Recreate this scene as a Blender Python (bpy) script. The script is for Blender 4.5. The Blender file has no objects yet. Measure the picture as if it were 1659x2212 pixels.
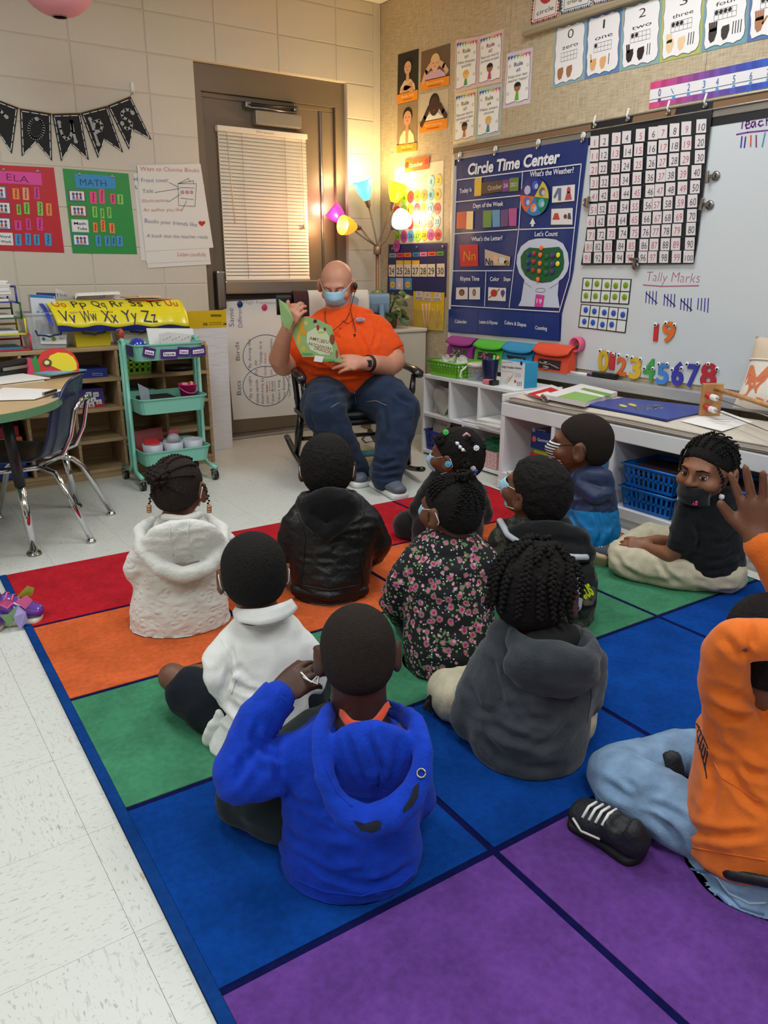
import bpy,bmesh,math,random
import numpy as np
from mathutils import Vector,Matrix
rng =random.Random(7)
scene =bpy.context.scene
COL =scene.collection
# ------------------------------------------------------------------ camera
W,H =1659,2212
F,YAW,PIT,ROL =1679.4,.606,.3084,.0011
CAM =np.array([-3.2345,-4.7108,1.1012])
_f =np.array([math.sin(YAW)*math.cos(PIT),math.cos(YAW)*math.cos(PIT),-math.sin(PIT)])
_r =np.array([math.cos(YAW),-math.sin(YAW),0.])
_u =np.cross(_r,_f)
_r,_u =math.cos(ROL)*_r+math.sin(ROL)*_u,-math.sin(ROL)*_r+math.cos(ROL)*_u
cd =bpy.data.cameras.new('camera'); cam =bpy.data.objects.new('camera',cd); COL.objects.link(cam)
cam.matrix_world =Matrix(((_r[0],_u[0],-_f[0],CAM[0]),(_r[1],_u[1],-_f[1],CAM[1]),(_r[2],_u[2],-_f[2],CAM[2]),(0,0,0,1)))
cd.sensor_fit ='VERTICAL'; cd.sensor_height =36.; cd.sensor_width =27.; cd.lens =F/H*36.; cd.clip_start =.02; cd.clip_end =60
scene.camera =cam
# ------------------------------------------------------------------ world, exposure
wd =bpy.data.worlds.new('world'); scene.world =wd; wd.use_nodes =True
wd.node_tree.nodes['Background'].inputs[0].default_value =(.75,.82,.9,1)
wd.node_tree.nodes['Background'].inputs[1].default_value =.15
vs =scene.view_settings
vs.view_transform ='Standard'; vs.look ='None'; vs.gamma =1.; vs.use_curve_mapping =False
vs.exposure =0.0
LIGHT_W =22.0          # watts of one ceiling troffer
LAMP_W =7.0            # watts of one bulb of the corner lamp

# ------------------------------------------------------------------ pixel -> place
def ray(x,y): return _f+_r*(x-W/2)/F-_u*(y-H/2)/F
def hit(x,y,ax,v):
    d =ray(x,y); return CAM+d*(v-CAM[ax])/d[ax]
def G(x,y,z=0.): return hit(x,y,2,z)
def BW(x,y,v=0.): return hit(x,y,1,v)
def RW(x,y,v=0.): return hit(x,y,0,v)
def plane_hit(x,y,P0,n):
    d =ray(x,y); n =np.asarray(n,float); return CAM+d*((np.asarray(P0)-CAM)@n)/(d@n)
def PJ(P):
    d =np.asarray(P)-CAM; w =d@_f
    return W/2+F*(d@_r)/w,H/2-F*(d@_u)/w
def nrm(v):
    v =np.asarray(v,float); return v/max(1e-12,np.linalg.norm(v))

# ------------------------------------------------------------------ materials
_M ={}
def lin(c):
    return tuple((x/255/12.92 if x/255 <= .04045 else ((x/255+.055)/1.055)**2.4) for x in c)
def mat(name,rgb=(200,200,200),rough=.6,metal=0.,bump=0.,scale=60.,var=0.,spec=.5,alpha=1.,trans=0.,emit=0.,sheen=0.,stretch=(1,1,1),coat=0.,vscale=None,emitc=None):
    """rgb is sRGB 0..255; var mixes a darker/lighter noise of its own colour; bump is a fine relief"""
    if name in _M: return _M[name]
    m =bpy.data.materials.new(name); m.use_nodes =True; nt =m.node_tree; b =nt.nodes['Principled BSDF']
    c =lin(rgb)
    b.inputs['Base Color'].default_value =(*c,1); b.inputs['Roughness'].default_value =rough; b.inputs['Metallic'].default_value =metal
    b.inputs['Specular IOR Level'].default_value =spec
    if alpha < 1: b.inputs['Alpha'].default_value =alpha
    if trans: b.inputs['Transmission Weight'].default_value =trans
    if sheen: b.inputs['Sheen Weight'].default_value =sheen; b.inputs['Sheen Roughness'].default_value =.5
    if coat: b.inputs['Coat Weight'].default_value =coat; b.inputs['Coat Roughness'].default_value =.15
    if emit:
        b.inputs['Emission Color'].default_value =(*(lin(emitc) if emitc else c),1); b.inputs['Emission Strength'].default_value =emit
    if bump or var:
        tc =nt.nodes.new('ShaderNodeTexCoord'); mp =nt.nodes.new('ShaderNodeMapping'); mp.inputs['Scale'].default_value =stretch
        nt.links.new(tc.outputs['Object'],mp.inputs['Vector'])
        if bump:
            n =nt.nodes.new('ShaderNodeTexNoise'); n.inputs['Scale'].default_value =scale; n.inputs['Detail'].default_value =4
            nt.links.new(mp.outputs[0],n.inputs['Vector'])
            bp =nt.nodes.new('ShaderNodeBump'); bp.inputs['Strength'].default_value =min(1,bump); bp.inputs['Distance'].default_value =.004*max(1,bump)
            nt.links.new(n.outputs[0],bp.inputs['Height']); nt.links.new(bp.outputs[0],b.inputs['Normal'])
        if var:
            n2 =nt.nodes.new('ShaderNodeTexNoise'); n2.inputs['Scale'].default_value =vscale or scale*.35; n2.inputs['Detail'].default_value =5
            nt.links.new(mp.outputs[0],n2.inputs['Vector'])
            cr =nt.nodes.new('ShaderNodeValToRGB'); cr.color_ramp.elements[0].position =.32; cr.color_ramp.elements[1].position =.68
            cr.color_ramp.elements[0].color =(*[x*(1-var) for x in c],1); cr.color_ramp.elements[1].color =(*[min(1,x*(1+var*.8)) for x in c],1)
            nt.links.new(n2.outputs[0],cr.inputs[0]); nt.links.new(cr.outputs[0],b.inputs['Base Color'])
    _M[name] =m; return m
def ink(rgb,rough=.55):
    rgb =tuple(int(v) for v in rgb)
    return mat('ink_%02x%02x%02x' % rgb,rgb,rough,spec=.3)
def nodemat(name,rough=.7):
    m =bpy.data.materials.new(name); m.use_nodes =True; nt =m.node_tree; b =nt.nodes['Principled BSDF']; b.inputs['Roughness'].default_value =rough
    _M[name] =m
    return m,nt,b
def N(nt,kind,**kw):
    n =nt.nodes.new(kind)
    for k,v in kw.items():
        if k in n.inputs: n.inputs[k].default_value =v
        else: setattr(n,k,v)
    return n

# ------------------------------------------------------------------ mesh builder (world coordinates)
def origin(o):
    p =np.zeros(3)
    while o is not None:
        p =p+np.array(o.location); o =o.parent
    return p
def tag(o,label=None,cat=None,group=None,kind=None):
    if label: o['label'] =label
    if cat: o['category'] =cat
    if group: o['group'] =group
    if kind: o['kind'] =kind
    return o
def thing(name,label,cat,loc=(0,0,0),group=None):
    o =bpy.data.objects.new(name,None); COL.objects.link(o); o.location =[float(v) for v in loc]; o.empty_display_size =.05
    return tag(o,label,cat,group)
def link(name,me,parent=None,loc=(0,0,0)):
    o =bpy.data.objects.new(name,me); COL.objects.link(o); o.location =[float(v) for v in loc]
    if parent: o.parent =parent
    return o
def frame(axis,up=(0,0,1)):
    a =nrm(axis); s =np.cross(up,a)
    if np.linalg.norm(s) < 1e-4: s =np.cross((1,0,0),a)
    s =nrm(s); return s,np.cross(a,s),a
class MB:
    def __init__(s): s.v =[]; s.f =[]; s.m =[]; s.mats =[]; s.sm =[]
    def mi(s,m):
        if m not in s.mats: s.mats.append(m)
        return s.mats.index(m)
    def add(s,vs,fs,m,smooth=False):
        o =len(s.v); s.v +=[tuple(map(float,p)) for p in vs]; k =s.mi(m)
        for f in fs: s.f.append(tuple(i+o for i in f)); s.m.append(k); s.sm.append(smooth)
        return s
    def box(s,c,size,m,rot=None,bev=0.):
        """c centre, size full, rot 3x3 whose COLUMNS are the axes"""
        hx,hy,hz =np.asarray(size,float)/2; R =np.eye(3) if rot is None else np.asarray(rot,float)
        b =min(bev,hx*.9,hy*.9,hz*.9)
        if b <= 0:
            P =[(x,y,z) for x in (-hx,hx) for y in (-hy,hy) for z in (-hz,hz)]
            fs =[(0,1,3,2),(4,6,7,5),(0,4,5,1),(2,3,7,6),(0,2,6,4),(1,5,7,3)]
            return s.add([R@np.array(p)+c for p in P],fs,m)
        bm =bmesh.new(); bmesh.ops.create_cube(bm,size=1)
        for q in bm.verts: q.co =Vector((q.co.x*2*hx,q.co.y*2*hy,q.co.z*2*hz))
        bmesh.ops.bevel(bm,geom=bm.edges[:],offset=b,segments=2,affect='EDGES',profile=.6)
        bm.verts.index_update()
        s.add([R@np.array(q.co)+c for q in bm.verts],[[q.index for q in f.verts] for f in bm.faces],m,False); bm.free(); return s
    def bb(s,lo,hi,m,bev=0.):
        lo,hi2 =np.minimum(lo,hi)*1.,np.maximum(lo,hi)*1.
        return s.box((lo+hi2)/2,hi2-lo,m,bev=bev)
    def tube(s,pts,r,m,seg=10,cap=True,flat=1.,up=(0,0,1)):
        pts =[np.asarray(p,float) for p in pts]; n =len(pts); rs =[r]*n if np.isscalar(r) else list(r)
        vs =[]; T =[]
        for i in range(n):
            T.append(nrm(pts[min(i+1,n-1)]-pts[max(i-1,0)]))
        a,b,_ =frame(T[0],up)
        for i in range(n):
            a =nrm(a-T[i]*(a@T[i])); b =np.cross(T[i],a)
            for k in range(seg):
                t =2*math.pi*k/seg; vs.append(pts[i]+(a*math.cos(t)+b*math.sin(t)*flat)*rs[i])
        fs =[(i*seg+k,i*seg+(k+1) % seg,(i+1)*seg+(k+1) % seg,(i+1)*seg+k) for i in range(n-1) for k in range(seg)]
        if cap: fs +=[tuple(range(seg))[::-1],tuple((n-1)*seg+k for k in range(seg))]
        return s.add(vs,fs,m,True)
    def lathe(s,c,prof,m,seg=24,axis=(0,0,1),sx=1.,sy=1.,capb=True,capt=True,smooth=True):
        """prof: list of (radius, height)"""
        a,b,t =frame(axis,(0,1,0) if abs(nrm(axis)[2]) > .9 else (0,0,1)); n =len(prof); vs =[]
        for r,h in prof:
            for k in range(seg):
                q =2*math.pi*k/seg; vs.append(np.asarray(c)+a*r*sx*math.cos(q)+b*r*sy*math.sin(q)+t*h)
        fs =[(i*seg+k,i*seg+(k+1) % seg,(i+1)*seg+(k+1) % seg,(i+1)*seg+k) for i in range(n-1) for k in range(seg)]
        if capb and prof[0][0] > 1e-6: fs.append(tuple(range(seg))[::-1])
        if capt and prof[-1][0] > 1e-6: fs.append(tuple((n-1)*seg+k for k in range(seg)))
        return s.add(vs,fs,m,smooth)
    def ball(s,c,r,m,seg=14,ring=8,rot=None):
        r =np.array([r]*3 if np.isscalar(r) else r,float); R =np.eye(3) if rot is None else np.asarray(rot); vs =[]
        for i in range(ring+1):
            p =math.pi*i/ring
            for k in range(seg):
                t =2*math.pi*k/seg; vs.append(np.asarray(c)+R@(r*np.array([math.sin(p)*math.cos(t),math.sin(p)*math.sin(t),math.cos(p)])))
        fs =[(i*seg+k,(i+1)*seg+k,(i+1)*seg+(k+1) % seg,i*seg+(k+1) % seg) for i in range(ring) for k in range(seg)]
        return s.add(vs,fs,m,True)
    def poly(s,pts,m,thick=0.,nor=None):
        """planar polygon in 3D, extruded by thick along -normal"""
        pts =[np.asarray(p,float) for p in pts]
        if nor is None:
            nor =nrm(sum(np.cross(pts[i]-pts[0],pts[i+1]-pts[0]) for i in range(1,len(pts)-1)))
        n =len(pts)
        if thick ==0: return s.add(pts,[tuple(range(n))],m)
        vs =pts+[p-np.asarray(nor)*thick for p in pts]
        fs =[tuple(range(n)),tuple(range(2*n-1,n-1,-1))]+[(i,n+i,n+(i+1) % n,(i+1) % n) for i in range(n)]
        return s.add(vs,fs,m)
    def grid(s,fn,nu,nv,m,closeu=False):
        vs =[fn(i/(nu if closeu else nu-1),j/(nv-1)) for j in range(nv) for i in range(nu)]
        fs =[(j*nu+i,j*nu+(i+1) % nu,(j+1)*nu+(i+1) % nu,(j+1)*nu+i) for j in range(nv-1) for i in range(nu if closeu else nu-1)]
        return s.add(vs,fs,m,True)
    def mesh(s,name,o=(0,0,0)):
        me =bpy.data.meshes.new(name); o =np.asarray(o,float)
        me.from_pydata([tuple(np.array(p)-o) for p in s.v],[],s.f)
        for m in s.mats: me.materials.append(m)
        me.polygons.foreach_set('material_index',s.m); me.polygons.foreach_set('use_smooth',s.sm); me.update()
        return me
    def fixn(s,me):
        bm =bmesh.new(); bm.from_mesh(me); bmesh.ops.recalc_face_normals(bm,faces=bm.faces[:]); bm.to_mesh(me); bm.free(); return me
    def build(s,name,parent=None,fix=True):
        if parent is not None: o =origin(parent)
        else:
            a =np.array(s.v); o =np.array([(a[:,0].min()+a[:,0].max())/2,(a[:,1].min()+a[:,1].max())/2,a[:,2].min()])
        me =s.mesh(name,o)
        if fix: s.fixn(me)
        return link(name,me,parent,(0,0,0) if parent is not None else o)
def part(name,parent,fn,*a,**k):
    b =MB(); fn(b,*a,**k); return b.build(name,parent)
def copy_tree(o,parent=None,loc=None):
    c =o.copy(); COL.objects.link(c); c.parent =parent
    if loc is not None: c.location =[float(v) for v in loc]
    for ch in list(o.children): copy_tree(ch,c)
    return c

# ------------------------------------------------------------------ text as flat mesh
_T ={}
def textmesh(s,bold=0.):
    key =(s,bold)
    if key in _T: return _T[key]
    cu =bpy.data.curves.new('t','FONT'); cu.body =s; cu.size =1.; cu.offset =bold; cu.resolution_u =3; cu.fill_mode ='FRONT'
    ob =bpy.data.objects.new('t',cu); me =bpy.data.meshes.new_from_object(ob)
    v =np.array([q.co[:2] for q in me.vertices]) if len(me.vertices) else np.zeros((0,2)); f =[tuple(p.vertices) for p in me.polygons]
    bpy.data.objects.remove(ob); bpy.data.meshes.remove(me); bpy.data.curves.remove(cu)
    _T[key] =(v,f); return v,f
class Plate:
    """things drawn on a plane: o point, u right, v up, n towards the viewer; coordinates in photo pixels through map()"""
    def __init__(s,mapper,n,lift=.0012):
        s.mp =mapper; s.n =np.asarray(n,float); s.b =MB(); s.l =lift
    def P(s,px,k=1): return s.mp(*px)+s.n*s.l*k
    def poly(s,pts,rgb,k=1,thick=0.): s.b.poly([s.P(p,k) for p in pts],rgb if not isinstance(rgb,tuple) else ink(rgb),thick,s.n); return s
    def rect(s,x0,y0,x1,y1,rgb,k=1,thick=0.): return s.poly([(x0,y0),(x0,y1),(x1,y1),(x1,y0)],rgb,k,thick)
    def disc(s,c,r,rgb,k=1,n=20,ry=None,thick=0.):
        """round on the wall: r is its pixel radius along x, measured on the plane"""
        c0 =s.P(c,k); ex =s.mp(c[0]+r,c[1])-s.mp(*c); rr =np.linalg.norm(ex); u =nrm(np.cross((0,0,1),s.n)) if abs(s.n[2]) < .9 else nrm(ex)
        v =np.cross(s.n,u); rv =rr if ry is None else np.linalg.norm(s.mp(c[0],c[1]+ry)-s.mp(*c))
        s.b.poly([c0+u*rr*math.cos(2*math.pi*i/n)+v*rv*math.sin(2*math.pi*i/n) for i in range(n)],ink(rgb) if isinstance(rgb,tuple) else rgb,thick,s.n); return s
    def line(s,pts,w,rgb,k=1):
        """polyline of pixel points, w metres wide"""
        P =[s.P(p,k) for p in pts]; m =ink(rgb) if isinstance(rgb,tuple) else rgb
        for a,b in zip(P[:-1],P[1:]):
            t =nrm(b-a); q =np.cross(s.n,t)*w/2; e =t*w*.3; s.b.add([a-q-e,b-q+e,b+q+e,a+q-e],[(0,1,2,3)],m)
        return s
    def text(s,t,p0,p1,h,rgb,k=2,bold=0.,shear=0.,wob=0.,up=None):
        """baseline from p0 to p1 (pixels); h = capital height in pixels above p0"""
        v,f =textmesh(t,bold)
        if not len(v): return s
        a =s.P(p0,k); b =s.P(p1,k); up =up or (0,-h); c =s.P((p0[0]+up[0],p0[1]+up[1]),k)
        x0,x1 =v[:,0].min(),v[:,0].max(); U =(b-a)/max(1e-6,x1-x0); t0 =nrm(b-a); vv =c-a; V =(vv-t0*(vv@t0))/.72
        q =[a+U*(x-x0+shear*y)+V*(y+wob*math.sin(3.1*x+1.7*len(t))) for x,y in v]
        s.b.add(q,f,ink(rgb) if isinstance(rgb,tuple) else rgb); return s
    def ctext(s,t,c,w,h,rgb,k=2,bold=0.,slope=0.,**kw):
        return s.text(t,(c[0]-w/2,c[1]+h/2-slope*w/2*1.),(c[0]+w/2,c[1]+h/2+slope*w/2),h,rgb,k,bold,**kw)
    def build(s,name,parent):
        if not s.b.v: return None
        return tag(s.b.build(name,parent,fix=False),kind='stuff')
    def sub(s): return Plate(s.mp,s.n,s.l)
    def card(s,name,parent,pts,rgb,k=1,thick=.0012):
        p =s.sub(); p.poly(pts,rgb,k,thick); return p.b.build(name,parent)
def onback(v=0.): return Plate(lambda x,y: BW(x,y,v),(0,-1,0))
def onright(v=0.): return Plate(lambda x,y: RW(x,y,v),(-1,0,0))
def sheet(name,label,cat,pl,pts,rgb,thick=.002,k=1.5,group=None):
    o =pl.card(name,None,pts,rgb,k,thick); return tag(o,label,cat,group)
def quad(a,b,c,d):
    """bilinear map of unit square to pixel corners TL TR BR BL"""
    a,b,c,d =[np.array(q,float) for q in (a,b,c,d)]
    return lambda u,v: tuple((a*(1-u)+b*u)*(1-v)+(d*(1-u)+c*u)*v)
# ================================================================== THE ROOM
CZ =2.685
BLK =.2032; ZO =-.0285; J0 =-1.9666
DX0,DX1,DZ1 =-1.291,-.262,2.207          # door opening
# painted concrete block
def paint_mat():
    m,nt,b =nodemat('block_paint',.5)
    tc =N(nt,'ShaderNodeTexCoord'); n1 =N(nt,'ShaderNodeTexNoise',Scale=140.,Detail=4.); n2 =N(nt,'ShaderNodeTexNoise',Scale=3.,Detail=3.)
    nt.links.new(tc.outputs['Object'],n1.inputs['Vector']); nt.links.new(tc.outputs['Object'],n2.inputs['Vector'])
    bp =N(nt,'ShaderNodeBump',Strength=.35,Distance=.003); nt.links.new(n1.outputs[0],bp.inputs['Height']); nt.links.new(bp.outputs[0],b.inputs['Normal'])
    cr =N(nt,'ShaderNodeValToRGB'); cr.color_ramp.elements[0].color =(*lin((203,194,178)),1); cr.color_ramp.elements[1].color =(*lin((213,205,190)),1)
    nt.links.new(n2.outputs[0],cr.inputs[0]); nt.links.new(cr.outputs[0],b.inputs['Base Color'])
    return m
M_block =paint_mat()
M_mortar =mat('mortar',(206,197,180),.7,bump=.3,scale=90)
M_trimtan =mat('door_frame_brown',(112,98,80),.38,bump=.05,scale=200,spec=.5)
M_alu =mat('aluminium',(190,188,184),.3,.9)
M_steel =mat('steel',(150,148,145),.28,1.)
M_black =mat('black_plastic',(22,22,24),.4)
M_white =mat('white_laminate',(226,226,226),.42)
# back wall: backing with one block per piece
wb =MB()
for x0,x1,z0,z1 in [(-6.2,DX0,0,CZ),(DX1,.15,0,CZ),(DX0,DX1,DZ1,CZ)]:
    wb.bb((x0,.0035,z0),(x1,.2,z1),M_mortar)
wall_back =wb.build('wall_back'); tag(wall_back,kind='structure')
_bm ={}
def block(x0,x1,z0,z1):
    key =(round(x1-x0,3),round(z1-z0,3))
    if key not in _bm:
        b =MB(); w,h =key; b.box((0,0,0),(w-.006,.035,h-.006),M_block,bev=.003); _bm[key] =b.mesh('block')
        b.fixn(_bm[key])
    o =link('block',_bm[key]); o.parent =wall_back; o.location =Vector(((x0+x1)/2,.0175,(z0+z1)/2))-wall_back.location
for k in range(0,14):
    z0,z1 =ZO+k*BLK,ZO+(k+1)*BLK; z0 =max(z0,.0); z1 =min(z1,CZ)
    if z1-z0 < .02: continue
    xs =[J0+j*2*BLK for j in range(-6,5)]+[-.056]
    for a,c in zip(xs[:-1],xs[1:]):
        if z0 < DZ1-.03:
            if a < DX1 and c > DX0:
                if a < DX0-.03: block(a,DX0,z0,z1)
                if c > DX1+.03: block(DX1,c,z0,z1)
                continue
        block(a,c,z0,z1)
b =MB(); b.bb((-.052,-.001,0),(.0,.1,CZ),M_block,bev=.006); tag(b.build('trim_1'),kind='structure')
# right wall with vinyl weave
def weave_mat():
    m,nt,b =nodemat('woven_vinyl',.6)
    tc =N(nt,'ShaderNodeTexCoord'); out =[]
    for st in ((1,16,210),(1,260,12)):
        mp =N(nt,'ShaderNodeMapping'); mp.inputs['Scale'].default_value =(st[0],st[1],st[2])
        nt.links.new(tc.outputs['Object'],mp.inputs['Vector']); n =N(nt,'ShaderNodeTexNoise',Scale=1.,Detail=3.); nt.links.new(mp.outputs[0],n.inputs['Vector']); out.append(n)
    mx =N(nt,'ShaderNodeMath',operation='ADD'); nt.links.new(out[0].outputs[0],mx.inputs[0]); nt.links.new(out[1].outputs[0],mx.inputs[1])
    cr =N(nt,'ShaderNodeValToRGB'); cr.color_ramp.elements[0].position =.38; cr.color_ramp.elements[1].position =.64
    sc =N(nt,'ShaderNodeMath',operation='MULTIPLY'); sc.inputs[1].default_value =.5; nt.links.new(mx.outputs[0],sc.inputs[0])
    cr.color_ramp.elements[0].color =(*lin((164,146,116)),1); cr.color_ramp.elements[1].color =(*lin((202,186,156)),1)
    nt.links.new(sc.outputs[0],cr.inputs[0]); nt.links.new(cr.outputs[0],b.inputs['Base Color'])
    bp =N(nt,'ShaderNodeBump',Strength=.3,Distance=.002); nt.links.new(sc.outputs[0],bp.inputs['Height']); nt.links.new(bp.outputs[0],b.inputs['Normal'])
    return m
M_weave =weave_mat()
ys =[.0,-1.215,-2.434,-3.653,-4.872,-6.09,-7.4]
b =MB(); b.bb((.006,.2,0),(.15,-7.4,CZ),M_mortar); wall_right =tag(b.build('wall_right'),kind='structure')
for a,c in zip(ys[:-1],ys[1:]):
    p =MB(); p.bb((0,a-.0012,0),(.01,c+.0012,CZ),M_weave); p.build('wall_panel',wall_right)
b =MB(); b.bb((-6.2,-7.4,0),(-6.05,.2,CZ),M_block); tag(b.build('wall_left'),kind='structure')
b =MB(); b.bb((-6.2,-7.55,0),(.15,-7.4,CZ),M_block); tag(b.build('wall_front'),kind='structure')
# baseboards
M_base =mat('cove_base',(62,58,54),.5)
b =MB(); b.bb((-.012,-.05,.001),(-.001,-7.39,.1),M_base,.003); tag(b.build('baseboard_right'),kind='structure')
b =MB(); b.bb((DX1+.01,-.012,.001),(-.06,-.001,.1),M_base,.003); b.bb((-6.0,-.012,.001),(DX0-.01,-.001,.1),M_base,.003); tag(b.build('baseboard_back'),kind='structure')
# ceiling: grid tiles
M_ctile =mat('ceiling_tile',(224,220,210),.9,bump=.6,scale=120)
b =MB(); b.bb((-6.2,-7.55,CZ+.01),(.15,.2,CZ+.12),M_white); ceiling =tag(b.build('ceiling'),kind='structure')
b =MB(); b.box((0,0,0),(.59,1.2,.012),M_ctile,bev=.003); tm =b.mesh('ceiling_tile'); b.fixn(tm)
troffers =[(-.9,-2.4),(-.9,-4.85),(-2.7,-2.4),(-2.7,-4.85),(-4.5,-2.4),(-4.5,-4.85)]
for i in range(11):
    for j in range(7):
        x,y =-.3-.6*i,-.6-1.22*j
        if y < -7: continue
        if any(abs(x-a) < .1 and abs(y-c) < .7 for a,c in [(-.9,-3.04+.61),(-.9,-5.48+.61),(-2.7,-3.04+.61),(-2.7,-5.48+.61),(-4.5,-3.04+.61),(-4.5,-5.48+.61)]): pass
        o =link('ceiling_tile',tm); o.parent =ceiling; o.location =Vector((x,y,CZ+.004))-ceiling.location
M_diff =mat('light_diffuser',(250,250,245),.5,emit=1.2,emitc=(238,246,255))
for i,(x,y) in enumerate([(-.9,-2.44),(-.9,-4.88),(-2.7,-2.44),(-2.7,-4.88),(-4.5,-2.44),(-4.5,-4.88)]):
    t =thing('ceiling_light','white recessed fluorescent ceiling troffer with prismatic lens','ceiling light',(x,y,CZ-.03),'fluorescent troffers in the ceiling')
    p =MB()
    for sx,sy,w,l in ((-.29,0,.02,1.22),(.29,0,.02,1.22),(0,-.6,.6,.02),(0,.6,.6,.02)): p.box((x+sx,y+sy,CZ-.017),(w,l,.03),M_white)
    p.build('frame',t)
    p =MB(); p.box((x,y,CZ-.012),(.56,1.18,.006),M_diff); p.build('diffuser',t)
    ld =bpy.data.lights.new('troffer_light','AREA'); ld.shape ='RECTANGLE'; ld.size =.54; ld.size_y =1.15; ld.energy =LIGHT_W; ld.color =(.90,.96,1.)
    lo =bpy.data.objects.new('troffer_light',ld); COL.objects.link(lo); lo.location =(0,0,.008); lo.parent =t
# floor tiles
def vct_mat():
    m,nt,b =nodemat('vinyl_tile',.22)
    tc =N(nt,'ShaderNodeTexCoord'); oi =N(nt,'ShaderNodeObjectInfo'); mu =N(nt,'ShaderNodeVectorMath',operation='SCALE'); mu.inputs['Scale'].default_value =1.
    va =N(nt,'ShaderNodeVectorMath',operation='MULTIPLY_ADD'); cb =N(nt,'ShaderNodeCombineXYZ')
    for k,mulk in ((0,37.),(1,71.)):
        mm =N(nt,'ShaderNodeMath',operation='MULTIPLY'); mm.inputs[1].default_value =mulk; nt.links.new(oi.outputs['Random'],mm.inputs[0]); nt.links.new(mm.outputs[0],cb.inputs[k])
    va.operation ='ADD'; nt.links.new(tc.outputs['Object'],va.inputs[0]); nt.links.new(cb.outputs[0],va.inputs[1])
    def flecks(sc,lo,hi):
        mp =N(nt,'ShaderNodeMapping'); mp.inputs['Scale'].default_value =sc; nt.links.new(va.outputs[0],mp.inputs['Vector'])
        n =N(nt,'ShaderNodeTexNoise',Scale=1.,Detail=2.); n.inputs['Distortion'].default_value =.6; nt.links.new(mp.outputs[0],n.inputs['Vector'])
        r =N(nt,'ShaderNodeMapRange'); r.inputs['From Min'].default_value =lo; r.inputs['From Max'].default_value =hi; nt.links.new(n.outputs[0],r.inputs['Value']); return r
    a =flecks((34,130,1),.60,.68); c =flecks((70,210,1),.62,.70); d =flecks((16,52,1),.70,.75)
    base =(*lin((206,207,199)),1)
    prev =None
    for r,col in ((a,(190,190,180)),(c,(172,171,162)),(d,(176,158,142))):
        mx =N(nt,'ShaderNodeMix',data_type='RGBA')
        if prev is None: mx.inputs[6].default_value =base
        else: nt.links.new(prev.outputs[2],mx.inputs[6])
        mx.inputs[7].default_value =(*lin(col),1); nt.links.new(r.outputs[0],mx.inputs[0]); prev =mx
    nt.links.new(prev.outputs[2],b.inputs['Base Color'])
    n =N(nt,'ShaderNodeTexNoise',Scale=6.,Detail=4.); nt.links.new(va.outputs[0],n.inputs['Vector'])
    r =N(nt,'ShaderNodeMapRange'); r.inputs['To Min'].default_value =.24; r.inputs['To Max'].default_value =.42; nt.links.new(n.outputs[0],r.inputs['Value']); nt.links.new(r.outputs[0],b.inputs['Roughness'])
    return m
M_vct =vct_mat()
M_grout =mat('tile_seam',(150,148,140),.6)
b =MB(); b.bb((-6.2,-7.55,-.12),(.15,.2,-.0025),M_vct); floor =tag(b.build('floor'),kind='structure')
TP =.2965
tl ={}
for r in (0,1):
    b =MB(); b.box((0,0,0),(TP-.0007,TP-.0007,.004),M_vct,bev=.0003); tl[r] =b.mesh('floor_tile'); b.fixn(tl[r])
cnt =0
for i in range(-5,11):
    for j in range(-8,11):
        x,y =-2.985+TP*(i+.5),-3.298+TP*(j+.5)
        if x > -.0 or y > -.02 or x < -4.3: continue
        if x > -2.7 and x < -.8 and y < -2.1 and y > -4.2: continue      # wholly under the rug
        if y < -4.6: continue
        o =link('floor_tile',tl[0]); o.parent =floor; o.location =Vector((x,y,-.002))-floor.location
        o.rotation_euler.z =math.pi/2*((i+j) % 2); cnt +=1
# door ----------------------------------------------------------------
door =thing('door_1','brown steel exterior door with closer, panic bar and a window blind','door',((DX0+DX1)/2,.05,0)); door['kind'] ='structure'; del door['category']
FY =.035     # frame face
p =MB()
for x0,x1,z0,z1 in [(DX0,DX0+.05,0,DZ1-.1455),(DX1-.07,DX1,0,DZ1-.1455),(DX0,DX1,DZ1-.145,DZ1)]:
    p.bb((x0,FY,z0),(x1,FY+.1,z1),M_trimtan)
for x0,x1,z0,z1 in [(DX0+.0505,DX0+.07,0,2.034),(DX1-.16,DX1-.0705,0,2.034),(DX0+.0505,DX1-.0705,2.035,2.061)]:
    p.bb((x0,FY+.022,z0),(x1,FY+.1,z1),M_trimtan,.003)
p.build('door_frame',door)
DY =.07
p =MB(); p.bb((DX0+.065,DY,.02),(DX1-.165,DY+.045,2.04),M_trimtan,.003); p.build('door_leaf',door)
p =MB(); p.bb((DX0+.03,-.035,.0),(DX1-.05,DY+.04,.018),M_alu,.004); p.build('threshold',door)
p =MB(); p.bb((DX1-.172,DY-.012,.02),(DX1-.160,DY-.001,2.035),M_steel,.002); p.build('edge_guard',door)
# closer
def DP(x,y,v=DY): return BW(x,y,v)
a =DP(552,235,DY-.06); c =DP(652,278,DY-.06)
p =MB(); p.bb((a[0],DY-.06,c[2]),(c[0],DY-.001,a[2]-.005),mat('closer_grey',(150,142,130),.4,.4),.006); p.build('door_closer',door)
p =MB(); q0 =DP(536,226,DY-.05); q1 =DP(640,232,DY-.05)
p.tube([q0,q1],.007,M_black); p.tube([q0+[0,0,-.012],q1+[0,.0,-.03]],.006,M_steel); p.box(q0+[0,.02,0],(.035,.05,.03),M_steel,bev=.004); p.box(q1+[0,.02,-.005],(.03,.04,.035),M_steel,bev=.004)
p.build('closer_arm',door)
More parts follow.
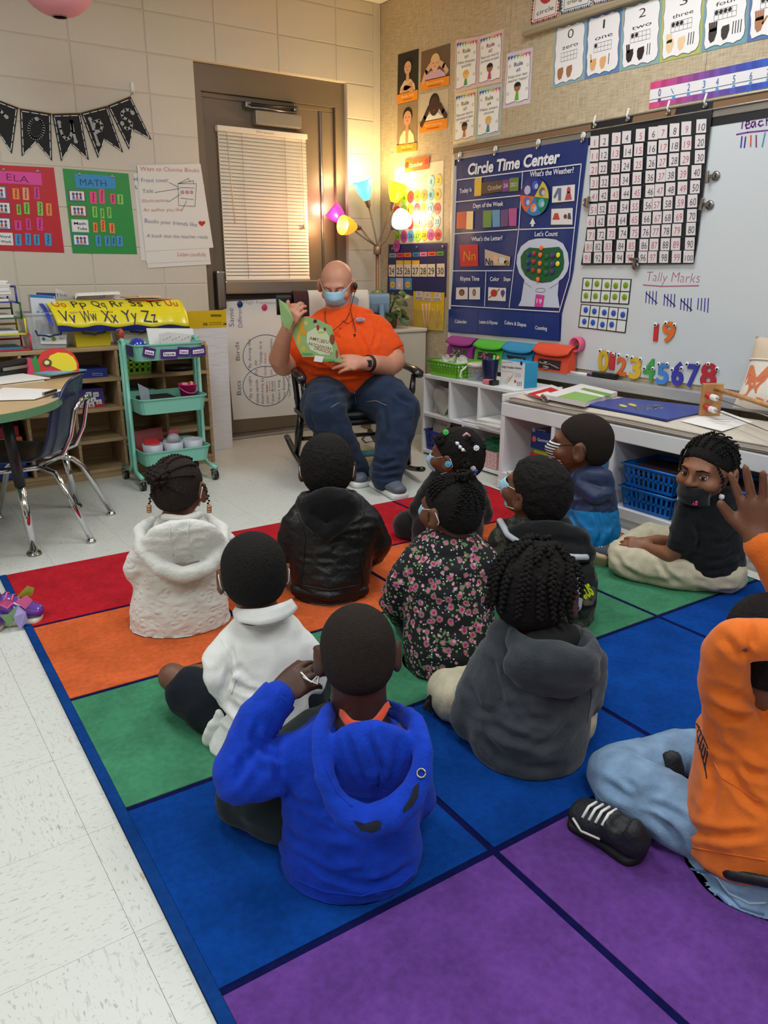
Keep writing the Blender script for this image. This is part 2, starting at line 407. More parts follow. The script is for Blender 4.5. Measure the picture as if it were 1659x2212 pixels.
# panic bar
a =DP(466,585,DY-.06); c =DP(487,668,DY-.06)
p =MB(); p.bb((a[0],DY-.075,c[2]),(c[0]+.006,DY-.001,a[2]),M_steel,.012); p.build('panic_bar_head',door)
a =DP(487,607,DY-.05); c =DP(692,637,DY-.05)
M_bar =mat('panic_bar_metal',(168,156,140),.25,.85)
p =MB(); p.bb((a[0],DY-.05,DP(487,636,DY-.05)[2]),(DX1-.2,DY-.001,a[2]),M_bar,.008); p.build('panic_bar',door)
p =MB(); z =DP(487,636,DY-.05)[2]; p.bb((a[0]-.02,DY-.012,z-.03),(DX1-.19,DY-.001,z-.002),M_black,.003); p.build('kick_channel',door)
# blind
bl =thing('window_blind','closed cream mini blind with headrail hanging over the door window','blind',(-.87,DY-.02,.98))
M_slat =mat('blind_slat',(228,220,205),.45)
TLb,TRb =DP(466,267,DY-.02),DP(661,294,DY-.02); BLb =DP(488,606,DY-.02)
x0,x1,zt,zb =TLb[0],TRb[0],(TLb[2]+TRb[2])/2,BLb[2]
p =MB(); p.bb((x0,DY-.04,zt-.03),(x1,DY-.003,zt),M_slat,.003); p.build('headrail',bl)
ns =41; pitch =(zt-.03-zb-.012)/ns
s_ =MB(); w_ =x1-x0-.012; hh =pitch*.56
s_.add([(-w_/2,-.0075,-hh),(w_/2,-.0075,-hh),(w_/2,-.004,0),(-w_/2,-.004,0),(w_/2,.005,hh),(-w_/2,.005,hh)],[(0,1,2,3),(3,2,4,5)],M_slat,True)
R20 =Matrix.Rotation(math.radians(14),4,'X')
sm =s_.mesh('slat')
for i in range(ns):
    o =link('slat',sm,bl); o.location =Vector(((x0+x1)/2,DY-.022,zb+.014+pitch*(i+.5)))-bl.location; o.rotation_euler.x =0.
p =MB(); p.bb((x0+.004,DY-.032,zb),(x1-.004,DY-.012,zb+.013),M_slat,.003); p.build('bottom_rail',bl)
for t in (.26,.5,.74)[0:3:2]:
    p =MB(); x =x0+(x1-x0)*t; p.tube([(x,DY-.032,zt-.03),(x,DY-.032,zb+.01)],.0014,mat('cord',(190,178,158),.8),5); p.build('ladder_cord',bl)
p =MB(); x =x0+(x1-x0)*.93; zz =DP(652,490,DY-.04)[2]; p.tube([(x,DY-.036,zt-.02),(x,DY-.04,zz)],.0016,_M['cord'],5); p.ball((x,DY-.04,zz),(.012,.01,.016),mat('tassel',(205,180,140),.6)); p.build('pull_cord',bl)
p =MB(); x =x0+(x1-x0)*.1; p.tube([(x,DY-.036,zt-.02),(x+.02,DY-.04,zt-.55)],.003,mat('wand',(214,206,190),.3),6); p.build('tilt_wand',bl)
q =Plate(lambda x,y: DP(x,y,DY-.0405),(0,-1,0)); q.text('Green',(552,286),(590,291),5,(110,96,80),1,-.015,shear=.2); q.build('lettering',bl)
# rug ------------------------------------------------------------------
PHI =-.0231; RN =np.array([math.cos(PHI),math.sin(PHI),0.]); RM =np.array([-RN[1],RN[0],0.])
def RUG(n,m,z=0.): return RN*n+RM*m+np.array([0,0,z])
rows =[-1.7993,-2.3137,-2.8296,-3.3455,-3.8614,-4.45]
cols =[-2.831,-2.2591,-1.6833,-1.1075,-.545]
def pile(name,rgb,var=.22):
    m,nt,b =nodemat(name,.95)
    tc =N(nt,'ShaderNodeTexCoord'); n1 =N(nt,'ShaderNodeTexNoise',Scale=420.,Detail=3.); n2 =N(nt,'ShaderNodeTexNoise',Scale=9.,Detail=5.); n3 =N(nt,'ShaderNodeTexNoise',Scale=70.,Detail=4.)
    for n in (n1,n2,n3): nt.links.new(tc.outputs['Object'],n.inputs['Vector'])
    a =N(nt,'ShaderNodeMath',operation='MULTIPLY_ADD'); a.inputs[1].default_value =.55; nt.links.new(n2.outputs[0],a.inputs[0])
    h =N(nt,'ShaderNodeMath',operation='MULTIPLY'); h.inputs[1].default_value =.45; nt.links.new(n3.outputs[0],h.inputs[0]); nt.links.new(h.outputs[0],a.inputs[2])
    cr =N(nt,'ShaderNodeValToRGB'); c =lin(rgb); cr.color_ramp.elements[0].position =.36; cr.color_ramp.elements[1].position =.64
    cr.color_ramp.elements[0].color =(*[x*(1-var) for x in c],1); cr.color_ramp.elements[1].color =(*[x*(1+var*.8) for x in c],1)
    nt.links.new(a.outputs[0],cr.inputs[0]); nt.links.new(cr.outputs[0],b.inputs['Base Color'])
    ad =N(nt,'ShaderNodeMath',operation='MULTIPLY_ADD'); ad.inputs[1].default_value =.6; nt.links.new(n3.outputs[0],ad.inputs[0]); nt.links.new(n1.outputs[0],ad.inputs[2])
    bp =N(nt,'ShaderNodeBump',Strength=.55,Distance=.006); nt.links.new(ad.outputs[0],bp.inputs['Height']); nt.links.new(bp.outputs[0],b.inputs['Normal'])
    b.inputs['Specular IOR Level'].default_value =.05
    return m
RC =[pile('pile_red',(178,34,44)),pile('pile_orange',(204,96,52)),pile('pile_green',(66,128,94)),pile('pile_blue',(12,62,138)),pile('pile_purple',(102,62,138))]
M_navy =pile('pile_navy',(18,20,70)); M_edge =pile('pile_edge',(18,60,124))
rug =thing('classroom_rug','large woven floor rug with rows of red, orange, green, blue and purple squares','rug',RUG(-1.7,-3.0))
n0,n1,m0,m1 =-2.846,cols[-1]+.005,rows[-1]-.03,rows[0]+.008
p =MB(); p.poly([RUG(n0,m0,.0065),RUG(n1,m0,.0065),RUG(n1,m1,.0065),RUG(n0,m1,.0065)],M_navy,.0063); p.build('base',rug)
p =MB(); p.poly([RUG(n0,m0,.0085),RUG(n0+.0225,m0,.0085),RUG(n0+.0225,m1,.0085),RUG(n0,m1,.0085)],M_edge,.008); p.build('binding',rug)
for i in range(5):
    for j in range(4):
        g =.008; p =MB(); a,c =cols[j]+g,cols[j+1]-g; d,e =rows[i+1]+g,rows[i]-(g if i else 0)
        p.poly([RUG(a,d,.009),RUG(c,d,.009),RUG(c,e,.009),RUG(a,e,.009)],RC[i],.004); p.build('colour_square',rug)
RZ =.009
# ================================================================== THINGS ON THE BACK WALL
def sA(pts,k=5.53,o=(0,0)): return [(x/k+o[0],y/k+o[1]) for x,y in pts]
PB =onback(0.)
C_chalk =(22,23,27); C_grey =(168,172,174); C_w =(236,236,232)
ban =thing('pennant_banner','black pennant banner with hand drawn letters OUPS strung on twine','banner',BW(150,340))
pen ={
 'r': [(-140,1150),(215,1285),(140,1840),(-60,1520),(-250,1700)],
 'o': [(235,1295),(605,1355),(620,1925),(428,1700),(258,1870)],
 'u': [(620,1360),(955,1350),(1060,1915),(850,1725),(728,1930)],
 'p': [(960,1345),(1275,1265),(1470,1825),(1245,1670),(1168,1890)],
 's': [(1280,1260),(1555,1150),(1808,1672),(1580,1550),(1540,1790)]}
let ={
 'r': [[(-90,1330),(-60,1300),(0,1320),(40,1365),(75,1400)]],
 'o': [[(430+88*math.cos(t),1540+118*math.sin(t)) for t in np.linspace(-1.5,4.85,26)]],
 'u': [[(703,1465),(715,1540),(745,1620),(790,1665),(835,1645),(858,1570),(850,1455)],[(850,1455),(875,1590),(902,1690)]],
 'p': [[(1072,1425),(1120,1570),(1170,1722)],[(1112,1520),(1130,1455),(1180,1440),(1218,1500),(1200,1560),(1150,1575)]],
 's': [[(1580,1350),(1545,1315),(1490,1312),(1448,1355),(1462,1405),(1520,1430),(1570,1475),(1562,1525),(1515,1542),(1470,1515),(1455,1475)]]}
M_chalk =mat('black_card',C_chalk,.75)
for ch,pts in pen.items():
    px =sA(pts); o =PB.card('pennant',ban,px,M_chalk,4,.0015)
    q =PB.sub(); c =np.mean(np.array(px),0)
    ins =[tuple(c+(np.array(p)-c)*.9) for p in px]; ins[3] =tuple(np.array(ins[3])+[0,-.6])
    lp =ins[4:5]+ins[0:1]+ins[1:4]+ins[4:5]
    for a,e in zip(lp[:-1],lp[1:]):
        a,e =np.array(a),np.array(e); L =np.linalg.norm(e-a); n =max(1,int(L/17))
        for i in range(n):
            s0,s1 =(i+.06)/n,(i+.78)/n; q.line([tuple(a+(e-a)*s0+[.4*math.sin(i*2.1),0]),tuple(a+(e-a)*s1)],.0035,C_w,5)
            q.disc(tuple(a+(e-a)*(i+.9)/n),.5,C_w,5,6)
    for st in let[ch]:
        px2 =sA(st); q.line(px2,.0135,C_grey,5)
        for e in ((px2[0],px2[-1]) if ch != 'o' else (px2[0],)): q.disc(e,4.3,C_grey,5.3,14)
    q.build('chalk_drawing',o)
tw =[(-230,1100),(-140,1150),(215,1285),(235,1295),(605,1355),(620,1360),(955,1350),(1275,1265),(1555,1150),(1600,1085)]
p =MB(); p.tube([BW(*q,-.007) for q in sA(tw)],.0022,mat('twine',(150,118,76),.9),6); p.build('twine',ban)
hk =MB(); h0 =BW(286,190,-.004); hk.box(h0,(.018,.008,.055),M_white,bev=.003); hk.tube([h0+[0,-.004,-.02],h0+[0,-.018,-.026],h0+[0,-.02,-.012]],.004,M_white,8)
tag(hk.build('wall_hook'),'small white adhesive hook holding the end of the black banner','hook')

def pocket_chart(name,label,cor,rgb,hdr,hrgb,title,cards,pics,k=3.456):
    t =thing(name,label,'pocket chart',BW(*cor[3]),'fabric name pocket charts')
    m =mat(name+'_cloth_'+title,rgb,.35,bump=.25,scale=25,coat=.25)
    PB.card('backing',t,cor,m,2,.002)
    h =PB.card('header_card',t,sA(hdr,k),mat('hdr'+title,hrgb,.3,coat=.4),3.6)
    q =PB.sub(); a,b_,c_,d_ =sA(hdr,k)
    w =(b_[0]-max(a[0],0)); q.text(title,(max(a[0],0)+w*.16,d_[1]-6),(b_[0]-w*.3+(8 if title =='MATH' else 0),c_[1]-5),15,tuple(int(v*.45) for v in hrgb),4.2,-.015); q.build('lettering',h)
    for (x0,y0,x1,y1,col) in cards:
        P =sA([(x0,y0),(x1-6,y0+3),(x1,y1),(x0+6,y1-3)],k)
        o =PB.card('name_card',t,P,mat('neon_%d_%d_%d' % col,col,.4,coat=.3),3.4)
        q =PB.sub(); cx =(P[0][0]+P[1][0])/2; n =5
        q.line([(cx+1+1.6*math.sin(i*2.3+x0),P[0][1]+3+(P[3][1]-P[0][1]-6)*i/9) for i in range(10)],.003,(70,40,50),4.2); q.build('name_writing',o)
    for (x0,y0,x1,y1,bc,txt) in pics:
        P =sA([(x0,y0),(x1,y0+4),(x1+8,y1),(x0+8,y1-4)],k); o =PB.card('picture_card',t,P,bc,3.4); f =quad(*P); q =PB.sub()
        q.poly([f(.06,.08),f(.94,.08),f(.94,.92),f(.06,.92)],(232,232,232),4.1)
        if txt:
            q.text(txt[0],f(.14,.42),f(.86,.42),6,(20,20,20),4.8,.01); q.text(txt[1],f(.3,.82),f(.9,.82),6,(20,20,20),4.8,.01)
        else:
            for i,cc in enumerate(((120,84,62),(62,90,150),(150,70,60))):
                q.disc(f(.28+.22*i,.34),3.2,cc,4.6,10); q.poly([f(.2+.22*i,.78),f(.36+.22*i,.78),f(.33+.22*i,.48),f(.23+.22*i,.48)],[(70,110,170),(180,90,90),(90,90,120)][i],4.6)
            q.line([f(.2,.86),f(.8,.86)],.003,(60,60,70),4.6)
        q.build('picture',o)
    for x,y in ((.25,.05),(.75,.05)):
        f =quad(*cor); p =MB(); c =BW(*f(x,y),-.004); p.lathe(c,[(.004,0),(.008,.0),(.008,.002),(.004,.002)],M_steel,12,(0,-1,0)); p.build('grommet',t)
    return t
mg,gr,orr,bl_,pk =(216,60,150),(132,200,88),(238,138,62),(66,150,205),(236,74,140)
pocket_chart('pocket_chart','red fabric pocket chart headed ELA with coloured name cards',[(-30,355),(116,362),(139,546),(-8,541)],(190,26,40),
 [(-60,1270),(305,1292),(315,1385),(-50,1365)],(222,68,158),'ELA',
 [(90,1405,145,1490,orr),(165,1400,217,1495,(240,160,120)),(250,1395,297,1490,mg),(120,1525,158,1605,gr),(175,1510,222,1600,gr),(275,1505,322,1612,gr),(340,1517,388,1612,orr),(105,1645,162,1720,mg),(190,1630,232,1720,mg),(270,1622,322,1722,mg),(108,1745,162,1835,bl_),(185,1740,233,1832,bl_),(248,1750,297,1832,bl_),(330,1740,386,1836,bl_)],
 [(-80,1388,40,1485,(60,120,190),None),(-60,1505,75,1600,(150,60,90),None),(-60,1622,75,1715,(80,80,150),None),(-40,1735,92,1832,(225,225,225),('Word','Work'))])
pocket_chart('pocket_chart','green fabric pocket chart headed MATH with coloured name cards',[(135,364),(277,375),(296,549),(157,547)],(36,142,62),
 [(550,1297),(857,1312),(862,1412),(565,1405)],(48,140,200),'MATH',
 [(668,1430,722,1522,pk),(735,1410,782,1522,pk),(820,1445,862,1524,pk),(872,1450,920,1527,gr),(685,1540,727,1626,gr),(745,1555,780,1632,gr),(795,1545,832,1630,gr),(692,1660,729,1737,orr),(747,1640,787,1732,orr),(812,1665,858,1742,orr),(710,1755,757,1840,bl_),(778,1760,824,1837,bl_),(830,1760,862,1837,bl_),(868,1760,917,1840,bl_)],
 [(508,1420,630,1505,(120,70,140),None),(518,1530,640,1618,(170,50,60),None),(530,1637,655,1735,(220,222,220),('Math','Tubs')),(540,1748,660,1835,(60,120,180),None)])

# chart paper "Ways to Choose Books" over older sheets
M_paper =mat('chart_paper',(228,224,218),.7,bump=.15,scale=6)
sh =thing('chart_paper','white chart paper sheets headed Ways to Choose Books hung over each other','chart',BW(380,575))
for i,P in enumerate([[(287,374),(420,374),(440,566),(305,563)],[(300,420),(437,420),(455,571),(319,579)],[(296,400),(440,400),(453,562),(316,569)],[(295,357),(432,354),(460,535),(313,543)]]):
    o =PB.card('sheet',sh,P,M_paper,2+1.5*i,.001)
q =PB.sub(); z =lambda x,y: (x/3.456,y/3.456)
for t,a,e,h,col in [('Ways to Choose Books',(1042,1275),(1482,1287),33,(186,50,60)),('Front cover',(1052,1362),(1255,1360),33,(40,50,120)),('Title',(1060,1442),(1140,1440),30,(70,70,76)),('Illustrations',(1060,1512),(1254,1508),28,(186,64,60)),('An author you like',(1068,1580),(1356,1578),28,(176,56,56)),('Books your friends like',(1076,1662),(1466,1692),32,(40,48,120)),('A book that the teacher reads',(1092,1772),(1546,1782),28,(50,50,56))]:
    q.text(t,z(*a),z(*e),h/3.456,col,7.5,-.014,.12,.03)
q.text('Listen carefully.',z(1322,1912),z(1540,1914),9,(190,50,60),6.3,-.012,.1)
q.poly([z(1503+26*((16*math.sin(t)**3)/16),1668-24*((13*math.cos(t)-5*math.cos(2*t)-2*math.cos(3*t)-math.cos(4*t))/16)) for t in np.linspace(0,6.28,24)[:-1]],(190,50,46),7.5)
for ln in ([(1325,1372),(1462,1372),(1452,1542),(1330,1535),(1325,1372),(1440,1350),(1442,1372)],[(1325,1372),(1405,1332),(1412,1355)],[(1258,1362),(1326,1398)],[(1152,1438),(1340,1408)],[(1256,1508),(1340,1452)],[(1356,1570),(1388,1500)],[(1340,1400),(1445,1405)],[(1345,1480),(1440,1490)]):
    q.line([z(*v) for v in ln],.0025,(70,72,80),7.5)
for i in range(3): q.disc(z(1358+34*i,1436),4,(190,150,150),7.5,12)
q.text('H',z(1002,1352),z(1026,1352),8,(60,70,140),4,-.01); q.text('L',z(1010,1410),z(1030,1410),8,(60,70,140),4,-.01)
q.build('lettering',sh)

# chart on the door: bats and birds, hung sideways under two magnets
PD =Plate(lambda x,y: DP(x,y,DY),(0,-1,0))
t =thing('chart_paper','white chart paper turned sideways on the door comparing bats and birds','chart',DP(580,900,DY))
PD.card('sheet',t,[(481,652),(672,641),(690,891),(504,907)],M_paper,2.5,.0015)
q =PD.sub(); m =lambda x,y: (480+x/3.607,540+y/3.607)
pu,bk,rd =(64,52,120),(60,56,80),(190,84,64)
for tx,a,e,h,col in [('Same',(92,598),(84,452),42,pu),('Different',(156,602),(146,440),36,pu),('Birds',(136,860),(128,716),34,bk),('Bats',(148,1128),(140,1018),36,bk),('Compare',(606,1180),(590,900),50,(72,88,160)),
   ('*fly during the',(226,935),(218,694),24,bk),('day',(270,900),(266,858),22,bk),('*sleep in a',(310,900),(304,712),24,bk),('nest',(342,884),(340,800),22,rd),('*have feathers',(396,890),(388,690),24,bk),('fly',(274,975),(272,925),24,rd),('sleep',(342,978),(338,902),22,rd),('eat',(392,975),(388,930),22,rd),('wings',(432,970),(428,900),20,rd),
   ('*fly at night',(232,1168),(222,980),24,bk),('*sleep upside',(284,1205),(276,1010),24,bk),('down-hang by',(322,1200),(318,994),22,bk),('their feet',(362,1196),(354,1050),22,rd),('*eat fruit',(404,1200),(398,1018),24,bk),("*don't sing",(452,1185),(446,1012),22,bk),('*no feathers',(492,1162),(484,955),22,bk),('*see at night',(532,1150),(522,944),20,bk)]:
    q.text(tx,m(*a),m(*e),h/3.6,col,3.6,-.012,.06,.03,up=(-h/3.6,0))
q.text('High Frequency',m(165,418),m(440,422),7,(140,140,140),3.6,-.012)
for cy,rx,ry in ((825,178,165),(1060,178,155)):
    q.line([m(338+rx*math.cos(a),cy+ry*math.sin(a)) for a in np.linspace(0,6.29,40)],.004,(84,90,130),3.6)
for a in (342,362,404): q.line([m(a+6,1100),m(a+4,1020)],.003,rd,3.6)
q.build('lettering',t)
for px,col,lb in (((518,657),(20,50,120),'round dark blue magnet on the bats and birds chart'),((571,664),(206,46,110),'round pink magnet on the bats and birds chart')):
    p =MB(); p.lathe(DP(*px,DY-.004),[(.019,0),(.02,.004),(.017,.009),(.012,.011)],mat('magnet_%d' % col[0],col,.35),20,(0,-1,0)); tag(p.build('magnet'),lb,'magnet')

# easel pad standing on the floor beside the bookcase
ep =thing('easel_pad','tall white easel pad with yellow header standing on the floor by the door','easel pad',(-1.42,-.2,0))
e0 =G(503,968); ey =e0[1]
def EP(x,y): return BW(x,y,ey)
tl_,tr_ =EP(420,711),EP(490,707)
zt =tr_[2]; x1 =e0[0]; x0 =x1-.60
p =MB(); p.poly([(x0,ey,0.001),(x1,ey,.001),(tr_[0],ey,zt),(tr_[0]-.6,ey,zt)],mat('pad_paper',(224,220,220),.6,bump=.9,scale=5,stretch=(2,1,9)),.03,(0,-1,0)); p.build('pad',ep)
p =MB(); p.poly([(tr_[0]-.6,ey+.004,zt+.001),(tr_[0],ey+.004,zt+.001),(tr_[0],ey+.004,zt+.1),(tr_[0]-.6,ey+.004,zt+.1)],mat('pad_header',(214,178,20),.4),.02,(0,-1,0)); p.build('header',ep)
q =Plate(lambda x,y: BW(x,y,ey+.004),(0,-1,0)); q.rect(455,679,478,684,(120,100,20),1)
q.text('30',(438,703),(448,703),6,(60,50,10),1,.02); q.text('3M',(482,702),(489,702),5,(60,50,10),1,.02); q.line([(452,697),(478,696)],.003,(120,96,10)); q.line([(452,701),(478,700)],.003,(120,96,10)); q.build('lettering',ep)

# paper lantern
d =ray(120,-47); c =CAM+d*(4.05/np.linalg.norm(d)); r =.15
la =thing('paper_lantern','round pink paper lantern hanging from the ceiling','lantern',c)
p =MB(); prof =[]
for i in range(41):
    a =math.pi*(.06+.88*i/40); prof.append((r*math.sin(a)*(1+.012*math.cos(i*math.pi)),-r*math.cos(a)*.92))
p.lathe(c,prof,mat('pink_paper',(226,150,160),.8),32,capb=False,capt=False); p.build('paper_shade',la)
p =MB(); n =24
p.tube([c+[r*.19*math.cos(k*math.tau/n),r*.19*math.sin(k*math.tau/n),-r*.915] for k in range(n+1)],.002,M_steel,6); p.build('ring',la)
p =MB(); p.tube([c+[0,0,r*.9],(c[0],c[1],CZ-.001)],.001,M_white,5); p.build('string',la)
# ================================================================== THINGS ON THE RIGHT WALL
PR =onright(0.)
def sz(k,ox,oy): return lambda *p: [(x/k+ox,y/k+oy) for x,y in p]
Z3 =sz(3.95,820,0); ZP =sz(5.3516,850,90); ZN =sz(9.619,830,500); Z5 =sz(4.809,960,270); Z6 =sz(3.351,1220,200); Z4 =sz(3.197,1140,0)
one =lambda z,x,y: z((x,y))[0]
# whiteboard -----------------------------------------------------------
WZ1 =RW(1274,282)[2]; WZ0 =.575; WY0 =RW(987,330)[1]; WY1 =-5.2
M_wb =mat('whiteboard_enamel',(206,210,212),.12,coat=.3)
wbd =thing('whiteboard','long white dry erase board with aluminium frame and marker tray on the tan wall','whiteboard',(-.01,-2.6,.5))
p =MB(); p.bb((-.012,WY1,WZ0),(-.002,WY0,WZ1),M_wb); p.build('writing_surface',wbd)
zr =1.757
p =MB(); p.bb((-.022,WY1,zr-.028),(-.001,WY0+.01,zr),mat('cork_strip',(128,98,68),.9,bump=.5,scale=200),.002); p.build('cork_rail',wbd)
p =MB(); p.bb((-.026,WY1,zr-.034),(-.001,WY0+.012,zr-.0285),M_alu,.001); p.bb((-.026,WY1,zr+.0005),(-.001,WY0+.012,zr+.007),M_alu,.001); p.bb((-.018,WY1,zr-.062),(-.001,WY0+.012,zr-.035),M_alu,.002)
p.bb((-.02,WY0-.0,WZ0-.02),(-.001,WY0+.02,zr+.008),mat('board_end_trim',(214,206,190),.4),.003); p.build('frame',wbd)
p =MB(); p.bb((-.014,WY1,zr-.095),(-.0125,WY0,zr-.063),mat('magnet_border',(24,26,30),.5)); p.build('border_strip',wbd)
M_tray =mat('marker_tray',(196,197,198),.38,.5)
p =MB(); tz =.548
p.bb((-.085,WY1,tz-.006),(-.001,WY0+.02,tz),M_tray,.002); p.bb((-.088,WY1,tz-.045),(-.08,WY0+.02,tz+.006),M_tray,.003); p.bb((-.03,WY1,tz-.045),(-.001,WY0+.02,tz-.006),M_tray); p.build('marker_tray',wbd)
# board writing
q =Plate(lambda x,y: RW(x,y,-.0125),(-1,0,0),.0004)
pr,bp_,rp =(120,60,140),(52,46,140),(176,92,120)
for st in ([(1284,380),(1420,348)],[(1345,365),(1322,520)],[(1372,480),(1420,460),(1415,425),(1385,430),(1372,480),(1385,520),(1425,510)],[(1495,430),(1455,440),(1440,490),(1465,505),(1495,450),(1500,500)],[(1590,420),(1550,430),(1535,470),(1560,490),(1600,470)],[(1640,330),(1640,480)],[(1640,420),(1665,405),(1680,470)],[(1255,598),(1400,570),(1700,540)]):
    q.line([(1380+x/5.946,190+y/5.946) for x,y in st],.006,pr,1)
for a,e,c in (((1325,625),(1310,765),bp_),((1372,630),(1355,765),bp_),((1440,612),(1436,752),(206,80,60)),((1508,610),(1508,758),(120,70,100)),((1622,578),(1585,755),(60,140,190))):
    q.line([(1380+x/5.946,190+y/5.946) for x,y in (a,e)],.006,c,1)
q.text('Tally Marks',one(Z6,585,1365),one(Z6,972,1378),22,rp,1,-.02,.1,.02); q.line(Z6((568,1392),(700,1402),(970,1398)),.005,rp,1)
for g in ((580,1440,1500),(712,1460,1530),(832,1490,1545)):
    x,y,yb =g
    for i in range(4): q.line(Z6((x+12+24*i,y),(x+6+24*i,y+80+5*i)),.005,bp_,1)
    q.line(Z6((x+8,y+10),(x+88,y+85)),.005,bp_,1)
for i in range(4): q.line(Z6((968+24*i,1490),(962+24*i,1570+7*i)),.005,bp_,1)
q.build('marker_writing',wbd)

# photo posters ----------------------------------------------------------
def poster_photo(P,cap,cap2,bg,fig,label,capf):
    o =sheet('photo_poster',label,'poster',PR,P,bg,.002,group='listening posters'); f =quad(*P); q =PR.sub()
    q.poly([f(0,capf),f(1,capf),f(1,1),f(0,1)],(232,140,32),2.4); q.line([f(0,capf),f(1,capf)],.004,(40,24,20),2.8)
    q.text(cap,f(.22,capf+(1-capf)*.5),f(.8,capf+(1-capf)*.5),6,(246,214,150),3); q.line([f(.28,capf+(1-capf)*.74),f(.72,capf+(1-capf)*.74)],.004,(150,80,20),3)
    sk,hr,cl =fig[:3]
    cx,cy,rx,ry =fig[3]
    E =lambda cx,cy,rx,ry,c,k: q.poly([f(cx+rx*math.cos(a),cy+ry*math.sin(a)) for a in np.linspace(0,math.tau,25)[:-1]],c,k)
    q.poly([f(.12,capf),f(.16,.68),f(.34,.56),f(.66,.56),f(.84,.68),f(.88,capf)],cl,2.8)
    E(cx,cy-.03,rx*1.18,ry*1.16,hr,3.1); E(cx,cy+.02,rx,ry,sk,3.4)
    q.poly([f(cx-.06,cy+ry*.8),f(cx+.06,cy+ry*.8),f(cx+.08,.6),f(cx-.08,.6)],sk,3.2)
    for dx in (-.4,.4): E(cx+dx*rx,cy,rx*.13,ry*.07,(50,34,30),3.7)
    E(cx,cy+ry*.5,rx*.22,ry*.06,(150,70,64),3.7); E(cx,cy+ry*.2,rx*.1,ry*.08,tuple(int(v*.86) for v in sk),3.6)
    for arm in fig[4]: q.line([f(*v) for v in arm],.03,tuple(int(v*.95) for v in sk),3.5)
    q.build('printed_photo',o)
poster_photo(ZP((55,150),(293,80),(283,668),(45,728)),'Body Still','',(44,42,36),((214,166,128),(34,26,22),(226,196,160),(.5,.3,.17,.13),[[(.25,.75),(.7,.66)],[(.75,.78),(.36,.7)]]),'poster photo of a girl with long dark hair and crossed arms',.8)
poster_photo(ZP((325,120),(658,18),(648,500),(312,568)),'Eyes Listening','',(110,88,70),((226,178,146),(222,190,130),(206,168,190),(.5,.38,.14,.18),[[(.1,.8),(.2,.55),(.38,.38)],[(.92,.66),(.8,.5),(.62,.38)]]),'poster photo of a fair haired child in lilac with hands at the eyes',.77)
poster_photo(ZP((52,728),(280,680),(272,1262),(40,1290)),'Quiet Mouth','',(150,124,92),((206,150,110),(36,28,24),(236,220,170),(.52,.3,.2,.15),[[(.5,.8),(.5,.5)]]),'poster photo of a boy in white with a finger on his lips',.83)
poster_photo(ZP((308,612),(640,535),(622,1005),(300,1064)),'Ears Listening','',(196,182,158),((74,50,40),(50,34,28),(232,226,214),(.52,.36,.16,.24),[[(.08,.8),(.2,.62),(.33,.4)],[(.95,.68),(.84,.55),(.72,.38)]]),'poster photo of a smiling boy cupping hands behind both ears',.72)

# rule posters
def rule(P,n,lines,c1,bd,fig,lab):
    o =sheet('rule_poster',lab,'poster',PR,P,bd,.002,group='class rule posters'); f =quad(*P); q =PR.sub()
    ed =[]
    for side in range(4):
        for i in range(8):
            t =i/8; w =.065+.012*math.sin(i*math.pi/2)
            ed.append([(t*.86+.07,w+.03),(1-w,.08+t*.84),(.93-t*.86,1-w-.01),(w,.92-t*.84)][side])
    q.poly([f(*v) for v in ed],(240,238,234),2.4); q.line([f(*v) for v in ed+ed[:1]],.0025,(120,110,120),2.8)
    fl =[(60,100,170),(60,100,170),(90,150,180),(130,180,110),(226,200,90),(226,150,120),(210,90,110),(210,90,110)]
    for i,c in enumerate(fl): q.poly([f(.06+i*.112,.07),f(.155+i*.112,.07),f(.108+i*.112,.155)],c,3)
    q.text('Rule',f(.33,.28),f(.66,.27),9,c1,3,.02); q.text('#%d' % n,f(.42,.38),f(.58,.375),7,c1,3,.01)
    for i,l in enumerate(lines): q.text(l,f(.13 if len(l) > 9 else .3,.475+.075*i),f(.87 if len(l) > 9 else .72,.465+.075*i),6,(70,66,70),3,0.)
    sk,hr,cl,cy =fig
    E =lambda cx,cy,rx,ry,c,k: q.poly([f(cx+rx*math.cos(a),cy+ry*math.sin(a)) for a in np.linspace(0,math.tau,21)[:-1]],c,k)
    E(.5,cy-.02,.13,.075,hr,3); E(.5,cy+.015,.115,.065,sk,3.3); E(.5,cy-.045,.12,.035,hr,3.5); q.poly([f(.42,.9),f(.58,.9),f(.54,cy+.075),f(.46,cy+.075)],cl,3)
    for dx in (-.04,.04): E(.5+dx,.93,.015,.02,(230,228,226),3.2)
    for x,y in ((.16,.25),(.85,.3),(.15,.75),(.86,.72)): q.line([f(x+.035*math.cos(a),y+.022*math.sin(a)) for a in np.linspace(0,6,10)],.002,(140,130,140),3)
    q.build('print',o)
pnk =(224,190,186)
rule(ZP((722,-20),(990,-60),(965,530),(705,600)),1,['Follow directions','quickly'],(120,126,60),pnk,((232,190,130),(230,180,70),(90,150,80),.7),'pink bordered class rule poster number one with a fair haired figure')
rule(ZP((995,-60),(1275,-150),(1250,465),(970,525)),2,['Raise your hand for','permission to speak'],(150,60,70),pnk,((150,100,70),(40,26,30),(180,80,100),.68),'pink bordered class rule poster number two with a dark haired figure')
rule(ZP((712,600),(968,540),(945,1135),(692,1190)),3,['Raise your hand for','permission to leave','your seat'],(120,126,60),(226,208,160),((130,84,56),(40,26,24),(206,120,50),.7),'yellow bordered class rule poster number three with an orange clothed figure')
rule(ZP((985,540),(1258,480),(1230,1080),(952,1130)),4,['Make smart','choices'],(110,126,60),(180,196,190),((226,180,130),(226,180,80),(60,140,160),.68),'grey green bordered class rule poster number four with a teal book')
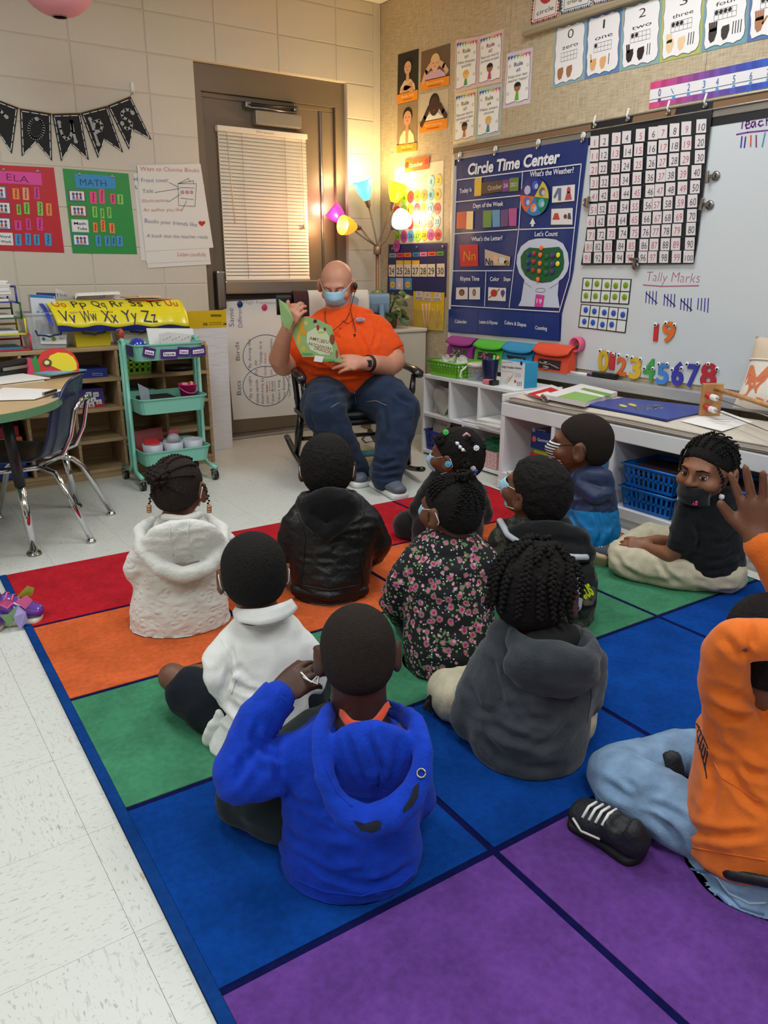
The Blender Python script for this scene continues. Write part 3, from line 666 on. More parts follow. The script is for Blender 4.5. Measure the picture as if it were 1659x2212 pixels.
rule(ZP((1312,140),(1612,64),(1578,712),(1270,775)),5,['Keep your dear','teacher happy!'],(70,70,120),(214,200,212),((160,110,80),(40,26,30),(110,170,60),.66),'lilac bordered class rule poster number five with a green dressed figure')

# October calendar
cal =thing('wall_calendar','white wall calendar sheet with coloured date discs behind the lamp','calendar',RW(905,525))
PC =onright(0.)
PC.card('sheet',cal,Z3((130,1440),(548,1368),(538,2062),(132,2085)),mat('calendar_paper',(226,214,186),.7),1.5,.002)
q =PC.sub(); fz =quad(*Z3((140,1560),(540,1500),(536,2055),(140,2080)))
for i in range(8): q.line([fz(i/7,-.12),fz(i/7,1)],.0015,(200,190,170),2.4)
for i in range(6): q.line([fz(0,i/5),fz(1,i/5)],.0015,(200,190,170),2.4)
for i in range(7): q.line([fz((i+.25)/7,-.03),fz((i+.75)/7,-.035)],.003,(150,140,120),2.4)
q.build('grid_print',cal)
dc ={}
cb,cy_,cr_,cg,co,cm =(108,180,206),(236,190,40),(216,46,60),(146,196,60),(232,140,60),(190,70,150)
for n,x,y,c in [(1,442,1550,cb),(2,505,1540,cy_),(3,155,1700,cy_),(4,212,1690,cg),(5,268,1682,cr_),(6,325,1675,cg),(7,383,1668,co),(8,437,1662,cb),(9,497,1660,cy_),(10,152,1810,cr_),(11,208,1800,cg),(12,265,1790,cy_),(13,320,1786,cr_),(14,374,1782,cg),(15,434,1780,cb),(16,494,1780,cr_),(17,152,1920,cb),(18,208,1910,co),(19,264,1905,cr_),(20,320,1900,cy_),(21,371,1896,cy_),(22,432,1895,cr_),(23,492,1890,cb),(24,152,2020,cg),(25,210,2020,cm),(26,268,2012,cb),(27,327,2010,cg),(28,382,2005,cy_),(29,437,2000,cm),(30,500,2000,cr_),(31,155,2098,cm)]:
    px =one(Z3,x,y); k =9 if n ==31 else 3
    p =PC.sub(); p.disc(px,7.4,mat('disc_%d_%d_%d' % c,c,.45),k,24,thick=.0015); o =p.b.build('date_disc',cal)
    p =PC.sub(); p.ctext(str(n),px,(1.6 if n ==1 else 4.5) if n < 10 else 8.5,9.5,(66,60,66),k+.7,.0); p.build('numeral',o)
P =Z3((220,1365),(430,1332),(425,1440),(220,1475)); o =PC.card('month_sign',cal,P,(224,96,36),4.5); f =quad(*P); q =PC.sub()
q.text('October',f(.2,.68),f(.76,.64),9,(246,230,190),5.2,.02); q.disc(f(.09,.45),4,(196,40,30),5.2,7); q.disc(f(.9,.4),4,(196,40,30),5.2,7); q.build('lettering',o)

# navy day and date pocket chart
M_nv =mat('navy_nylon',(38,38,92),.5,bump=.3,scale=14)
pc =thing('pocket_chart','navy pocket chart with weekday labels and date cards twenty four to thirty','pocket chart',RW(900,640))
PR.card('backing',pc,ZN((98,272),(1315,235),(1290,1360),(70,1310)),M_nv,3,.002)
for (x0,x1,y,c) in [(115,258,455,(140,160,160)),(272,412,450,(226,70,90)),(425,570,446,(240,120,50)),(598,738,440,(50,130,180)),(750,898,432,(226,120,160)),(920,1085,425,(238,90,50)),(1098,1248,420,(96,150,60))]:
    o =PR.card('day_label',pc,ZN((x0,y),(x1,y-6),(x1,y+84),(x0,y+86)),c,4.2); q =PR.sub(); q.line(ZN((x0+35,y+42),(x1-35,y+38)),.006,tuple(int(v*.5) for v in c),5); q.build('lettering',o)
for n,x0,x1,y in [(24,108,240,695),(25,260,408,690),(26,425,570,690),(27,590,742,685),(28,752,902,682),(29,915,1070,680),(30,1108,1268,670)]:
    if n in (25,26,27): PR.card('day_tab',pc,ZN((x0,602),(x1,600),(x1,700),(x0,700)),(240,180,50),4.2)
    o =PR.card('date_card',pc,ZN((x0,y),(x1,y-6),(x1,940),(x0,935)),(232,214,190),5.2); q =PR.sub(); q.text(str(n),one(ZN,x0+16,888),one(ZN,x1-18,888),14.5,(46,36,32),6,.0); q.build('numeral',o)
for x0,x1,sun in ((125,250,1),(258,405,0),(428,582,1)):
    o =PR.card('weather_card',pc,ZN((x0,965),(x1,968),(x1,1215),(x0,1200)),(92,150,190) if sun else (206,200,204),4.2); q =PR.sub(); c =one(ZN,(x0+x1)/2,1105)
    if sun:
        q.poly([(c[0]+(6 if i % 2 else 4.6)*math.cos(i*math.pi/12),c[1]+(8.2 if i % 2 else 6.2)*math.sin(i*math.pi/12)) for i in range(24)],(236,180,50),5); q.disc(c,3.8,(240,190,60),5.3); q.line([(c[0]-2,c[1]),(c[0]+2,c[1])],.005,(150,70,30),5.6)
    else: q.disc(c,4.6,(226,196,196),5); q.disc((c[0],c[1]+1),2.6,(236,226,226),5.3)
    q.build('print',o)
for x,y in ((170,360),(672,335),(1215,325)):
    p =MB(); p.lathe(RW(*one(ZN,x,y),-.006),[(.004,0),(.009,0),(.009,.002),(.004,.002)],M_steel,12,(-1,0,0)); p.build('grommet',pc)
# yellow place value pocket
yp =thing('place_value_pocket','yellow place value pocket with pink craft sticks hanging over the navy chart','pocket chart',RW(930,716))
M_yv =mat('yellow_vinyl',(222,184,30),.35,bump=.3,scale=20,coat=.3)
PR.card('backing',yp,ZN((625,1240),(1268,1270),(1240,2065),(640,2025)),M_yv,6.5,.002)
PR.card('pocket',yp,ZN((605,1620),(1205,1640),(1240,2065),(640,2025)),mat('clear_yellow',(226,196,90),.15,alpha=.45,coat=.3),10,.001)
for P,tx in ((ZN((680,1240),(808,1240),(830,1425),(665,1420)),('0','hundreds')),(ZN((860,1255),(975,1260),(1015,1450),(842,1438)),('9','tens')),(ZN((1090,1275),(1195,1280),(1208,1445),(1010,1445)),('7','ones'))):
    o =PR.card('place_card',yp,P,(206,190,180),8); f =quad(*P); q =PR.sub(); q.text(tx[0],f(.4,.45),f(.58,.45),5,(110,90,90),8.8); q.text(tx[1],f(.1,.88),f(.9,.88),5,(110,90,90),8.8); q.build('lettering',o)
for a,e in (((790,1500),(850,2020)),((870,1500),(890,2030)),((945,1480),(910,2030)),((1000,1600),(1130,2020)),((1110,1520),(1090,2020)),((1190,1650),(1110,2000))):
    p =MB(); p.tube([RW(*one(ZN,*a),-.0105),RW(*one(ZN,*e),-.0105)],.006 if a[0] < 990 else .0025,mat('pink_stick',(214,160,156),.7),6,flat=.3); p.build('craft_stick',yp)

# Circle Time Center ------------------------------------------------------
ct =thing('circle_time_chart','large dark blue vinyl Circle Time Center chart with pockets hung on the whiteboard','chart',RW(1090,740,-.02))
PQ =Plate(lambda x,y: RW(x,y,-.02),(-1,0,0),.0012)
M_ct =mat('blue_vinyl',(28,48,112),.25,bump=.35,scale=7,stretch=(1,3,.8),coat=.35)
cor =Z5((125,312),(1500,90),(1490,200),(1330,1590),(1200,1950),(1195,2240),(38,2150))
# wavy hanging sheet
f4 =quad(*Z5((125,312),(1500,90),(1215,2245),(38,2150)))
right =[(0,1500,90),(.06,1490,200),(.5,1390,1050),(.72,1330,1560),(.86,1215,1940),(1,1197,2245)]
left =[(0,125,312),(.3,105,1000),(.6,78,1600),(1,38,2150)]
def ctp(u,v):
    ip =lambda T: (np.interp(v,[t[0] for t in T],[t[1] for t in T]),np.interp(v,[t[0] for t in T],[t[2] for t in T]))
    l,r_ =ip(left),ip(right); x,y =l[0]+(r_[0]-l[0])*u,l[1]+(r_[1]-l[1])*u
    return x/4.809+960,y/4.809+270
p =MB(); p.grid(lambda u,v: RW(*ctp(u,v),-.02)+np.array([.003*math.sin(u*17+v*3)*min(1,v*3)+.0032,0,0]),40,24,M_ct)
p.build('backing',ct)
q =PQ.sub(); wl =(226,228,232)
q.text('Circle Time Center',one(Z5,242,520),one(Z5,1195,390),24,wl,2,.035,.12)
for ln in ([(130,573),(1425,405)],[(130,573),(65,1875)],[(65,1875),(1195,1942)],[(1425,405),(1300,1590),(1195,1942)],[(815,492),(775,1085),(675,1895)],[(122,800),(785,732)],[(105,1130),(770,1085),(1352,1068)],[(85,1515),(710,1513)],[(435,1515),(420,1882)]):
    q.line(Z5(*ln),.005,wl,2)
for tx,a,e,h in [("What's the Weather?",(890,540),(1345,495),12),('Today is',(160,712),(285,690),10),('Days of the Week',(302,862),(615,838),9.5),("What's the Letter?",(282,1208),(605,1195),9.5),("Let's Count",(940,1155),(1180,1152),10),('Rhyme Time',(168,1618),(365,1618),9.5),('Color',(475,1620),(572,1620),9),('Shape',(618,1620),(688,1620),8.5),('Calendar',(110,2055),(238,2062),7.5),('Letters & Rhymes',(365,2060),(555,2072),7.5),('Colors & Shapes',(625,2068),(852,2095),8),('Counting',(945,2122),(1068,2132),8)]:
    q.text(tx,one(Z5,*a),one(Z5,*e),h,wl,2,.015)
q.poly(Z5((920,965),(950,1030),(932,1025),(930,1055),(904,1055),(908,1025),(888,1032)),wl,2)
# bubblegum-like counting jar
E5 =lambda cx,cy,rx,ry,a0=0,a1=math.tau,n=40: Z5(*[(cx+rx*math.cos(a),cy+ry*math.sin(a)) for a in np.linspace(a0,a1,n)])
q.poly(Z5((1060,1178),(1160,1190),(1235,1230),(1285,1330),(1298,1440),(1280,1520),(1235,1590),(1192,1620),(1180,1760),(1200,1900),(770,1880),(800,1820),(828,1640),(835,1610),(780,1540),(752,1440),(760,1350),(800,1260),(880,1200),(960,1180)),(198,204,220),2)
q.poly(Z5((885,1272),(1000,1282),(1195,1265),(1235,1310),(1250,1420),(1240,1500),(1190,1580),(1110,1630),(1010,1642),(900,1610),(840,1560),(800,1480),(795,1370),(830,1310)),(34,92,58),2.6)
q.line(E5(1002,1717,50,22),.002,(60,60,70),2.6); q.line(Z5((835,1635),(905,1688)),.002,(60,60,70),2.6); q.line(Z5((1192,1640),(1100,1695)),.002,(60,60,70),2.6)
q.build('print',ct)
for x,y,c in [(878,1345,0),(875,1425,0),(868,1492,0),(935,1335,1),(928,1420,1),(922,1510,1),(1008,1278,2),(997,1350,2),(993,1438,2),(986,1520,2),(972,1605,2),(1065,1368,3),(1062,1455,3),(1058,1535,3),(1128,1357,4),(1128,1447,4),(1120,1525,4),(1183,1352,5),(1178,1442,5)]:
    cc =[(26,52,130),(180,36,46),(236,118,40),(30,100,60),(86,46,130),(240,222,40)][c]; p =MB(); p.lathe(RW(*one(Z5,x,y),-.026),[(.013,0),(.013,.003),(.011,.004)],mat('counter_%d' % c,cc,.35),18,(-1,0,0)); p.build('counter',ct)
P =Z5((955,1757),(1045,1770),(1028,1892),(940,1885)); o =PQ.card('number_card',ct,P,(206,60,150),3.4); f =quad(*P); s =PQ.sub(); s.text('19',f(.2,.7),f(.8,.72),10,wl,4.2,.01); s.build('numeral',o)
# weather wheel
wc =(945,745); R5 =1.
wh =[(60,52,110),(34,50,120),(206,180,70),(36,120,80),(50,120,190),(220,100,50)]
q =PQ.sub()
for i in range(6):
    a0,a1 =math.radians(-175+60*i),math.radians(-115+60*i)
    q.poly(Z5(wc,*[(wc[0]+148*math.cos(a),wc[1]+198*math.sin(a)) for a in np.linspace(a0,a1,10)]),wh[i],6,.0)
    am =(a0+a1)/2; c =one(Z5,wc[0]+88*math.cos(am),wc[1]+118*math.sin(am)); q.disc(c,7,[(190,180,210),(60,90,190),(110,110,90),(90,170,190),(236,130,60),(110,100,180)][i],6.6,8); q.disc((c[0]+3,c[1]+2),4,(170,190,210),7,8)
o =q.b.build('weather_wheel',ct)
for P,c,fig in [(((1130,640),(1238,630),(1232,800),(1122,808)),(222,218,216),'coat'),(((1238,630),(1362,618),(1355,788),(1232,800)),(222,218,216),'scarf'),(((1118,872),(1225,868),(1222,1035),(1112,1036)),(222,218,216),'skirt'),(((1225,868),(1338,862),(1335,1035),(1222,1035)),(222,218,216),'fan'),
    (((320,552),(392,545),(385,735),(315,742)),(222,182,60),''),(((395,600),(612,575),(610,690),(390,722)),(84,58,46),'October'),(((612,570),(678,565),(672,690),(610,695)),(120,50,130),'26'),(((682,553),(778,545),(772,685),(676,692)),(104,128,56),'2021'),
    (((135,908),(232,898),(228,1075),(130,1078)),(198,76,42),''),(((236,898),(305,895),(300,1085),(230,1085)),(246,216,150),''),(((408,890),(498,885),(492,1062),(405,1068)),(100,140,60),''),(((500,885),(582,880),(582,1058),(505,1062)),(90,150,190),''),(((590,885),(668,875),(668,1050),(590,1058)),(98,70,120),''),(((672,870),(758,862),(752,1048),(676,1050)),(176,80,140),''),
    (((160,1245),(352,1238),(356,1465),(172,1472)),(196,36,40),'Nn'),(((128,1688),(248,1686),(246,1810),(124,1812)),(222,216,212),'face'),(((262,1688),(376,1686),(374,1812),(260,1812)),(222,216,212),'ear'),(((462,1685),(585,1692),(580,1828),(458,1822)),(222,216,212),'bird'),(((585,1692),(645,1692),(640,1830),(580,1828)),(222,216,212),'heart'),(((425,1290),(690,1370),(680,1460),(425,1460)),(196,176,150),'Nn2')]:
    P =Z5(*P); o =PQ.card('pocket_card',ct,P,mat('ctcard_%d_%d_%d' % c,c,.35,coat=.3),3.6); f =quad(*P); s =PQ.sub()
    E =lambda cx,cy,rx,ry,c_,k=4.6: s.poly([f(cx+rx*math.cos(a),cy+ry*math.sin(a)) for a in np.linspace(0,math.tau,17)[:-1]],c_,k)
    if fig =='October': s.text('October',f(.3,.76),f(.98,.72),11,(214,196,180),4.6)
    elif fig in ('26','2021'): s.text(fig,f(.12,.66),f(.88,.64),9,(220,214,206),4.6)
    elif fig =='Nn': s.text('Nn',f(.2,.74),f(.86,.74),22,(226,170,50),4.6,-.01)
    elif fig =='Nn2': s.text('Nn',f(.02,.96),f(.34,.98),15,(34,40,90),4.8,.02); E(.45,.55,.12,.34,(222,180,150)); E(.7,.55,.16,.3,(210,206,196)); E(.88,.7,.1,.26,(150,120,60))
    elif fig =='coat': s.poly([f(.5,.12),f(.86,.14),f(.86,.9),f(.6,.9),f(.58,.4),f(.3,.76),f(.12,.66)],(100,110,140),4.6)
    elif fig =='scarf': E(.5,.3,.16,.2,(176,80,84)); s.poly([f(.36,.4),f(.64,.4),f(.8,.9),f(.2,.9)],(176,80,84),4.6)
    elif fig =='skirt': s.poly([f(.34,.28),f(.66,.28),f(.84,.68),f(.14,.68)],(190,70,50),4.6)
    elif fig =='fan': E(.35,.5,.16,.14,(120,50,50)); s.poly([f(.6,.3),f(.8,.3),f(.9,.66),f(.56,.66)],(80,76,80),4.6)
    elif fig =='face': E(.5,.42,.24,.28,(110,70,50)); E(.5,.46,.16,.2,(150,100,70),5)
    elif fig =='ear': E(.48,.42,.15,.3,(130,84,66)); E(.48,.44,.07,.18,(190,140,110),5)
    elif fig =='bird': E(.5,.42,.28,.28,(190,50,46)); s.line([f(.1,.8),f(.95,.1)],.006,(120,70,60),4.4)
    elif fig =='heart': s.poly([f(.15,.25),f(.5,.12),f(.85,.25),f(.85,.45),f(.5,.75),f(.15,.45)],(90,66,140),4.6)
    s.build('print',o)
for P in (((45,1915),(350,1905),(345,2165),(38,2150)),((352,1908),(605,1925),(602,2185),(348,2165)),((607,1928),(918,1950),(915,2215),(604,2187)),((920,1955),(1197,1965),(1195,2242),(917,2217))):
    PQ.card('storage_pocket',ct,Z5(*P),mat('blue_vinyl_pocket',(24,52,124),.2,coat=.5,bump=.2,scale=6),.9,.0008)
for x,y in ((155,360),(525,298),(970,230),(1437,160)):
    p =MB(); c =RW(*one(Z5,x,y),-.023); p.lathe(c,[(.005,0),(.01,0),(.01,.003),(.005,.003)],M_steel,14,(-1,0,0)); p.build('grommet',ct)
    p =MB(); c =RW(*one(Z5,x+10,y-52),-.022); p.lathe(c,[(.016,0),(.016,.004),(.013,.007)],mat('hook_magnet',(210,208,204),.3),16,(-1,0,0)); p.tube([c+[-.006,0,-.008],c+[-.012,0,-.03],c+[-.006,0,-.035]],.002,M_steel,6); tag(p.build('magnet_hook'),'small white magnetic hook carrying the blue Circle Time chart','hook','hooks along the circle time chart')

# hundred chart ------------------------------------------------------------
hc =thing('hundred_chart','black hundred pocket chart with white number cards hung on the whiteboard','pocket chart',RW(1380,572,-.02))
PH =Plate(lambda x,y: RW(x,y,-.022),(-1,0,0),.0012)
M_bk =mat('black_nylon',(24,25,30),.5,bump=.3,scale=12)
lf =[(0,192,215),(.1,185,330),(.5,178,800),(.8,150,1060),(1,116,1247)]; rg =[(0,1075,62),(.12,1060,200),(.5,1010,650),(.85,960,1090),(1,932,1240)]
def hcp(u,v):
    ip =lambda T: (np.interp(v,[t[0] for t in T],[t[1] for t in T]),np.interp(v,[t[0] for t in T],[t[2] for t in T]))
    a,e =ip(lf),ip(rg); x,y =a[0]+(e[0]-a[0])*u,a[1]+(e[1]-a[1])*u; return x/3.351+1220,y/3.351+200
p =MB(); p.grid(lambda u,v: RW(*hcp(u,v),-.022-.004*math.sin(u*9+v*2)),24,20,M_bk); p.build('backing',hc)
rowsL =[(223,360),(222,458),(216,556),(222,655),(219,750),(212,848),(197,936),(197,1032),(181,1116),(168,1198)]
rowsR =[(996,245),(987,357),(985,467),(960,575),(950,685),(932,787),(927,892),(920,990),(912,1095),(903,1190)]
tcol =[0,.099,.2,.31,.428,.552,.648,.748,.87,1]
for r in range(10):
    for c in range(10):
        n =r*10+c+1; t =tcol[c]+rng.uniform(-.012,.012)*(0 < c < 9)
        a,e =np.array(rowsL[r]),np.array(rowsR[r]); m_ =a+(e-a)*t; ang =(e-a)[1]/(e-a)[0]; w =(30+6*t)*(1-.008*r); h =(45+7*t)*(1-.012*r)
        if n ==100: w *= 1.1
        P =Z6((m_[0]-w,m_[1]-h-w*ang*.5),(m_[0]+w,m_[1]-h+w*ang*.5),(m_[0]+w-4,m_[1]+h-4+w*ang*.4),(m_[0]-w-4,m_[1]+h-4-w*ang*.4))
        o =PH.card('number_card',hc,P,(216,208,208),5); f =quad(*P); q =PH.sub()
        wd_ =(.09 if n ==1 else .3) if n < 10 else .62
        if n ==100: wd_ =.74
        q.text(str(n),f(.54-wd_/2,.84),f(.54+wd_/2,.83),(14+2*t)*(.8 if n ==100 else 1),(196,90,104) if n % 2 else (52,52,56),5.8,-.012); q.build('numeral',o)
for r in range(10):   # clear pocket seams
    q =PH.sub(); y =.185+r*.0895; q.line([hcp(.01,y),hcp(.99,y)],.003,(52,54,60),4.4); q.build('pocket_seam',hc)
for x,y in ((218,240),(458,192),(750,140),(1018,92)):
    p =MB(); c =RW(*one(Z6,x,y),-.028); p.lathe(c,[(.0055,0),(.011,0),(.011,.003),(.0055,.003)],M_steel,14,(-1,0,0)); p.build('grommet',hc)
    p =MB(); c2 =c+[0,0,.045]; p.tube([c2,c2+[-.01,0,-.03],c+[-.004,0,0],c+[.008,0,.01]],.0045,mat('hook_white',(222,222,220),.35),8); tag(p.build('map_hook'),'small white map hook carrying the black hundred chart','hook','hooks along the hundred chart')
# clips
def clip(px,v,lab,ang):
    t =thing('magnetic_clip',lab,'clip',RW(*px,v),'magnetic bulldog clips on the board'); c =RW(*px,v)
    p =MB(); p.lathe(c,[(.019,0),(.02,.004),(.012,.007)],M_steel,18,(-1,0,0)); p.build('magnet',t)
    R3 =np.array([[1,0,0],[0,math.cos(ang),-math.sin(ang)],[0,math.sin(ang),math.cos(ang)]])
    p =MB(); p.box(c+R3@np.array([-.018,.03,0]),(.016,.012,.052),M_steel,R3,.004); p.build('jaw',t)
    p =MB(); p.box(c+R3@np.array([-.014,.014,0]),(.004,.03,.016),M_steel,R3,.002); p.build('arm',t)
clip((1547,380),-.013,'silver magnetic bulldog clip, larger one, right of the black hundred chart',-.1)
clip((1534,443),-.013,'silver round magnetic clip below the larger one beside the hundred chart',.15)
clip((1266,437),-.026,'silver magnetic clip pinching the edge between blue and black charts',3.2)
clip((1373,574),-.026,'silver magnetic clip pinching the bottom edge of the hundred chart',1.6)
# picture cards above --------------------------------------------------------
lg =MB(); l0 =RW(1142,66)[2]; lg.bb((-.03,-1.34,l0-.012),(-.001,-5.,l0+.03),mat('ledge_vinyl',(168,154,126),.6),.004); lg.bb((-.036,-1.34,l0-.03),(-.001,-5.,l0-.013),mat('ledge_vinyl2',(150,136,110),.5),.003)
tag(lg.build('trim_2'),kind='structure')
def shape_card(P,name,c,col,lab):
    pl =Plate(lambda x,y: RW(x,y,-.032),(-1,0,0)); o =sheet('shape_card',lab,'card',pl,Z4(*P),(222,216,206),.002,group='shape cards on the ledge'); f =quad(*Z4(*P)); q =pl.sub()
    for i in range(14):
        q.disc(f(.05+.9*i/13,.985),1.7,col if i % 3 else (60,40,40),2.6,8)
        q.disc(f(.02,.05+.9*i/13),1.7,col if i % 3 else (60,40,40),2.6,8); q.disc(f(.98,.05+.9*i/13),1.7,col if i % 3 else (60,40,40),2.6,8)
    q.line([f(.1,.02),f(.1,.93),f(.9,.93),f(.9,.02)],.003,col,2.6)
    q.text(name,f(.2,.84),f(.82,.82),10,(90,84,84),2.6)
    if name =='circle': q.disc(f(.5,.36),16,(176,56,60),2.6,28)
    else: q.poly([f(.5,.15),f(.8,.6),f(.2,.6)],(70,110,160),2.6)
    q.build('print',o)
shape_card(((50,-130),(245,-215),(208,112),(22,170)),'circle',0,(186,70,76),'shape card with a red circle on the wall ledge')
shape_card(((255,-220),(470,-310),(440,40),(228,98)),'triangle',0,(80,110,150),'shape card with a blue triangle on the wall ledge')
shape_card(((478,-315),(700,-400),(670,-20),(452,30)),'square',0,(110,90,150),'shape card with a purple border on the wall ledge')
# number cards 0-5
skin =[(160,110,78),(222,168,110),(48,38,36),(226,196,150),(62,50,48),(168,118,84)]
wds =['zero','one','two','three','four','five']; bcol =[(140,172,180),(96,132,180),(140,170,170),(176,184,110),(120,160,170),(90,120,170)]
quads =[((192,185),(410,120),(390,550),(172,610)),((413,119),(655,45),(632,495),(394,549)),((660,42),(932,-45),(908,436),(638,492)),((938,-48),(1232,-140),(1192,368),(912,434)),((1238,-142),(1545,-240),(1508,296),(1198,364)),((1550,-242),(1890,-350),(1850,225),(1514,294))]
for i,P in enumerate(quads):
    P =Z4(*P); o =sheet('number_poster','laminated number card %s with a ten frame and counting hands above the board' % wds[i],'poster',PR,P,mat('numcard_%d' % i,bcol[i],.2,coat=.5),.002,group='number cards zero to five'); f =quad(*P); q =PR.sub()
    sc =[]
    n =44
    for k in range(n):
        a =math.tau*k/n; cx,cy =math.cos(a),math.sin(a); m_ =max(abs(cx),abs(cy)); w =1-.06*abs(math.sin(k*math.pi/4))-.05; sc.append(f(.5+.5*cx/m_*w*.98,.5+.5*cy/m_*w*.99))
    q.poly(sc,(232,228,226),2.4); q.line(sc+sc[:1],.002,(90,100,110),2.7)
    q.text(str(i),f(.42 if i != 1 else .47,.26),f(.6 if i != 1 else .52,.26),20,(40,38,40),2.8,-.01); q.text(wds[i],f(.26,.42),f(.76,.41),9,(40,38,40),2.8)
    for k in range(6): q.line([f(.24+.1*k,.47),f(.24+.1*k,.61)],.0015,(90,90,90),2.8)
    for k in range(3): q.line([f(.24,.47+.07*k),f(.74,.47+.07*k)],.0015,(90,90,90),2.8)
    for k in range(i if i < 5 else 5): q.disc(f(.29+.1*k,.505),2.6+i*.3,(36,34,36),3,12)
    for hx,up in ((.22,i),(.5,0)):
        q.poly([f(hx-.07,.84),f(hx-.08,.75),f(hx-.05,.71),f(hx+.1,.7),f(hx+.11,.78),f(hx+.06,.88),f(hx-.02,.9)],skin[i],2.8)
        for k in range(min(up,4)): q.line([f(hx-.05+.045*k,.74),f(hx-.065+.05*k,.63)],.009,skin[i],2.8)
        if up >= 5: q.line([f(hx+.09,.8),f(hx+.17,.72)],.009,skin[i],2.8)
    for k in range(i): q.line([f(.68+.06*k,.84),f(.69+.06*k,.68)],.004,(50,48,50),2.8)
    q.build('print',o)
# number line
nl =PR.sub()
P =Z4((852,570),(1660,400),(1660,605),(838,752)); o =sheet('number_line','long paper number line from zero with pink to blue watercolour edges','number line',PR,Z4((852,570),(2300,262),(2300,490),(838,752)),(226,222,222),.002)
q =PR.sub(); f =quad(*Z4((852,570),(1660,400),(1660,605),(838,752)))
for i in range(34):
    t =i/18; c =np.array([206,70,120])*(1-min(1,t))+np.array([60,80,170])*min(1,t) if t < 1 else np.array([60,80,170])*(2-t)+np.array([40,130,200])*(t-1)
    c =tuple(int(v) for v in c*(1+.08*math.sin(i*2.2)))
    c =tuple(min(255,v) for v in c)
    a,e =i/22,(i+1)/22
    q.poly([f(a,0),f(e,0),f(e,.27),f(a,.27)],c,2.4); q.poly([f(a,.78),f(e,.78),f(e,1),f(a,1)],c,2.4)
q.line([f(0,.68),f(1.6,.62)],.002,(90,100,130),2.6)
for i,(x,y) in enumerate(((912,692),(1010,674),(1112,655),(1218,634),(1310,618),(1425,597),(1542,575),(1660,552),(1780,530))):
    q.disc(one(Z4,x,y),3.4,(96,70,140) if i ==0 else (90,150,200),3,14)
    q.text(str(i),one(Z4,x-(9 if i != 1 else 2),y-26),one(Z4,x+(9 if i != 1 else 2),y-30),16,(90,70,130) if i ==0 else (80,120,176),3,.0)
q.build('print',o)
# ten frames
for nm,P,col,cnt_,lab in (('green',((132,1340),(485,1350),(465,1535),(115,1518)),(122,156,30),10,'magnetic ten frame with ten green discs on the whiteboard'),('blue',((118,1530),(462,1560),(440,1742),(98,1700)),(40,80,180),9,'magnetic ten frame with nine blue discs on the whiteboard')):
    pl =Plate(lambda x,y: RW(x,y,-.0135),(-1,0,0),.0008); P =Z6(*P); t =thing('ten_frame',lab,'ten frame',RW(*P[3],-.0135)); pl.card('frame_card',t,P,(28,28,30),1.5,.001); f =quad(*P)
    for r in range(2):
        for c in range(5):
            pl.card('cell',t,[f(.02+.196*c,.035+.485*r),f(.02+.196*c+.176,.035+.485*r),f(.02+.196*c+.176,.475+.485*r),f(.02+.196*c,.475+.485*r)],(218,218,214),2.2,.0005)
            if r*5+c < cnt_:
                p =MB(); cc =RW(*f(.108+.196*c+rng.uniform(-.01,.01),.25+.485*r+rng.uniform(-.03,.03)),-.016); p.lathe(cc,[(.0145,0),(.0145,.002),(.013,.003)],mat('disc_'+nm,tuple(int(v*rng.uniform(.95,1.05)) for v in col),.4),20,(-1,0,0)); p.build('disc',t)
# number magnets
def num_magnet(s,P,col,lab,eyes,v=-.0135):
    """P: pixel box (x0,y_base,x1,y_base,h)"""
    (x0,y0),(x1,y1),h =P; pl =Plate(lambda x,y: RW(x,y,v),(-1,0,0),.001); t =thing('number_magnet',lab,'magnet',RW(x0,y0,v),'number magnets with eyes')
    for k in (1,3,5):
        q =pl.sub(); q.text(s,(x0,y0),(x1,y1),h,mat('foam_%d_%d_%d' % col,col,.45),k,.035)
        if k ==1: base =q
        else: base.b.add(q.b.v,q.b.f,q.b.mats[0])
    base.b.build('numeral',t,fix=False)
    for ex,ey in eyes:
        p =MB(); c =RW(ex,ey,v-.007); p.lathe(c,[(.0095,0),(.0095,.002),(.007,.004)],mat('eye_white',(236,236,234),.2),14,(-1,0,0)); p.lathe(c+[-.004,-.001,-.001],[(.0055,0),(.0055,.001)],mat('eye_black',(16,16,18),.15),12,(-1,0,0)); p.build('eye',t)
zz =lambda x,y: one(Z6,x,y)
for s,a,e,h,col,eyes in [('0',(242,2008),(318,2012),43,(214,172,36),[(257,1868),(315,1880)]),('1',(320,1995),(362,2000),35,(196,50,54),[(352,1895)]),('2',(372,2040),(445,2048),38,(216,104,48),[(393,1900),(452,1908)]),('3',(465,2060),(552,2068),44,(218,176,44),[(488,1918),(548,1930)]),('4',(565,2072),(650,2082),45,(62,156,76),[(578,1995),(638,1998)]),('5',(662,2100),(750,2110),44,(62,130,204),[(682,1965),(742,1965)]),('6',(770,2108),(858,2116),48,(58,56,160),[(778,2005),(845,1995)]),('7',(880,2120),(968,2130),48,(60,60,160),[(885,1965),(962,1962)]),('8',(978,2120),(1095,2130),50,(184,40,52),[(1040,1965),(1103,2000)])]:
    num_magnet(s,(zz(*a),zz(*e),h),col,'%s foam number %s magnet with googly eyes in the row above the tray' % ({'0': 'yellow','1': 'thin red','2': 'orange','3': 'golden yellow','4': 'green','5': 'sky blue','6': 'indigo','7': 'violet blue','8': 'large red'}[s],s),[zz(*v) for v in eyes])
num_magnet('1',(zz(642,1792),zz(674,1794),36),(198,48,50),'red foam number 1 magnet with an eye under the tally marks',[zz(656,1680)])
num_magnet('9',(zz(705,1800),zz(802,1800),42),(218,110,44),'orange foam number 9 magnet with googly eyes under the tally marks',[zz(732,1668),zz(795,1682)])
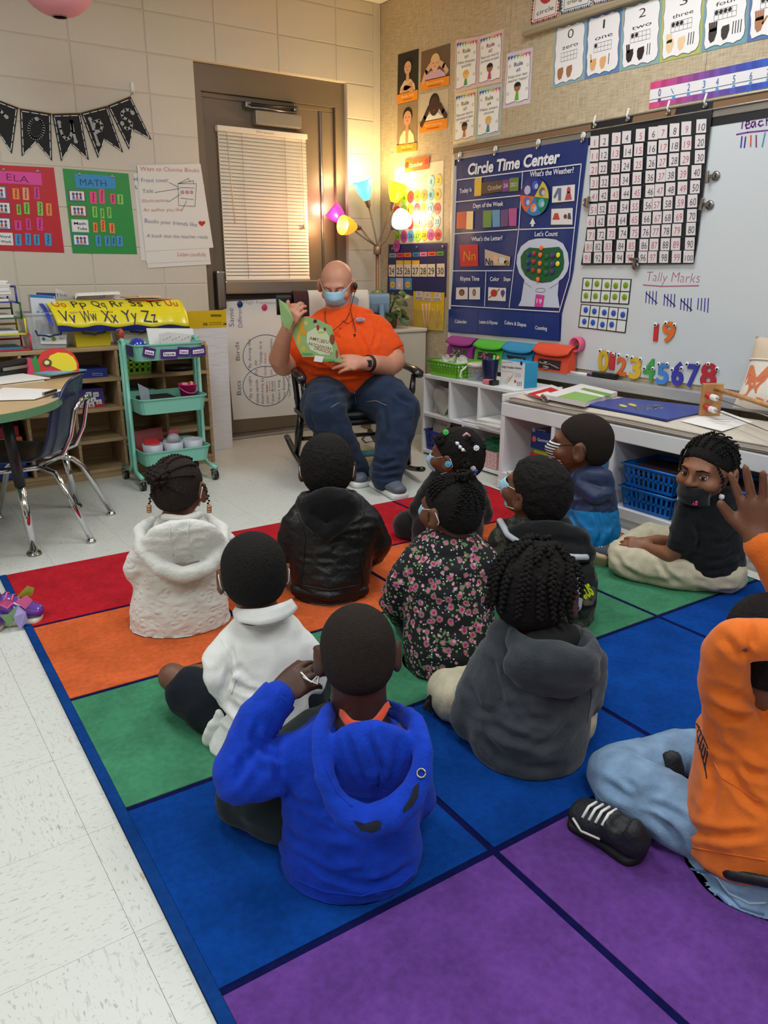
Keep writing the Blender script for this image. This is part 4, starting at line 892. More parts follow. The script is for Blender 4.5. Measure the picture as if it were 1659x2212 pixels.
# pink magnetic cup
p =MB(); c =RW(1252,744,-.014); M_pk =mat('pink_cup',(226,92,134),.4)
t =thing('magnetic_cup','round pink magnetic cup with coloured counters stuck on the whiteboard','cup',c)
p.lathe(c,[(.001,.003),(.026,.003),(.032,.04),(.036,.042),(.040,.038),(.04,.0),(.001,0)],M_pk,28,(-1,0,0)); p.build('cup',t)
for dy,dz,cc in ((.008,-.01,(90,130,60)),(-.008,-.012,(50,70,130)),(.0,-.004,(110,120,60))):
    p =MB(); p.box(c+[-.014,dy,dz],(.012,.018,.02),ink(cc),bev=.003); p.build('counter',t)
# ================================================================== FURNITURE
def wood(name,c1,c2,st=(1.5,30,30),rough=.45):
    m,nt,b =nodemat(name,rough); tc =N(nt,'ShaderNodeTexCoord'); mp =N(nt,'ShaderNodeMapping'); mp.inputs['Scale'].default_value =st
    nt.links.new(tc.outputs['Object'],mp.inputs['Vector']); n =N(nt,'ShaderNodeTexNoise',Scale=1.6,Detail=6.); n.inputs['Distortion'].default_value =1.2; nt.links.new(mp.outputs[0],n.inputs['Vector'])
    cr =N(nt,'ShaderNodeValToRGB'); cr.color_ramp.elements[0].position =.3; cr.color_ramp.elements[1].position =.7
    cr.color_ramp.elements[0].color =(*lin(c1),1); cr.color_ramp.elements[1].color =(*lin(c2),1); nt.links.new(n.outputs[0],cr.inputs[0]); nt.links.new(cr.outputs[0],b.inputs['Base Color'])
    return m
M_ply =wood('birch_ply',(152,124,88),(184,156,116))
M_oak =wood('beech',(166,116,70),(200,150,96),(2,40,40))
# wooden cubby bookcase
bx0,bx1,byf,byb =-3.2,-1.538,-.52,-.262
bc =thing('cubby_bookcase','long low plywood cubby bookcase against the block wall','bookcase',(-2.37,-.27,0))
xs =[-3.2,-2.975,-2.74,-2.505,-2.272,-2.036,-1.791,-1.538]; shz =[.043,.203,.367,.523]
p =MB(); p.bb((bx0,byf,.672),(bx1,byb,.693),M_ply,.003); p.build('top',bc)
p =MB(); p.bb((bx0,byb-.008,.03),(bx1,byb,.672),M_ply); p.build('back_panel',bc)
p =MB(); p.bb((bx0,byf+.004,0),(bx1,byf+.02,.034),M_ply); p.build('plinth',bc)
for z in shz: p =MB(); p.bb((bx0+.009,byf,z-.009),(bx1-.009,byb-.01,z+.009),M_ply,.002); p.build('shelf',bc)
for i,x in enumerate(xs):
    zz0 =[0]+shz+[.672]
    if i in (0,7): p =MB(); p.bb((x-.009,byf,0),(x+.009,byb,.672),M_ply,.002); p.build('side_panel',bc)
    else:
        for a,c in zip(zz0[1:-1],zz0[2:]): p =MB(); p.bb((x-.008,byf+.002,a+.0095),(x+.008,byb-.01,c-.0095 if c < .67 else c-.001),M_ply,.002); p.build('divider',bc)
def basket(name,label,cat,c,size,m,rows=3,taper=.12,parent=None,holes=True,rim=True,group=None,ncol=9):
    """plastic basket: slotted walls, solid floor, rolled rim. c = base centre"""
    t =thing(name,label,cat,c,group) if parent is None else parent
    w,d,h =size; c =np.asarray(c,float)
    def corner(k,s): return 1-taper*(1-k)
    def ring(z,inset=0):
        k =corner(z/h,0); return [(-(w/2)*k+inset,-(d/2)*k+inset),((w/2)*k-inset,-(d/2)*k+inset),((w/2)*k-inset,(d/2)*k-inset),(-(w/2)*k+inset,(d/2)*k-inset)]
    p =MB(); r0 =ring(0); p.poly([c+[x,y,.004] for x,y in r0],m,.0035,(0,0,1)); p.build('base',t)
    th =.004
    for s in range(4):
        p =MB()
        def W_(u,z):
            r =ring(z); a,e =np.array(r[s]),np.array(r[(s+1) % 4]); q =a+(e-a)*u; return c+[q[0],q[1],z]
        nin =nrm([[0,1,0],[-1,0,0],[0,-1,0],[1,0,0]][s])
        def pan(u0,u1,z0,z1): 
            P =[W_(u0,z0),W_(u1,z0),W_(u1,z1),W_(u0,z1)]; p.add(P+[q+nin*th for q in P],[(0,1,2,3),(7,6,5,4),(0,4,5,1),(1,5,6,2),(2,6,7,3),(3,7,4,0)],m)
        if not holes: pan(0,1,.003,h)
        else:
            pan(0,1,.003,h*.14); pan(0,1,h*.86,h); n =max(4,int(ncol*(w if s % 2 ==0 else d)/max(w,d)))
            for i in range(n+1): u =i/n; pan(max(0,u-.22/n),min(1,u+.22/n),h*.14,h*.86)
            for j in range(1,rows): zz =h*(.14+.72*j/rows); pan(0,1,zz-.006*h/.1,zz+.006*h/.1)
        p.build('side',t)
    if rim:
        p =MB(); r =ring(h,-.006); p.tube([c+[x,y,h] for x,y in r+r[:2]],.005,m,6); p.build('rim',t)
    return t
def paper_stack(name,label,cat,c,w,d,n,m,ang=0.,group=None,th=.004,jit=.006):
    p =MB(); c =np.asarray(c,float)
    for i in range(n):
        a =ang+rng.uniform(-.06,.06); R =np.array([[math.cos(a),-math.sin(a),0],[math.sin(a),math.cos(a),0],[0,0,1]])
        p.box(c+[rng.uniform(-jit,jit),rng.uniform(-jit,jit),th*(i+.5)],(w,d,th*.9),m if not isinstance(m,list) else m[i % len(m)],R)
    return tag(p.build(name),label,cat,group)
def book(name,label,px,size,m,ang=0.,tilt=0.,cat='book',print_=None):
    p =MB(); R =np.array([[math.cos(ang),-math.sin(ang),0],[math.sin(ang),math.cos(ang),0],[0,0,1]]); p.box(np.asarray(px)+[0,0,size[2]/2],size,m,R,.002); return tag(p.build(name),label,cat)
M_paperw =mat('office_paper',(232,230,226),.7)
# things on the bookcase ---------------------------------------------------
def BB(x,y,v=byf): return BW(x,y,v)
ZT =.6935
# letter tray tower: four tiers (red, yellow, green, blue)
lt =thing('letter_tray_tower','stack of red, yellow, green and blue wire letter trays full of papers','letter tray',(-2.72,-.3,ZT))
zl =[BB(20,750,-.45)[2],BB(30,719,-.45)[2],BB(30,685,-.45)[2],BB(25,652,-.45)[2],BB(20,618,-.45)[2]]
cols_t =[(200,44,54),(222,206,70),(30,96,50),(44,66,150)]
rx1 =BB(62,745,-.45)[0]
for i in range(4):
    m =mat('tray_%d' % i,cols_t[i],.35); z0 =ZT+.001+i*.076; x1 =rx1-.012*i; x0 =x1-.27; y0,y1 =-.50,-.27
    p =MB(); p.bb((x0,y0,z0),(x1,y1,z0+.006),m,.001)
    for (xa,ya) in ((x0,y0),(x1,y0),(x0,y1),(x1,y1)): p.tube([(xa,ya,z0),(xa,ya,z0+.076)],.005,m,6)
    p.tube([(x1,y0,z0+.074),(x1,y1,z0+.074)],.005,m,6); p.tube([(x0,y0,z0+.074),(x0,y1,z0+.074)],.005,m,6); p.tube([(x0,y1,z0+.04),(x1,y1,z0+.04)],.005,m,6)
    p.build('tray',lt)
    for k in range(3 if i else 2): p =MB(); p.box(((x0+x1)/2-.01,-.385,z0+.009+.004*k),(.22,.22,.0035),M_paperw if i else mat('bluepaper',(70,130,160),.6)); p.build('paper',lt)
paper_stack('paper_stack','messy pile of white papers in clear sleeves on top of the letter trays','paper',(rx1-.165,-.385,ZT+.001+4*.076-.045),.2,.22,9,M_paperw,.03,th=.008)
# tote with picture cards
def tote(name,label,cL,cR,h,m,yf,depth=.235):
    x0,x1 =cL,cR; t =thing(name,label,'storage bin',((x0+x1)/2,yf+depth/2,ZT)); w =x1-x0; tp =.82; z0 =ZT+.001
    def ring(z): k =tp+(1-tp)*z/h; return [((x0+x1)/2+sx*w/2*k,yf+depth/2+sy*depth/2*k,z0+z) for sx,sy in ((-1,-1),(1,-1),(1,1),(-1,1))]
    p =MB(); a,c =ring(0),ring(h); p.add(a+c,[(0,1,2,3),(0,4,5,1),(1,5,6,2),(2,6,7,3),(3,7,4,0)],m); b2 =p.build('body',t)
    md =b2.modifiers.new('s','SOLIDIFY'); md.thickness =.004
    p =MB(); r =ring(h); p.tube(r+r[:2],.008,m,6); p.build('rim',t)
    p =MB(); yy =yf-.012; cx =(x0+x1)/2; p.tube([(cx-.06,yf+.0,z0+h*.55),(cx-.055,yy,z0+h*.42),(cx-.02,yy,z0+h*.4),(cx,yy,z0+h*.36),(cx+.02,yy,z0+h*.4),(cx+.055,yy,z0+h*.42),(cx+.06,yf,z0+h*.55)],.005,mat('handle_navy',(28,34,72),.4),8); p.build('handle',t)
    return t
a,c =BB(64,748,-.5),BB(153,748,-.5)
M_clr =mat('clear_plastic',(214,220,222),.12,alpha=.35,coat=.4)
tote('storage_tote','clear plastic tote with blue topped picture cards on the bookcase',a[0],c[0],.17,M_clr,-.5)
P =[BB(64,636,-.44),BB(118,640,-.44),BB(140,742,-.44),BB(78,744,-.44)]
t =thing('picture_card_pack','upright pack of picture cards with blue top edge in the clear tote','cards',(a[0]+.11,-.42,ZT+.01))
p =MB(); p.poly([np.maximum(q,[-9,-9,ZT+.012]) for q in P],mat('card_white',(214,216,222),.4),.05,(0,-1,0)); p.build('card_block',t)
q =Plate(lambda x,y: BB(x,y,-.44),(0,-1,0)); q.poly([(64,636),(116,640),(118,645),(65,642)],(40,120,180),1); q.text('Frien',(80,681),(107,681),9,(60,150,200),1.6,.02); q.poly([(75,692),(90,690),(96,712),(78,712)],(150,120,120),1); q.poly([(90,700),(114,698),(116,712),(90,713)],(120,84,80),1.4); q.poly([(84,712),(132,712),(133,721),(85,722)],(50,130,190),1.2); q.build('print',t)
q =Plate(lambda x,y: BB(x,y,-.487),(0,-1,0)); P =[(85,722),(144,722),(143,743),(88,743)]; o =q.card('bin_label',t,P,(226,226,224),1); q.disc((94,732),4,(60,130,170),2); q.disc((116,732),5,(120,160,60),2); q.text('Part 1',(129,733),(141,733),4,(60,60,60),2); q.build('print',t)
a,c =BB(160,748,-.5),BB(249,746,-.5)
M_yt =mat('yellow_tote',(196,178,34),.3,coat=.3)
tote('storage_tote','yellow translucent plastic tote under the yellow alphabet chart on the bookcase',a[0],c[0],.17,M_yt,-.5)
a,c =BB(256,745,-.5),BB(330,744,-.5)
tote('storage_tote','white tote at the wall end of the bookcase under the alphabet chart',a[0]+.02,c[0]+.05,.16,mat('white_tote',(206,206,202),.4),-.49)
# alphabet pocket chart draped over the totes
al =thing('alphabet_chart','yellow and blue vinyl alphabet pocket chart draped over the storage bins','pocket chart',(-2.1,-.5,ZT+.12))
yv =-.525
top =[BB(92,648,-.40),BB(388,645,-.40)]; bot =[BB(122,705,yv),BB(405,702,yv)]; lo_ =[BB(127,717,yv-.004),BB(411,711,yv-.004)]
M_ay =mat('alpha_yellow',(228,212,28),.3,bump=.4,scale=8,coat=.4); M_ab =mat('alpha_blue',(36,56,156),.4,bump=.3,scale=9)
def drape(u,v):
    a =top[0]+(top[1]-top[0])*u; e =bot[0]+(bot[1]-bot[0])*u
    return a+(e-a)*v+np.array([0,-.03*math.sin(v*2.2)-.004*math.sin(u*38)*v,.02*math.sin(v*math.pi)+.006*math.sin(u*23+1)*v])
p =MB(); p.grid(drape,40,10,M_ay); o =p.build('yellow_panel',al); o.modifiers.new('s','SOLIDIFY').thickness =.002
p =MB(); p.grid(lambda u,v: drape(u,1)*(1-v)+(lo_[0]+(lo_[1]-lo_[0])*u)*v+np.array([0,-.002,0]),30,3,M_ab); p.build('blue_hem',al)
p =MB(); p.grid(lambda u,v: drape(-.02,v)+np.array([-.02*u,.004,0]),2,10,M_ab); p.build('blue_side',al)
q =MB()
def dtext(t_,u0,u1,v0,v1,rgb):
    vv,ff =textmesh(t_,-.005); x0,x1 =vv[:,0].min(),vv[:,0].max()
    q.add([drape(u0+(u1-u0)*(x-x0)/(x1-x0),v0-(v0-v1)*y/.72)+np.array([0,-.003,.002]) for x,y in vv],ff,ink(rgb))
for i,(t_,c_) in enumerate((('Oo',(190,90,40)),('Pp',(44,44,60)),('Qq',(44,44,60)),('Rr',(44,44,60)),('Ss',(44,44,60)),('Tt',(44,44,60)),('Uu',(190,60,50)))): dtext(t_,.03+.138*i,.125+.138*i,.42,.12,c_)
for i,t_ in enumerate(('Vv','Ww','Xx','Yy','Zz')): dtext(t_,.04+.15*i,.15+.15*i,.9,.55,(40,44,90))
tag(q.build('lettering',al,fix=False),kind='stuff')
# curled chart paper, blue folder and magazines on the pile
pp =thing('curled_paper','curled white chart paper with handwriting lying on the bin pile','paper',BB(190,660,-.36))
c0,c1 =BB(120,650,-.36),BB(255,648,-.36)
def curl(u,v):
    b_ =c0+(c1-c0)*u; r =.03; a =-1.2+4.4*v
    if u < .3: k =(.3-u)/.3; return b_+np.array([0,-.03*v,(.035*v-.012)+.04*k*v])
    return b_+np.array([0,r*math.sin(a)*1.1-.02,r*math.cos(a)*.8+.012+.01*u])
p =MB(); p.grid(curl,30,12,M_paper); p.build('sheet',pp)
q =Plate(lambda x,y: BB(x,y,-.402),(0,-1,0)); q.text('The',(120,641),(145,640),7,(60,60,130),1); q.text('of',(215,646),(229,643),8,(60,60,130),1); q.text('care.',(226,648),(252,648),5,(190,70,70),1); q.build('lettering',pp)
p =MB(); P =[BB(79,632,-.36),BB(140,634,-.36),BB(140,662,-.36),BB(82,662,-.36)]; p.poly(P,mat('folder_navy',(42,50,112),.5),.012,(0,-1,0)); tag(p.build('folder'),'navy folder standing behind the yellow alphabet chart','folder')
mags =thing('magazine_pile','loose pile of magazines and orange papers on top of the alphabet chart','magazines',BB(310,652,-.38))
for i,(x,y,c,w,an) in enumerate(((300,650,(196,120,60),.16,.2),(310,646,(150,120,90),.17,-.1),(330,647,(206,90,60),.15,.3),(295,642,(200,170,110),.14,0.),(322,640,(220,200,160),.12,-.2))):
    p =MB(); R =np.array([[math.cos(an),-math.sin(an),0],[math.sin(an),math.cos(an),0],[0,0,1]]); p.box(BB(x,y,-.37)+[0,0,.0],(w,.13,.005),ink(c),R); p.build('magazine',mags)
# cubby contents
def cub(i,s): return xs[i]+.012,xs[i+1]-.012,shz[s]+.0095
x0,x1,z =cub(4,3); p =MB(); p.bb((x0+.02,-.47,z),(x1-.03,-.29,z+.045),mat('game_box_navy',(34,48,120),.35)); o =tag(p.build('game_box'),'flat navy game box in the top cubby beside the mint cart','box')
q =Plate(lambda x,y: BB(x,y,-.47),(0,-1,0)); q.rect(200,806,221,811,(150,160,200),1); q.rect(201,807,220,810,(50,60,120),1.6); q.text('Magnet',(169,808),(180,809),4,(180,186,220),1); q.build('print',o)
x0,x1,z =cub(4,2); p =MB(); p.bb((x0+.01,-.47,z),(x0+.15,-.3,z+.1),mat('letter_box',(64,56,130),.35)); o =tag(p.build('letter_tile_box'),'blue and red box printed with letter tiles on the third shelf','box')
q =Plate(lambda x,y: BB(x,y,-.47),(0,-1,0)); f =quad(*[tuple(PJ(v)) for v in ((x0+.01,-.47,z+.1),(x0+.15,-.47,z+.1),(x0+.15,-.47,z),(x0+.01,-.47,z))])
q.poly([f(.0,.8),f(1,.8),f(1,1),f(0,1)],(190,50,60),1)
for u,v,ch in ((.36,.16,'Z'),(.62,.2,'M'),(.2,.44,'Y'),(.5,.46,'A'),(.08,.7,'X'),(.42,.72,'B'),(.7,.6,'C')): q.poly([f(u,v),f(u+.2,v),f(u+.2,v+.24),f(u,v+.24)],(226,222,220),2); q.text(ch,f(u+.05,v+.2),f(u+.15,v+.2),5,(40,40,50),3)
q.build('print',o)
x0,x1,z =cub(3,3); paper_stack('book_stack','low stack of dark blue and black books in a top cubby','books',((x0+x1)/2,-.395,z),.19,.2,5,[mat('bk1',(20,24,44),.5),mat('bk2',(24,24,28),.5)],th=.022)
x0,x1,z =cub(3,2); paper_stack('book_stack','stack of dark folders and white papers on the third shelf','books',((x0+x1)/2,-.395,z),.19,.2,6,[_M['bk2'],M_paperw,_M['bk1']],th=.008)
x0,x1,z =cub(2,1); p =MB(); p.bb((x0+.02,-.48,z),(x1-.02,-.29,z+.055),mat('bin_orange',(222,110,60),.4),.006); tag(p.build('drawer_bin'),'orange plastic bin under the red one in the cubbies','bin')
p =MB(); p.bb((x0+.03,-.47,z+.056),(x1-.03,-.29,z+.11),mat('bin_red',(176,40,60),.4),.006); tag(p.build('drawer_bin'),'red plastic bin stacked on the orange bin in the cubbies','bin')
x0,x1,z =cub(2,0); p =MB(); p.bb((x0+.01,-.49,z),(x1-.02,-.29,z+.12),mat('bin_blue',(24,64,160),.4),.006); tag(p.build('drawer_bin'),'blue plastic bin in the bottom cubby behind the table','bin')
x0,x1,z =cub(5,3); basket('basket','lime green perforated basket in a top cubby behind the cart','basket',((x0+x1)/2-.01,-.395,z),(.17,.2,.11),mat('lime',(126,178,50),.4),ncol=7)
x0,x1,z =cub(6,3); p =MB(); p.lathe(((x0+x1)/2,-.395,z),[(.06,0),(.1,.012),(.105,.02),(.1,.022),(.06,.014)],mat('dark_tray',(30,30,36),.3),24); tag(p.build('plate_stack'),'black wrapped tray in the right top cubby','tray')
x0,x1,z =cub(5,2); p =MB(); p.bb((x0+.01,-.46,z),(x1-.03,-.3,z+.05),mat('food_box',(120,130,130),.2),.006); p.bb((x0+.005,-.465,z+.051),(x1-.025,-.295,z+.07),mat('food_lid',(120,190,172),.35),.006); tag(p.build('lidded_box'),'small grey box with mint lid in a cubby behind the cart','box')

# mint trolley ----------------------------------------------------------------
M_mint =mat('mint_metal',(122,190,170),.35,coat=.2)
tr =thing('utility_trolley','mint green three tier metal utility trolley on casters','trolley',(-1.877,-.75,0))
tx0,tx1,ty0,ty1 =-2.055,-1.70,-.90,-.60
def tray(z0,z1):
    p =MB(); r =.035
    def ring(k,z):
        o =[]; hx,hy =(tx1-tx0)/2-k,(ty1-ty0)/2-k; cx,cy =(tx0+tx1)/2,(ty0+ty1)/2
        for sx,sy,a0 in ((1,1,0),(-1,1,90),(-1,-1,180),(1,-1,270)):
            for a in (0,30,60,90): t_ =math.radians(a0+a); o.append((cx+sx*(hx-r)+r*math.cos(t_),cy+sy*(hy-r)+r*math.sin(t_),z))
        return o
    R =[ring(.012,z0),ring(0,z1),ring(-.004,z1),ring(-.004,z1-.006)]; R2 =[ring(.016,z0+.004),ring(.004,z1)]
    n =16; vs =sum(R,[]); p.add(vs,[(i*n+k,i*n+(k+1) % n,(i+1)*n+(k+1) % n,(i+1)*n+k) for i in range(3) for k in range(n)],M_mint)
    p.add(sum(R2,[]),[(k,(k+1) % n,n+(k+1) % n,n+k) for k in range(n)]+[tuple(range(n))],M_mint); p.add(R[0],[tuple(range(n))],M_mint)
    return p.build('tray',tr)
TZ =[(.648,.728),(.384,.462),(.118,.195)]
for a,c in TZ: tray(a,c)
for x,s in ((tx0-.012,-1),(tx1+.012,1)):
    for y in (-.715,-.765):
        p =MB(); p.tube([(x,y,.735),(x,y,.1),(x+s*.004,y+(.02 if y > -.74 else -.02),.075),(x+s*.01,y+(.13 if y > -.74 else -.13),.066)],.011,M_mint,10); p.build('post',tr)
    p =MB(); p.tube([(x,-.715,.735),(x,-.74,.742),(x,-.765,.735)],.011,M_mint,8); p.build('post_cap',tr)
    for y in (-.60,-.88):
        p =MB(); c =np.array([x+s*.006,y,.026]); p.lathe(c-[.012,0,0],[(.0255,0),(.0255,.024)],M_black,18,(1,0,0)); p.build('caster_wheel',tr)
        p =MB(); p.lathe(c-[.014,0,0],[(.02,0),(.02,.028)],M_steel,14,(1,0,0)); p.box(c+[0,.006,.022],(.03,.036,.016),M_steel,bev=.005); p.tube([c+[0,.004,.026],(c[0],c[1],.066)],.006,M_steel,8); p.build('caster_fork',tr)
# word cards on the top tray
q =Plate(lambda x,y: BW(x,y,-.9),(0,-1,0))
zc =lambda x,y: (240+x/5.977,690+y/5.977)
for P,w in (([(420,348),(580,382),(556,506),(402,472)],'see'),([(636,388),(856,386),(856,508),(638,510)],'have'),([(858,355),(1018,360),(1008,484),(855,478)],'two'),([(1020,365),(1212,342),(1225,462),(1025,484)],'could')):
    P =[zc(*v) for v in P]; o =q.card('word_card',tr,P,(72,34,110),1.4); f =quad(*P); s =q.sub()
    s.poly([f(.16,.3),f(.88,.28),f(.88,.7),f(.16,.72)],(230,228,230),2.4); s.text(w,f(.22,.64),f(.82,.62),6.5,(90,70,110),3,.02); s.build('lettering',o)
q =Plate(lambda x,y: RW(x,y,-2.056),(-1,0,0)); P =[zc(*v) for v in ((195,330),(270,358),(282,490),(205,455))]; o =q.card('word_card',tr,P,(62,34,96),1.4)
# things in the trolley
z =TZ[0][0]+.005
p =MB(); c =np.array(BW(297,737,-.8)); c[2] =z+.05; p.ball(c+[0,0,.008],.045,mat('blue_ball',(20,50,160),.12,coat=.6),24,14); p.ball(c-[0,0,.02],(.03,.03,.03),_M['blue_ball']); tag(p.build('ball'),'shiny dark blue ball in the top tray of the trolley','ball')
p =MB(); c =np.array(BW(261,722,-.66)); p.ball(c,(.016,.016,.03),mat('red_keychain',(170,60,34),.4)); p.tube([c+[-.012+.014*math.cos(a),-.01,.012+.014*math.sin(a)] for a in np.linspace(0,6.28,13)],.0018,M_steel,6); p.tube([c-[0,0,.03],(c[0],c[1],z)],.006,mat('red_keychain',(170,60,34),.4)); tag(p.build('key_ring'),'red key holder with silver ring standing in the trolley','key ring')
p =MB(); A =BW(322,712,-.68); B_ =BW(421,710,-.68); p.poly([(A[0],-.68,z),(B_[0],-.68,z),(B_[0]-.004,-.66,B_[2]),(A[0]-.006,-.66,A[2]+.006)],M_paperw,.006,(0,-1,0)); tag(p.build('paper_pad'),'white paper pad standing upright in the top tray','paper')
p =MB(); A =BW(347,724,-.74); B_ =BW(430,725,-.74); p.poly([(A[0],-.74,z),(B_[0],-.74,z),(B_[0],-.72,B_[2]+.0),(A[0]+.05,-.72,A[2]+.012),(A[0],-.72,A[2]+.004)],mat('striped_paper',(204,198,196),.5),.004,(0,-1,0)); o =tag(p.build('envelope'),'white envelope with red dashes standing in the top tray','envelope')
q =Plate(lambda x,y: BW(x,y,-.742),(0,-1,0))
for i in range(12): q.line([(352+i*6.6,735-(i % 3)*3),(355+i*6.6,733-(i % 3)*3)],.003,(150,90,90),1)
q.build('print',o)
z =TZ[1][0]+.005
bk =thing('toy_bucket','small pink pail with handle in the middle tray of the trolley','bucket',(-1.765,-.79,z)); M_pink =mat('pink_plastic',(214,34,120),.35)
p =MB(); c =np.array([-1.765,-.79,z+.03]); p.lathe(c,[(.001,.0),(.034,.0),(.046,.085),(.049,.085),(.049,.09),(.044,.09),(.033,.004),(.001,.004)],M_pink,28); p.build('pail',bk)
p =MB(); p.tube([c+[.047*math.cos(a),.047*math.sin(a)*.5-.03*math.sin(a)*0-.035*abs(math.sin(a)),.082-.035*abs(math.sin(a))] for a in np.linspace(-math.pi,0,14)],.0022,mat('pink_handle',(226,90,150),.35),6); p.build('handle',bk)
p =MB(); p.box(c+[.02,-.005,.085],(.012,.02,.03),mat('yellow_bit',(226,200,50),.5),bev=.002); p.build('yellow_block',bk)
p =MB(); p.box(c+[-.015,0,.085],(.03,.016,.022),mat('tan_bit',(206,170,150),.6),bev=.003); p.build('wooden_piece',bk)
p =MB(); p.box(c-[0,0,.016],(.08,.08,.026),mat('stand_black',(30,28,32),.5)); tag(p.build('pencil_box'),'black box under the pink pail in the trolley','box')
p =MB(); p.bb((-2.0,-.84,z),(-1.83,-.66,z+.06),mat('stand_black',(30,28,32),.5),.004); tag(p.build('file_box'),'black open box in the middle trolley tray','box')
p =MB(); A =BW(283,830,-.86); p.poly([(-2.03,-.86,z),(-1.985,-.86,z),(-1.99,-.85,z+.12),(-2.04,-.85,z+.15)],mat('ziploc',(150,160,170),.15,alpha=.6,coat=.3),.004,(0,-1,0)); tag(p.build('zip_bag'),'clear zip bag leaning in the middle trolley tray','bag')
z =TZ[2][0]+.005; M_gp =mat('grey_pot',(176,180,188),.4)
for i,x in enumerate((-1.985,-1.877,-1.77)):
    p =MB(); c =np.array([x,-.82,z]); p.lathe(c,[(.001,0),(.045,0),(.051,.1),(.048,.1),(.043,.006),(.001,.006)],M_gp,24,sx=1.,sy=1.15)
    tag(p.build('grey_cup'),['grey plastic cup holding a red packet in the bottom tray','grey plastic cup with a clear candy bag in the bottom tray','empty grey plastic cup in the bottom trolley tray'][i],'cup','grey cups in the trolley')
p =MB(); p.box((-1.985,-.81,z+.105),(.075,.05,.01),mat('red_pack',(168,36,40),.25,coat=.4),np.array(Matrix.Rotation(.6,3,'X')),.002); tag(p.build('red_packet'),'red foil packet lying in the left grey cup','packet')
p =MB(); p.poly([(-2.03,-.70,z),(-1.88,-.70,z),(-1.875,-.66,z+.15),(-2.025,-.66,z+.14)],mat('red_book',(150,34,40),.35),.008,(0,-1,0)); o =tag(p.build('alphabet_packet'),'red alphabet card packet standing at the back of the bottom tray','packet')
p =MB(); p.ball((-1.87,-.81,z+.11),(.035,.03,.03),mat('candy_bag',(180,180,180),.12,alpha=.6,coat=.5),14,8); p.box((-1.865,-.80,z+.14),(.05,.01,.03),mat('pinkzip',(200,80,110),.3),np.array(Matrix.Rotation(.5,3,'X'))); tag(p.build('candy_bag'),'clear bag with pink zip strip in the middle grey cup','bag')

# activity table ---------------------------------------------------------------
tb =thing('activity_table','wood topped activity table with green edge and black and chrome legs','table',(-2.9,-1.25,0)); TBZ =.60
poly =[(-3.6,-1.5),(-3.25,-1.74),(-2.98,-1.785),(-2.80,-1.735),(-2.70,-1.68),(-2.585,-1.56),(-2.52,-1.41),(-2.41,-1.13),(-2.30,-.87),(-2.29,-.75),(-2.38,-.68),(-3.55,-.72),(-3.65,-.9)]
# round the outline
pl2 =[np.array(v) for v in poly]
for _ in range(2):
    nx =[]
    for i in range(len(pl2)): a,c =pl2[i],pl2[(i+1) % len(pl2)]; nx +=[a*.75+c*.25,a*.25+c*.75]
    pl2 =nx
p =MB(); p.poly([(x,y,TBZ) for x,y in pl2],wood('maple_top',(186,156,112),(206,178,134),(3,20,20),.35),.006,(0,0,1)); p.build('table_top',tb)
p =MB(); cc =np.mean(pl2,0); p.poly([(*(cc+(v-cc)*1.006),TBZ-.001) for v in pl2],mat('green_edge',(92,138,100),.4),.03,(0,0,1)); p.build('edge_band',tb)
M_chr =mat('chrome',(206,206,208),.08,1.)
for x,y in ((-2.728,-1.541),(-2.426,-.975),(-3.4,-1.4),(-3.4,-.9)):
    k =np.array([x,y]); tpx =k+(np.array([-2.95,-1.2])-k)*.12
    p =MB(); p.tube([(*tpx,TBZ-.031),(*(tpx*.45+k*.55),.28)],.021,M_black,14); lg_ =p.build('leg',tb)
    p =MB(); p.tube([(*(tpx*.45+k*.55),.29),(*(tpx*.02+k*.98),.025)],.0165,M_chr,14); p.build('leg_insert',tb)
    p =MB()
    for a in range(3): t_ =a*2.09+.5; p.tube([(x+.004,y,.02),(x+.022*math.cos(t_),y+.022*math.sin(t_),.012),(x+.028*math.cos(t_),y+.028*math.sin(t_),.005)],.005,M_steel,8)
    p.lathe((x,y,.0),[(.028,0),(.028,.005),(.012,.01),(.011,.028)],M_steel,16); p.build('glide',tb)
# things on the table
z =TBZ+.0005
def on_table(x,y): q =G(x,y,z); return q
st =on_table(45,812); ang =.55
sp =thing('stapler','large black stapler lying on the activity table','stapler',st); Rs =np.array([[math.cos(ang),-math.sin(ang),0],[math.sin(ang),math.cos(ang),0],[0,0,1]])
hb =G(48,790,z+.05)
p =MB(); p.box(st+Rs@np.array([0,0,.02]),(.3,.055,.035),M_black,Rs,.008); p.build('base',sp)
p =MB(); p.box(st+Rs@np.array([-.01,0,.06]),(.29,.05,.035),M_black,Rs@np.array(Matrix.Rotation(-.06,3,'Y')),.014); p.build('arm',sp)
p =MB(); p.box(st+Rs@np.array([-.05,-.03,.045]),(.14,.006,.014),M_alu,Rs,.002); p.build('magazine_rail',sp)
c =on_table(125,800)
pp_ =MB(); R =np.array(Matrix.Rotation(.3,3,'Z'))@np.array(Matrix.Rotation(-.25,3,'X'))
cut =[(-.09,0),(-.1,.05),(-.07,.1),(-.02,.12),(.04,.115),(.08,.09),(.1,.05),(.1,.01),(.03,-.01)]
cp =np.array(on_table(125,812))+[0,0,.01]
t =thing('paper_truck','red and yellow paper cut out truck with flower standing on table papers','cutout',cp)
fx =nrm([_r[0],_r[1],0]); up_ =nrm([0.25*_f[0],.25*_f[1],1.])
P3 =lambda x,y,k: cp+fx*x+up_*y-nrm(_f)*.0015*k
p =MB(); p.poly([P3(x,y,0) for x,y in cut],mat('cut_red',(214,50,46),.5),.002); p.build('red_body',t)
p =MB(); p.poly([P3(x*.72+.02,y*.72+.012,2) for x,y in cut[1:]],mat('cut_yellow',(238,214,40),.5),.001); p.build('yellow_panel',t)
